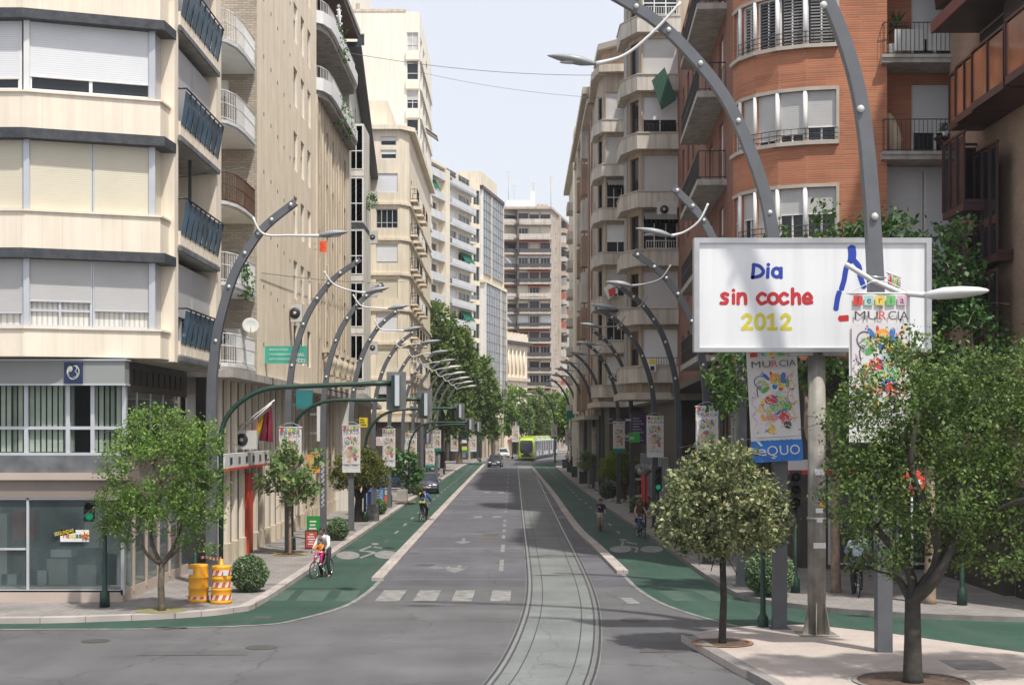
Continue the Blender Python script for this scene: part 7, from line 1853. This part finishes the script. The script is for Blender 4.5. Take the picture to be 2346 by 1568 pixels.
def bicycle(label, M, fm, basket=False):
    """forward is -y; ground at z=0"""
    loc = M.to_translation()
    t = thing('bicycle', label, 'bicycle', loc, 'bicycles on the street')
    for yy in (-.53, .53):
        b = MB(M); torus_y(b, (0, yy, .34), .325, .02, rubber); wh = b.obj('wheel', t)
        b = MB(M); torus_y(b, (0, yy, .34), .30, .011, chrome, 24, 5)
        for q in range(14): a = 2 * PI * q / 14; b.tube([(.015 * (-1) ** q, yy, .34), (0, yy + .3 * math.cos(a), .34 + .3 * math.sin(a))], .0025, chrome, 3, False)
        b.tube([(-.05, yy, .34), (.05, yy, .34)], .02, chrome, 6); b.obj('rim', wh)
    bb, hd, st, rx = (0, .08, .30), (0, -.36, .80), (0, .26, .80), (0, .53, .34)
    b = MB(M); b.tube([bb, (0, -.345, .68)], .02, fm, 6); b.tube([st, (0, -.355, .79)], .017, fm, 6); b.tube([bb, st], .018, fm, 6)
    for s in (-1, 1):
        b.tube([(s * .04, .5, .34), (s * .02, .1, .30)], .011, fm, 5); b.tube([(s * .04, .53, .34), (s * .02, .25, .76)], .011, fm, 5); b.tube([(s * .05, -.53, .34), (s * .04, -.40, .66), (0, -.37, .7)], .013, fm, 5)
    b.tube([(0, -.335, .62), (0, -.375, .95)], .018, fm, 6); b.obj('frame', t)
    b = MB(M); b.tube([(-.29, -.22, 1.0), (-.25, -.32, 1.02), (-.1, -.42, 1.0), (0, -.44, .97), (.1, -.42, 1.0), (.25, -.32, 1.02), (.29, -.22, 1.0)], .014, chrome, 6); b.tube([(0, -.375, .93), (0, -.44, .97)], .016, chrome, 6); b.obj('handlebar', t)
    b = MB(M); b.ell((0, .36, .96), (.08, .14, .035), black, 10, 6); b.tube([(0, .26, .78), (0, .31, .94)], .014, chrome, 6); b.obj('saddle', t)
    b = MB(M @ T((.05, .08, .30)) @ Matrix.Rotation(R(90), 4, 'Y')); b.lathe([(.09, 0), (.09, .008)], (0, 0, 0), chrome, 16); b.M = M; b.tube([(.06, .08, .3), (.07, .08, .14)], .011, chrome, 5); b.tube([(-.06, .08, .3), (-.07, .08, .46)], .011, chrome, 5); b.box(.06, .16, .03, .12, .125, .145, black); b.box(-.16, -.06, .03, .12, .45, .47, black); b.obj('pedals', t)
    b = MB(M); b.ell((0, -.44, .82), (.045, .05, .045), chrome, 8, 6); b.obj('front_lamp', t)
    for yy in (.53,): b = MB(M); b.tube([(0, yy + .37 * math.cos(a), .34 + .37 * math.sin(a)) for a in [q * .2 - .2 for q in range(12)]], .015, fm if fm is not chrome else steel, 5); b.obj('mudguard', t)
    return t
def skin_mesh(name, pts, edges, rad, m, M, parent, roots=(0,)):
    me = bpy.data.meshes.new(name)
    me.from_pydata([tuple(M @ Vector(p)) for p in pts], edges, [])
    me.materials.append(m)
    o = link(name, me, parent)
    md = o.modifiers.new('skin', 'SKIN'); md.use_smooth_shade = True; md.branch_smoothing = .6
    sv = me.skin_vertices[0].data; k = M.to_scale().x
    for i, r in enumerate(rad): sv[i].radius = (r * k, r * k); sv[i].use_root = i in roots
    s = o.modifiers.new('sub', 'SUBSURF'); s.levels = 1; s.render_levels = 1
    return o
def person(label, M, J, skin=None, hair=hair_b, top=None, sleeve=1.0, legs=None, legl=1.0, shoes=None, helmet=None, long_hair=False, sung=False, female=False, stripe=None, child=1.0, cat='person', extra=None):
    """J: joints in local metres, forward -y. sleeve / legl: share of the limb covered"""
    skin = skin or skin_m; shoes = shoes or F_black
    t = thing('person', label, cat, M.to_translation(), 'people in the street')
    P, E, Rr = [], [], []
    def v(p, r): P.append(tuple(p)); Rr.append(r); return len(P) - 1
    pel = v(J['pelvis'], .12 * child); sp = v(Vector(J['pelvis']).lerp(Vector(J['chest']), .55), .115 * child); ch = v(J['chest'], .13 * child)
    hd_ = Vector(J['head']); nk = Vector(J['neck'])
    n0 = v(nk, .055 * child); chin = v(nk.lerp(hd_, .45) + Vector((0, -.02, 0)), .07 * child); h0 = v(hd_, .098 * child); h1 = v(hd_ + (hd_ - nk).normalized() * .085, .078 * child)
    E += [(pel, sp), (sp, ch), (ch, n0), (n0, chin), (chin, h0), (h0, h1)]
    hands = []
    for s in 'LR':
        sh, el, wr, ha = v(J['sh' + s], .06 * child), v(J['el' + s], .043 * child), v(J['wr' + s], .03 * child), v(J['ha' + s], .034 * child)
        E += [(ch, sh), (sh, el), (el, wr), (wr, ha)]
        W_, Hn = Vector(J['wr' + s]), Vector(J['ha' + s]); d_ = (Hn - W_).normalized(); sd = d_.cross(Vector((0, 0, 1))); sd = sd.normalized() if sd.length > .1 else Vector((1, 0, 0)); dn = sd.cross(d_); dn = dn if dn.z < 0 else -dn
        for q, (o_, l_) in enumerate(((-.028, .062), (-.010, .074), (.010, .07), (.027, .055))):
            k1 = v(Hn + (sd * o_ + d_ * .03) * child, .010 * child); k2 = v(Hn + (sd * o_ + d_ * (.03 + l_ * .5) + dn * .02) * child, .009 * child); k3 = v(Hn + (sd * o_ + d_ * (.03 + l_ * .62) + dn * (.02 + l_ * .5)) * child, .007 * child)
            E += [(ha, k1), (k1, k2), (k2, k3)]
        side = -1 if s == 'L' else 1
        k1 = v(Hn + (sd * (-.045 * side) - d_ * .01) * child, .011 * child); k2 = v(Hn + (sd * (-.05 * side) + d_ * .03 + dn * .025) * child, .009 * child); E += [(ha, k1), (k1, k2)]
        hp, kn, an, to = v(J['hip' + s], .095 * child), v(J['kn' + s], .06 * child), v(J['an' + s], .042 * child), v(J['to' + s], .035 * child)
        E += [(pel, hp), (hp, kn), (kn, an), (an, to)]
    nose = v(hd_ + Vector((0, -.115 * child, -.01)), .018 * child); E.append((h0, nose))
    for s in (-1, 1): e_ = v(hd_ + Vector((s * .105 * child, .01, -.01)), .018 * child); E.append((h0, e_))
    skin_mesh('body', P, E, Rr, skin, M, t)
    g = lambda k: Vector(J[k])
    c_ = child
    if top:
        b = MB(M); pe, chs = g('pelvis'), g('chest'); rings = []
        axis = (g('neck') - pe).normalized(); sx = (g('shR') - g('shL')).normalized(); fw = sx.cross(axis)
        wid = (.165, .150, .155, .178, .165, .075) if not female else (.160, .128, .135, .155, .14, .07)
        dep = (.125, .115, .12, .125, .10, .07)
        base_ = [pe - axis * .06 * c_, pe.lerp(chs, .35), pe.lerp(chs, .7), chs, chs.lerp(g('neck'), .55), g('neck') + axis * .01]
        for p, a, d_ in zip(base_, wid, dep): rings.append([p + sx * a * c_ * math.cos(2 * PI * q / 14) + fw * d_ * c_ * math.sin(2 * PI * q / 14) for q in range(14)])
        b.loft(rings, top)
        if sleeve > 0:
            for s in 'LR':
                sh, el, wr = g('sh' + s), g('el' + s), g('wr' + s)
                pts, rr = [chs.lerp(sh, .72), sh], [.095 * c_, .082 * c_]
                if sleeve <= .5: pts.append(sh.lerp(el, sleeve * 2)); rr.append(.072 * c_)
                else: pts += [el, el.lerp(wr, min(1, (sleeve - .5) * 2) * .96)]; rr += [.06 * c_, .046 * c_]
                b.tube(pts, rr, stripe if (stripe and s == 'R') else top, 10)
        b.obj('top', t)
    if legs:
        b = MB(M)
        pe = g('pelvis'); axis = (g('chest') - pe).normalized(); sx = (g('hipR') - g('hipL')).normalized(); fw = sx.cross(axis)
        b.loft([[p + sx * a * c_ * math.cos(2 * PI * q / 14) + fw * d_ * c_ * math.sin(2 * PI * q / 14) for q in range(14)] for p, a, d_ in ((pe - axis * .11 * c_, .13, .11), (pe - axis * .02 * c_, .172, .135), (pe + axis * .07 * c_, .158, .125))], legs)
        for s in 'LR':
            hp, kn, an = g('hip' + s), g('kn' + s), g('an' + s)
            if legl >= 1: b.tube([hp + axis * .03, hp.lerp(kn, .5), kn, kn.lerp(an, .5), kn.lerp(an, .95)], [.112 * c_, .098 * c_, .078 * c_, .068 * c_, .062 * c_], legs, 10)
            else: b.tube([hp + axis * .03, hp.lerp(kn, .5), hp.lerp(kn, .95)], [.112 * c_, .102 * c_, .09 * c_], legs, 10)
        b.obj('trousers', t)
    for s in 'LR':
        b = MB(M); an, to = g('an' + s), g('to' + s); dn = Vector((0, 0, -.035 * c_)); b.tube([an - (to - an).normalized() * .07 * c_ + dn, an + dn * .8, an.lerp(to, .6) + dn, to + (to - an).normalized() * .05 * c_ + dn], [.03 * c_, .05 * c_, .046 * c_, .022 * c_], shoes, 9); b.obj('shoe', t)
    b = MB(M); hc = hd_ + Vector((0, .018, .035)) * c_
    if helmet:
        b.ell(hc + Vector((0, -.01, .035)), (.118 * c_, .145 * c_, .10 * c_), helmet, 14, 8); b.obj('helmet', t); b = MB(M)
    b.ell(hc, (.112 * c_, .118 * c_, .108 * c_), hair, 14, 8)
    if long_hair:
        for s in (-1, 1): b.tube([hc + Vector((s * .08, 0, .04)), hc + Vector((s * .115, .0, -.1)), hc + Vector((s * .12, -.03, -.22)), hc + Vector((s * .10, -.06, -.32))], [.05, .06, .055, .02], hair, 8)
        b.tube([hc + Vector((0, .06, .02)), hc + Vector((0, .09, -.15)), hc + Vector((0, .08, -.3))], [.09, .1, .05], hair, 8)
    b.obj('hair', t)
    for s in (-1, 1):
        b = MB(M); b.ell(hd_ + Vector((s * .035, -.092, .012)) * c_, (.013 * c_, .008 * c_, .008 * c_), black, 7, 5); b.obj('eye', t)
    b = MB(M); b.ell(hd_ + Vector((0, -.09, -.062)) * c_, (.026 * c_, .012 * c_, .007 * c_), CL['rose'], 8, 5); b.obj('mouth', t)
    if sung:
        b = MB(M); b.box(-.075, .075, -.112, -.098, hd_.z - .005, hd_.z + .03, black) if False else None
        for s in (-1, 1): b.ell(hd_ + Vector((s * .038, -.105, .012)), (.036, .014, .024), black, 9, 6)
        b.tube([hd_ + Vector((-.1, -.03, .015)), hd_ + Vector((-.06, -.105, .02)), hd_ + Vector((.06, -.105, .02)), hd_ + Vector((.1, -.03, .015))], .006, black, 4); b.obj('sunglasses', t)
    if extra: extra(t, M, g)
    return t
def rider(lean=.22, hands=((-.27, -.24, 1.03), (.27, -.24, 1.03)), kl=(-.10, -.13, .62), al=(-.10, .06, .22), kr=(.11, .0, .52), ar=(.10, .1, .12)):
    pz = 1.02
    ch = (0, .36 - lean * 1.0, pz + .40); nk = (0, .36 - lean * 1.35, pz + .53); hd = (0, .36 - lean * 1.5 - .03, pz + .70)
    J = dict(pelvis=(0, .36, pz), chest=ch, neck=nk, head=hd, shL=(-.18, ch[1] - .01, ch[2] + .07), shR=(.18, ch[1] - .01, ch[2] + .07), hipL=(-.09, .33, pz - .05), hipR=(.09, .33, pz - .05), knL=kl, anL=al, toL=(al[0], al[1] - .16, al[2] - .05), knR=kr, anR=ar, toR=(ar[0], ar[1] - .16, ar[2] - .02))
    for s, h in zip('LR', hands):
        sgn = -1 if s == 'L' else 1; sh = Vector(J['sh' + s]); hv = Vector(h); J['el' + s] = tuple(sh.lerp(hv, .52) + Vector((sgn * .06, .03, -.05))); J['wr' + s] = tuple(hv + (sh - hv).normalized() * .09); J['ha' + s] = tuple(hv)
    return J
def place(px_, py_, rz, sc, z=.0):
    p = G(px_, py_, z); return T((p.x, p.y, z)) @ Matrix.Rotation(rz, 4, 'Z') @ Matrix.Scale(sc, 4)
# woman riding towards the camera
M = place(1468, 1231, R(10), .87)
bicycle('dark bicycle ridden by the woman in sunglasses', M, frame_b)
def bag(t, M_, g): b = MB(M_); b.ell((-.30, -.26, .86), (.07, .05, .13), F_black, 9, 6); b.obj('hanging_bag', t)
person('long haired woman in sunglasses, brown top and jeans riding a bicycle', M, rider(.10, ar=(.10, .1, .14), kr=(.11, -.06, .56)), skin_m, hair_br, F_top, 0, F_jean, 1.0, F_black, None, True, True, True, extra=bag)
# man in navy shirt
M = place(1375.5, 1216, R(-6), .78)
bicycle('silver bicycle ridden by the man in the navy T shirt', M, steel)
person('man in navy T shirt and khaki shorts cycling with one hand at his chest', M, rider(.08, hands=((-.02, .10, 1.38), (.27, -.2, 1.05)), kl=(-.13, -.10, .66), al=(-.13, .06, .30)), skin_m, hair_b, F_navy, .45, F_khaki, .9, F_black)
# cyclist riding away
M = place(973, 1194, R(180 - 16), .92)
bicycle('black bicycle ridden away by the helmeted cyclist', M, black)
def pack(t, M_, g):
    c = g('chest'); b = MB(M_); b.ell((c.x, c.y + .2, c.z - .04), (.15, .10, .2), F_black, 12, 8); b.ell((c.x, c.y + .24, c.z - .16), (.15, .08, .07), F_blue, 10, 6); b.obj('backpack', t)
    b = MB(M_); sx = 1
    for x0, m in ((-.13, F_white), (.12, F_yel), (.07, F_white)): b.tube([(x0, .36 + .135, 1.0), (x0, c.y + .14, c.z - .1), (x0, c.y + .115, c.z + .09)], .028, m, 5)
    b.loft([[(.172 * math.cos(2 * PI * q / 12), .36 + .14 * math.sin(2 * PI * q / 12), 1.02 + h) for q in range(12)] for h in (0, .08)], F_yel); b.obj('jacket_stripes', t)
person('cyclist riding away in a yellow and blue jacket with backpack and dull red helmet', M, rider(.2, hands=((-.3, -.24, 1.03), (.34, -.3, 1.06))), skin_m, hair_b, F_blue, 1.0, F_black, 1.0, F_black, mat('dull red helmet', (.20, .05, .06), .5, .1, 5), stripe=F_yel, extra=pack)
# man standing astride with a child in front
M = place(737, 1322, R(-24), .80)
bicycle('tall grey bicycle held by the man in the white shirt', M, steel)
J = rider(.25, hands=((-.30, -.22, 1.02), (.30, -.22, 1.02)), kl=(-.17, .20, .52), al=(-.20, .32, .09), kr=(.19, .16, .52), ar=(.22, .24, .09)); J['toL'] = (-.22, .12, .05); J['toR'] = (.25, .05, .05)
for k in list(J):
    if k not in ('haL', 'haR', 'wrL', 'wrR', 'anL', 'anR', 'toL', 'toR', 'knL', 'knR'): J[k] = (J[k][0], J[k][1] + .05, J[k][2] + .06)
person('man in white shirt and dark trousers standing astride a bicycle behind a child', M, J, skin_d, hair_b, F_white, 1.0, F_black, 1.0, brown)
cs = .62
Jc = dict(pelvis=(0, -.08, .98), chest=(0, -.11, 1.20), neck=(0, -.11, 1.29), head=(0, -.13, 1.41), shL=(-.115, -.11, 1.24), shR=(.115, -.11, 1.24), elL=(-.15, -.22, 1.14), elR=(.15, -.22, 1.14), wrL=(-.12, -.33, 1.05), wrR=(.12, -.33, 1.05), haL=(-.11, -.38, 1.03), haR=(.11, -.38, 1.03), hipL=(-.06, -.1, .95), hipR=(.06, -.1, .95), knL=(-.14, -.24, .83), knR=(.13, -.24, .83), anL=(-.15, -.28, .58), anR=(.14, -.28, .58), toL=(-.15, -.37, .55), toR=(.14, -.37, .55))
b = MB(M); b.box(-.1, .1, -.18, .04, .86, .90, black); b.tube([(0, -.05, .8), (0, -.05, .88)], .03, black, 6); tag(b.obj('child_seat'), 'small black child seat fixed to the bicycle of the man in white', 'child seat')
person('small child in orange jacket and pink trousers seated before the man in white', M, Jc, skin_m, hair_b, F_orange, 1.0, F_pink, 1.0, F_white, child=.66)
# man with a bicycle under the leafy tree, from behind
M = place(1963, 1362, R(172), .95, .13)
bicycle('old black bicycle ridden by the man in the light blue shirt under the leafy tree', M, black)
person('man in a light blue shirt riding away on a bicycle under the leafy tree', M, rider(.12), skin_d, hair_b, F_lb, .5, F_grey, 1.0, F_black)
def walker(label, px_, py_, rz, sc, top, legs, skin=None, hair=hair_b, legl=1.0, sleeve=.5, female=False):
    J = dict(pelvis=(0, 0, .95), chest=(0, 0, 1.32), neck=(0, 0, 1.48), head=(0, -.02, 1.64), shL=(-.19, 0, 1.39), shR=(.19, 0, 1.39), elL=(-.25, .06, 1.12), elR=(.25, -.02, 1.12), wrL=(-.26, .02, .90), wrR=(.26, -.12, .90), haL=(-.26, 0, .82), haR=(.26, -.15, .82), hipL=(-.09, 0, .90), hipR=(.09, 0, .90), knL=(-.10, -.12, .50), knR=(.10, .04, .48), anL=(-.10, -.10, .09), anR=(.10, .24, .12), toL=(-.11, -.26, .04), toR=(.11, .10, .05))
    return person(label, place(px_, py_, rz, sc, .13), J, skin, hair, top, sleeve, legs, legl, F_black, female=female)
walker('pedestrian in dark clothes walking away on the shaded right pavement', 1472, 1150, R(175), .92, F_grey, F_black, skin_d, legl=.8)
walker('pedestrian in a rose top on the left pavement by the parked hatchback', 965, 1090, R(20), .95, F_rose, F_grey, female=True)
walker('pedestrian in an orange pink shirt beside the far dark bins', 1300, 1066, R(10), .95, F_rose, F_jean)
walker('pedestrian in dark blue beside the second dark bin', 1311, 1083, R(170), .95, F_navy, F_black)
walker('pedestrian in a pale shirt behind the ball tree on the right', 1400, 1137, R(0), .95, F_lb, F_grey)
# ------------------------------------------------------------------ thin summer haze
m = bpy.data.materials.new('summer haze'); m.use_nodes = True; n = m.node_tree; n.nodes.clear()
o_ = n.nodes.new('ShaderNodeOutputMaterial'); v_ = n.nodes.new('ShaderNodeVolumePrincipled')
v_.inputs['Color'].default_value = (.86, .9, .97, 1); v_.inputs['Density'].default_value = .00022
n.links.new(v_.outputs[0], o_.inputs['Volume'])
b = MB(); b.box(-275, 275, -60, 715, -1, 72, m); tag(b.obj('haze'), kind='stuff')
